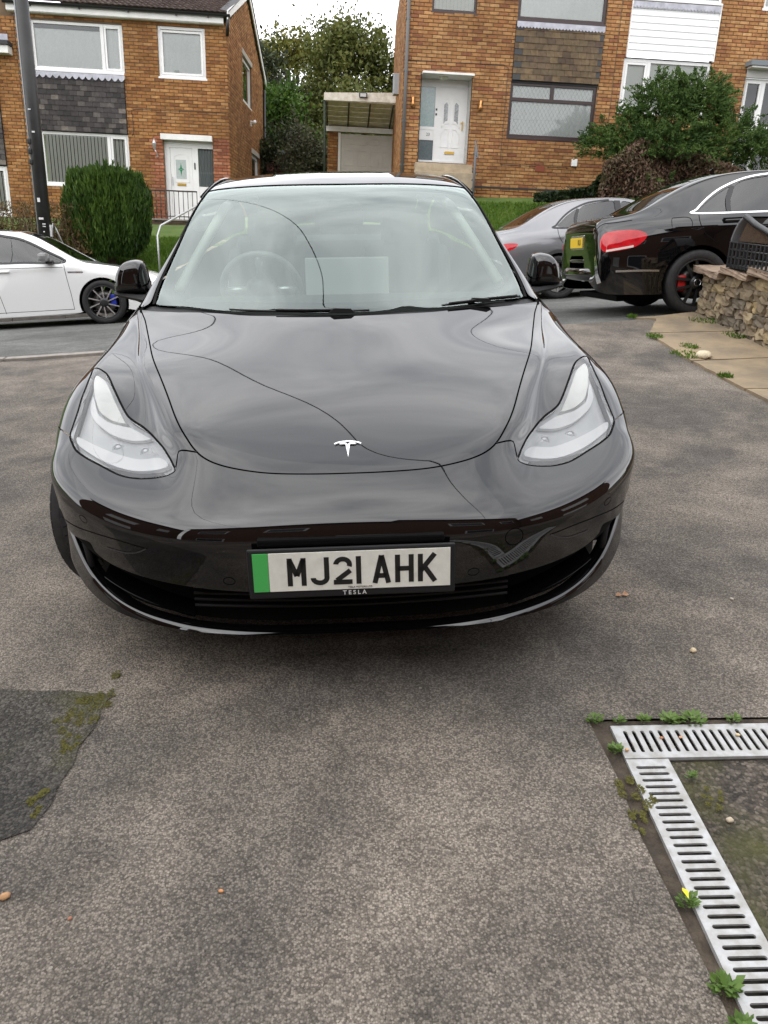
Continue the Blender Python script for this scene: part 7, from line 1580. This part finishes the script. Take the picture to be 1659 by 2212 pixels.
for i, (x, y, n, sp, lb) in enumerate(((.672, -.43, 500, .03, 'olive moss left of the lower grating'), (.655, -.50, 300, .02, 'small moss strip further down beside the grating'), (.86, -.46, 220, .018, 'moss cushion in the old yard surface'), (-.765, .045, 800, .045, 'yellow moss at the corner of the dark tarmac patch'), (-.80, -.02, 500, .04, 'moss along the patch edge below its corner'), (-.765, -.15, 350, .022, 'moss halfway down the patch edge'), (-.785, -.36, 420, .025, 'moss at the lower edge of the patch'))):
    rs = np.random.RandomState(40+i); a = rs.rand(n)*6.28; r = sp*rs.rand(n)**.6; n2 = len(a); k_ = rs.randint(0, 9, n2); cc = rs.normal(size=(9, 2))*sp*.75; C = np.column_stack([cc[k_, 0]*.8+.35*r*np.cos(a), 1.5*cc[k_, 1]+.5*r*np.sin(a), .0005+.0025*rs.rand(n2)]); A, B = rand_leaves(C, .0035, .8); A[:, 2] *= .3; B[:, 2] *= .3; o = leaves('moss', C, A, B, moss_m, None, 'stuff'); o.matrix_world = TW @ Matrix.Translation((x, y, .003)); tag(o, lb, 'moss', 'moss cushions')
for lb, x, y, sp in (('grass tuft at the tip of the flagged path', 3.08, 6.30, .04), ('grass tuft on the left edge of the flags', 2.99, 5.42, .07), ('grass tuft beside the pale stone on the flags', 3.0, 4.72, .11), ('grass tuft against the foot of the stone wall', 3.72, 6.0, .13), ('second grass tuft at the foot of the stone wall', 3.75, 5.35, .10), ('thin grass on the flag joint', 3.15, 5.0, .07), ('grass tuft at the near corner of the second flag', 3.02, 4.0, .05)):
    rs = np.random.RandomState(int(x*100+y*10)); n = 260; a = rs.rand(n)*6.28; r = sp*np.sqrt(rs.rand(n)); C = np.stack([r*np.cos(a), 1.6*r*np.sin(a), 0*a], 1); h = .015+.035*rs.rand(n, 1); D = unit(np.array([0, 0, 1.])+rs.normal(size=(n, 3))*.55); o_ = unit(np.cross(D, rs.normal(size=(n, 3))))*.004
    o = leaves('grass_tuft', C+D*h*.5, D*h*.5, o_, gm, None); o.matrix_world = TW @ Matrix.Translation((x, y, float(z_drive(x, y))+.01)); tag(o, lb, 'grass tuft', 'grass tufts along the path')
# ---- pebbles, leaf, litter
def pebble(label, x, y, s_, col, name='pebble', z=0., cat='pebble', flat=.6):
    r = random.Random(int(x*1000)); bm = bmesh.new(); bmesh.ops.create_icosphere(bm, subdivisions=2, radius=1)
    for v in bm.verts: v.co *= r.uniform(.84, 1.1); v.co = Vector((v.co.x*s_, v.co.y*s_*.75, v.co.z*s_*flat))
    me = bpy.data.meshes.new(name); bm.to_mesh(me); bm.free(); me.polygons.foreach_set('use_smooth', [True]*len(me.polygons)); o = link(name, me, mat('stone %g %g %g' % col, col, .85, var=.15, vscale=60)); o.matrix_world = TW @ Matrix.Translation((x, y, z+float(z_drive(x, y))+s_*flat*.7)) @ Matrix.Rotation(r.random()*3, 4, 'Z'); return tag(o, label, cat, 'loose stones')
pebble('pale cream pebble on the tarmac right of the car', 1.092, .197, .013, (.55, .44, .28))
pebble('small orange pebble in the lower left foreground', -.302, -.651, .006, (.55, .25, .10))
pebble('round tan pebble at the left edge of the foreground', -.752, -.64, .012, (.42, .24, .12))
pebble('small reddish stone below the tan pebble', -.60, -.70, .005, (.35, .15, .09))
pebble('tiny pale pebble far right of the car', 1.382, .529, .008, (.45, .40, .33))
pebble('large pale stone lying on the flagstones', 3.107, 4.60, .09, (.55, .47, .33), z=.015, flat=.42)
pebble('pale stone in the old yard beside the lower grating', .865, -.52, .010, (.48, .40, .30)); pebble('orange stone on the corner of the upper grating', .708, -.268, .006, (.6, .35, .15), z=.006)
pebble('brown stone in a slot of the upper grating', .82, -.222, .006, (.45, .20, .10), z=.003); pebble('pinkish stone in a slot of the upper grating', .873, -.222, .006, (.6, .33, .2), z=.003); pebble('cream stone on the upper grating near the right edge', 1.03, -.225, .007, (.65, .5, .3), z=.005)
pebble('white chip at the left edge of the foreground', -.735, -.735, .010, (.75, .74, .72), flat=.3)
gl = MB()
gl.add([(-.026, 0, .004), (-.012, .014, .012), (.0, .0, .007), (-.012, -.012, .009), (.012, .015, .016), (.028, .002, .006), (.012, -.014, .010)], [(0, 3, 2, 1), (2, 6, 5, 4)])
lf = gl.build('dead_leaf', mat('copper dead leaf', (.36, .17, .07), .7, var2=(.50, .33, .22), vscale=40)); lf.matrix_world = TW @ Matrix.Translation((.991, .577, 0)); tag(lf, 'curled copper-brown dead leaf on the tarmac beside the bumper', 'leaf')
yl = MB().add([(0, .012, .03), (.008, 0, .034), (.002, -.016, .03), (-.006, 0, .036)], [(0, 1, 2, 3)]).build('yellow_leaf', mat('yellow leaf', (.70, .62, .03), .6)); yl.matrix_world = TW @ Matrix.Translation((.660, -.735, 0)); tag(yl, 'bright yellow leaf lying on the weed by the lower grating', 'leaf')
bl = MB().box((0, 0, .006), (.11, .012, .008), None, .002).build('plastic_strip', mat('turquoise plastic', (.10, .36, .40), .4)); bl.matrix_world = TW @ Matrix.Translation((3.66, 4.74, .045)) @ Matrix.Rotation(R(-25), 4, 'Z'); tag(bl, 'thin turquoise plastic strip by the stone wall', 'litter')
# ---------------------------------------------------------------- what stands behind the camera and shows only as reflections in the paintwork
hb_ = thing('brick_house', 'brick house with garage behind the camera, mirrored dark in the car nose', 'house', Matrix.Translation((0, -8.2, 0)))
MB().span((-9, -6, -1.6), (10.0, 0, 6.7)).build('wall', mat('dull brick', (.13, .065, .038), .95, var=.2, vscale=6), hb_)
for a, b in (((-9.6, .5, 6.6), (1.2, -3.2, 8.2)), ((1.2, .5, 7.4), (10.5, -3.2, 9.2))):
    MB().add([(a[0], .5, a[2]), (b[0], .5, a[2]), (b[0], -3.2, b[2]), (a[0], -3.2, b[2])], [(0, 1, 2, 3)]).build('roof', mat('grey roof', (.05, .045, .042), .9), hb_)
    MB().add([(a[0], -6.7, a[2]), (b[0], -6.7, a[2]), (b[0], -3.2, b[2]), (a[0], -3.2, b[2])], [(3, 2, 1, 0)]).build('roof', MATS['grey roof'], hb_)
MB().span((1.2, -5.9, 6.7), (10.0, -.01, 7.4)).build('upper_wall', MATS['dull brick'], hb_)
MB().span((-.4, .0, -1.6), (2.1, .05, 1.0)).build('garage_door', mat('pale garage door', (.42, .42, .43), .5), hb_)
for x0, x1, z0, z1 in ((-7.0, -4.6, 3.6, 4.9), (-2.8, -1.4, 3.6, 4.9), (3.0, 5.0, 3.9, 5.3), (6.6, 8.6, 3.9, 5.3), (3.6, 5.6, -.1, 1.2), (-6.6, -4.2, -.5, .9)):
    MB().span((x0, .0, z0), (x1, .04, z1)).build('window', mat('white upvc', (.74, .735, .72), .35), hb_); MB().span((x0+.1, .04, z0+.1), (x1-.1, .05, z1-.1)).build('pane', mat('dark pane', (.05, .06, .07), .05), hb_)
for nm, x0, x1, lb in (('left', -18, -9.5, 'brick house across the left boundary, mirrored in the left wing'), ('right', 9.5, 18, 'brick house across the right boundary, mirrored in the right wing')):
    sd_ = thing('brick_house', lb, 'house', Matrix.Translation((0, 0, 0)))
    MB().span((x0, -7.9, -2), (x1, 1.0, 5.6)).build('wall', MATS['dull brick'], sd_)
    xm = (x0+x1)/2; MB().add([(x0-.4, -8.3, 5.5), (x0-.4, 1.4, 5.5), (xm, 1.4, 7.6), (xm, -8.3, 7.6)], [(0, 1, 2, 3)]).build('roof', MATS['grey roof'], sd_); MB().add([(x1+.4, -8.3, 5.5), (x1+.4, 1.4, 5.5), (xm, 1.4, 7.6), (xm, -8.3, 7.6)], [(3, 2, 1, 0)]).build('roof', MATS['grey roof'], sd_)
    xf = x1+.03 if nm == 'left' else x0-.03
    for yw, zw in ((-1.5, 3.2), (-5, 3.2), (-1.5, .4)): MB().box((xf, yw, zw), (.06, 1.6, 1.2)).build('window', MATS['white upvc'], sd_)
cbm = mat('black cable', (.01, .01, .01), .6)
for i, (a, b, sag) in enumerate((((-9, -3, 6.4), (-5.36, 13.3, 6.55), .5), ((5.0, -8.0, 4.6), (-5.36, 13.3, 6.65), .7), ((-2.5, -8.0, 4.5), (-5.36, 13.3, 6.45), .6), ((13, 2, 7.0), (-5.36, 13.3, 6.60), .7))):
    P = [(a[0]+(b[0]-a[0])*t, a[1]+(b[1]-a[1])*t, a[2]+(b[2]-a[2])*t-sag*4*t*(1-t)) for t in np.linspace(0, 1, 40)]
    o = MB().tube(P, .009, 6).build('overhead_cable', cbm); tag(o, ('telephone cable from the black pole to the left, mirrored in the bonnet', 'telephone cable from the black pole over the car to the right, mirrored in the bonnet', 'telephone cable from the black pole straight over the car, mirrored in the windscreen', 'telephone cable from the black pole towards the right roadside')[i], 'cable', 'overhead cables')
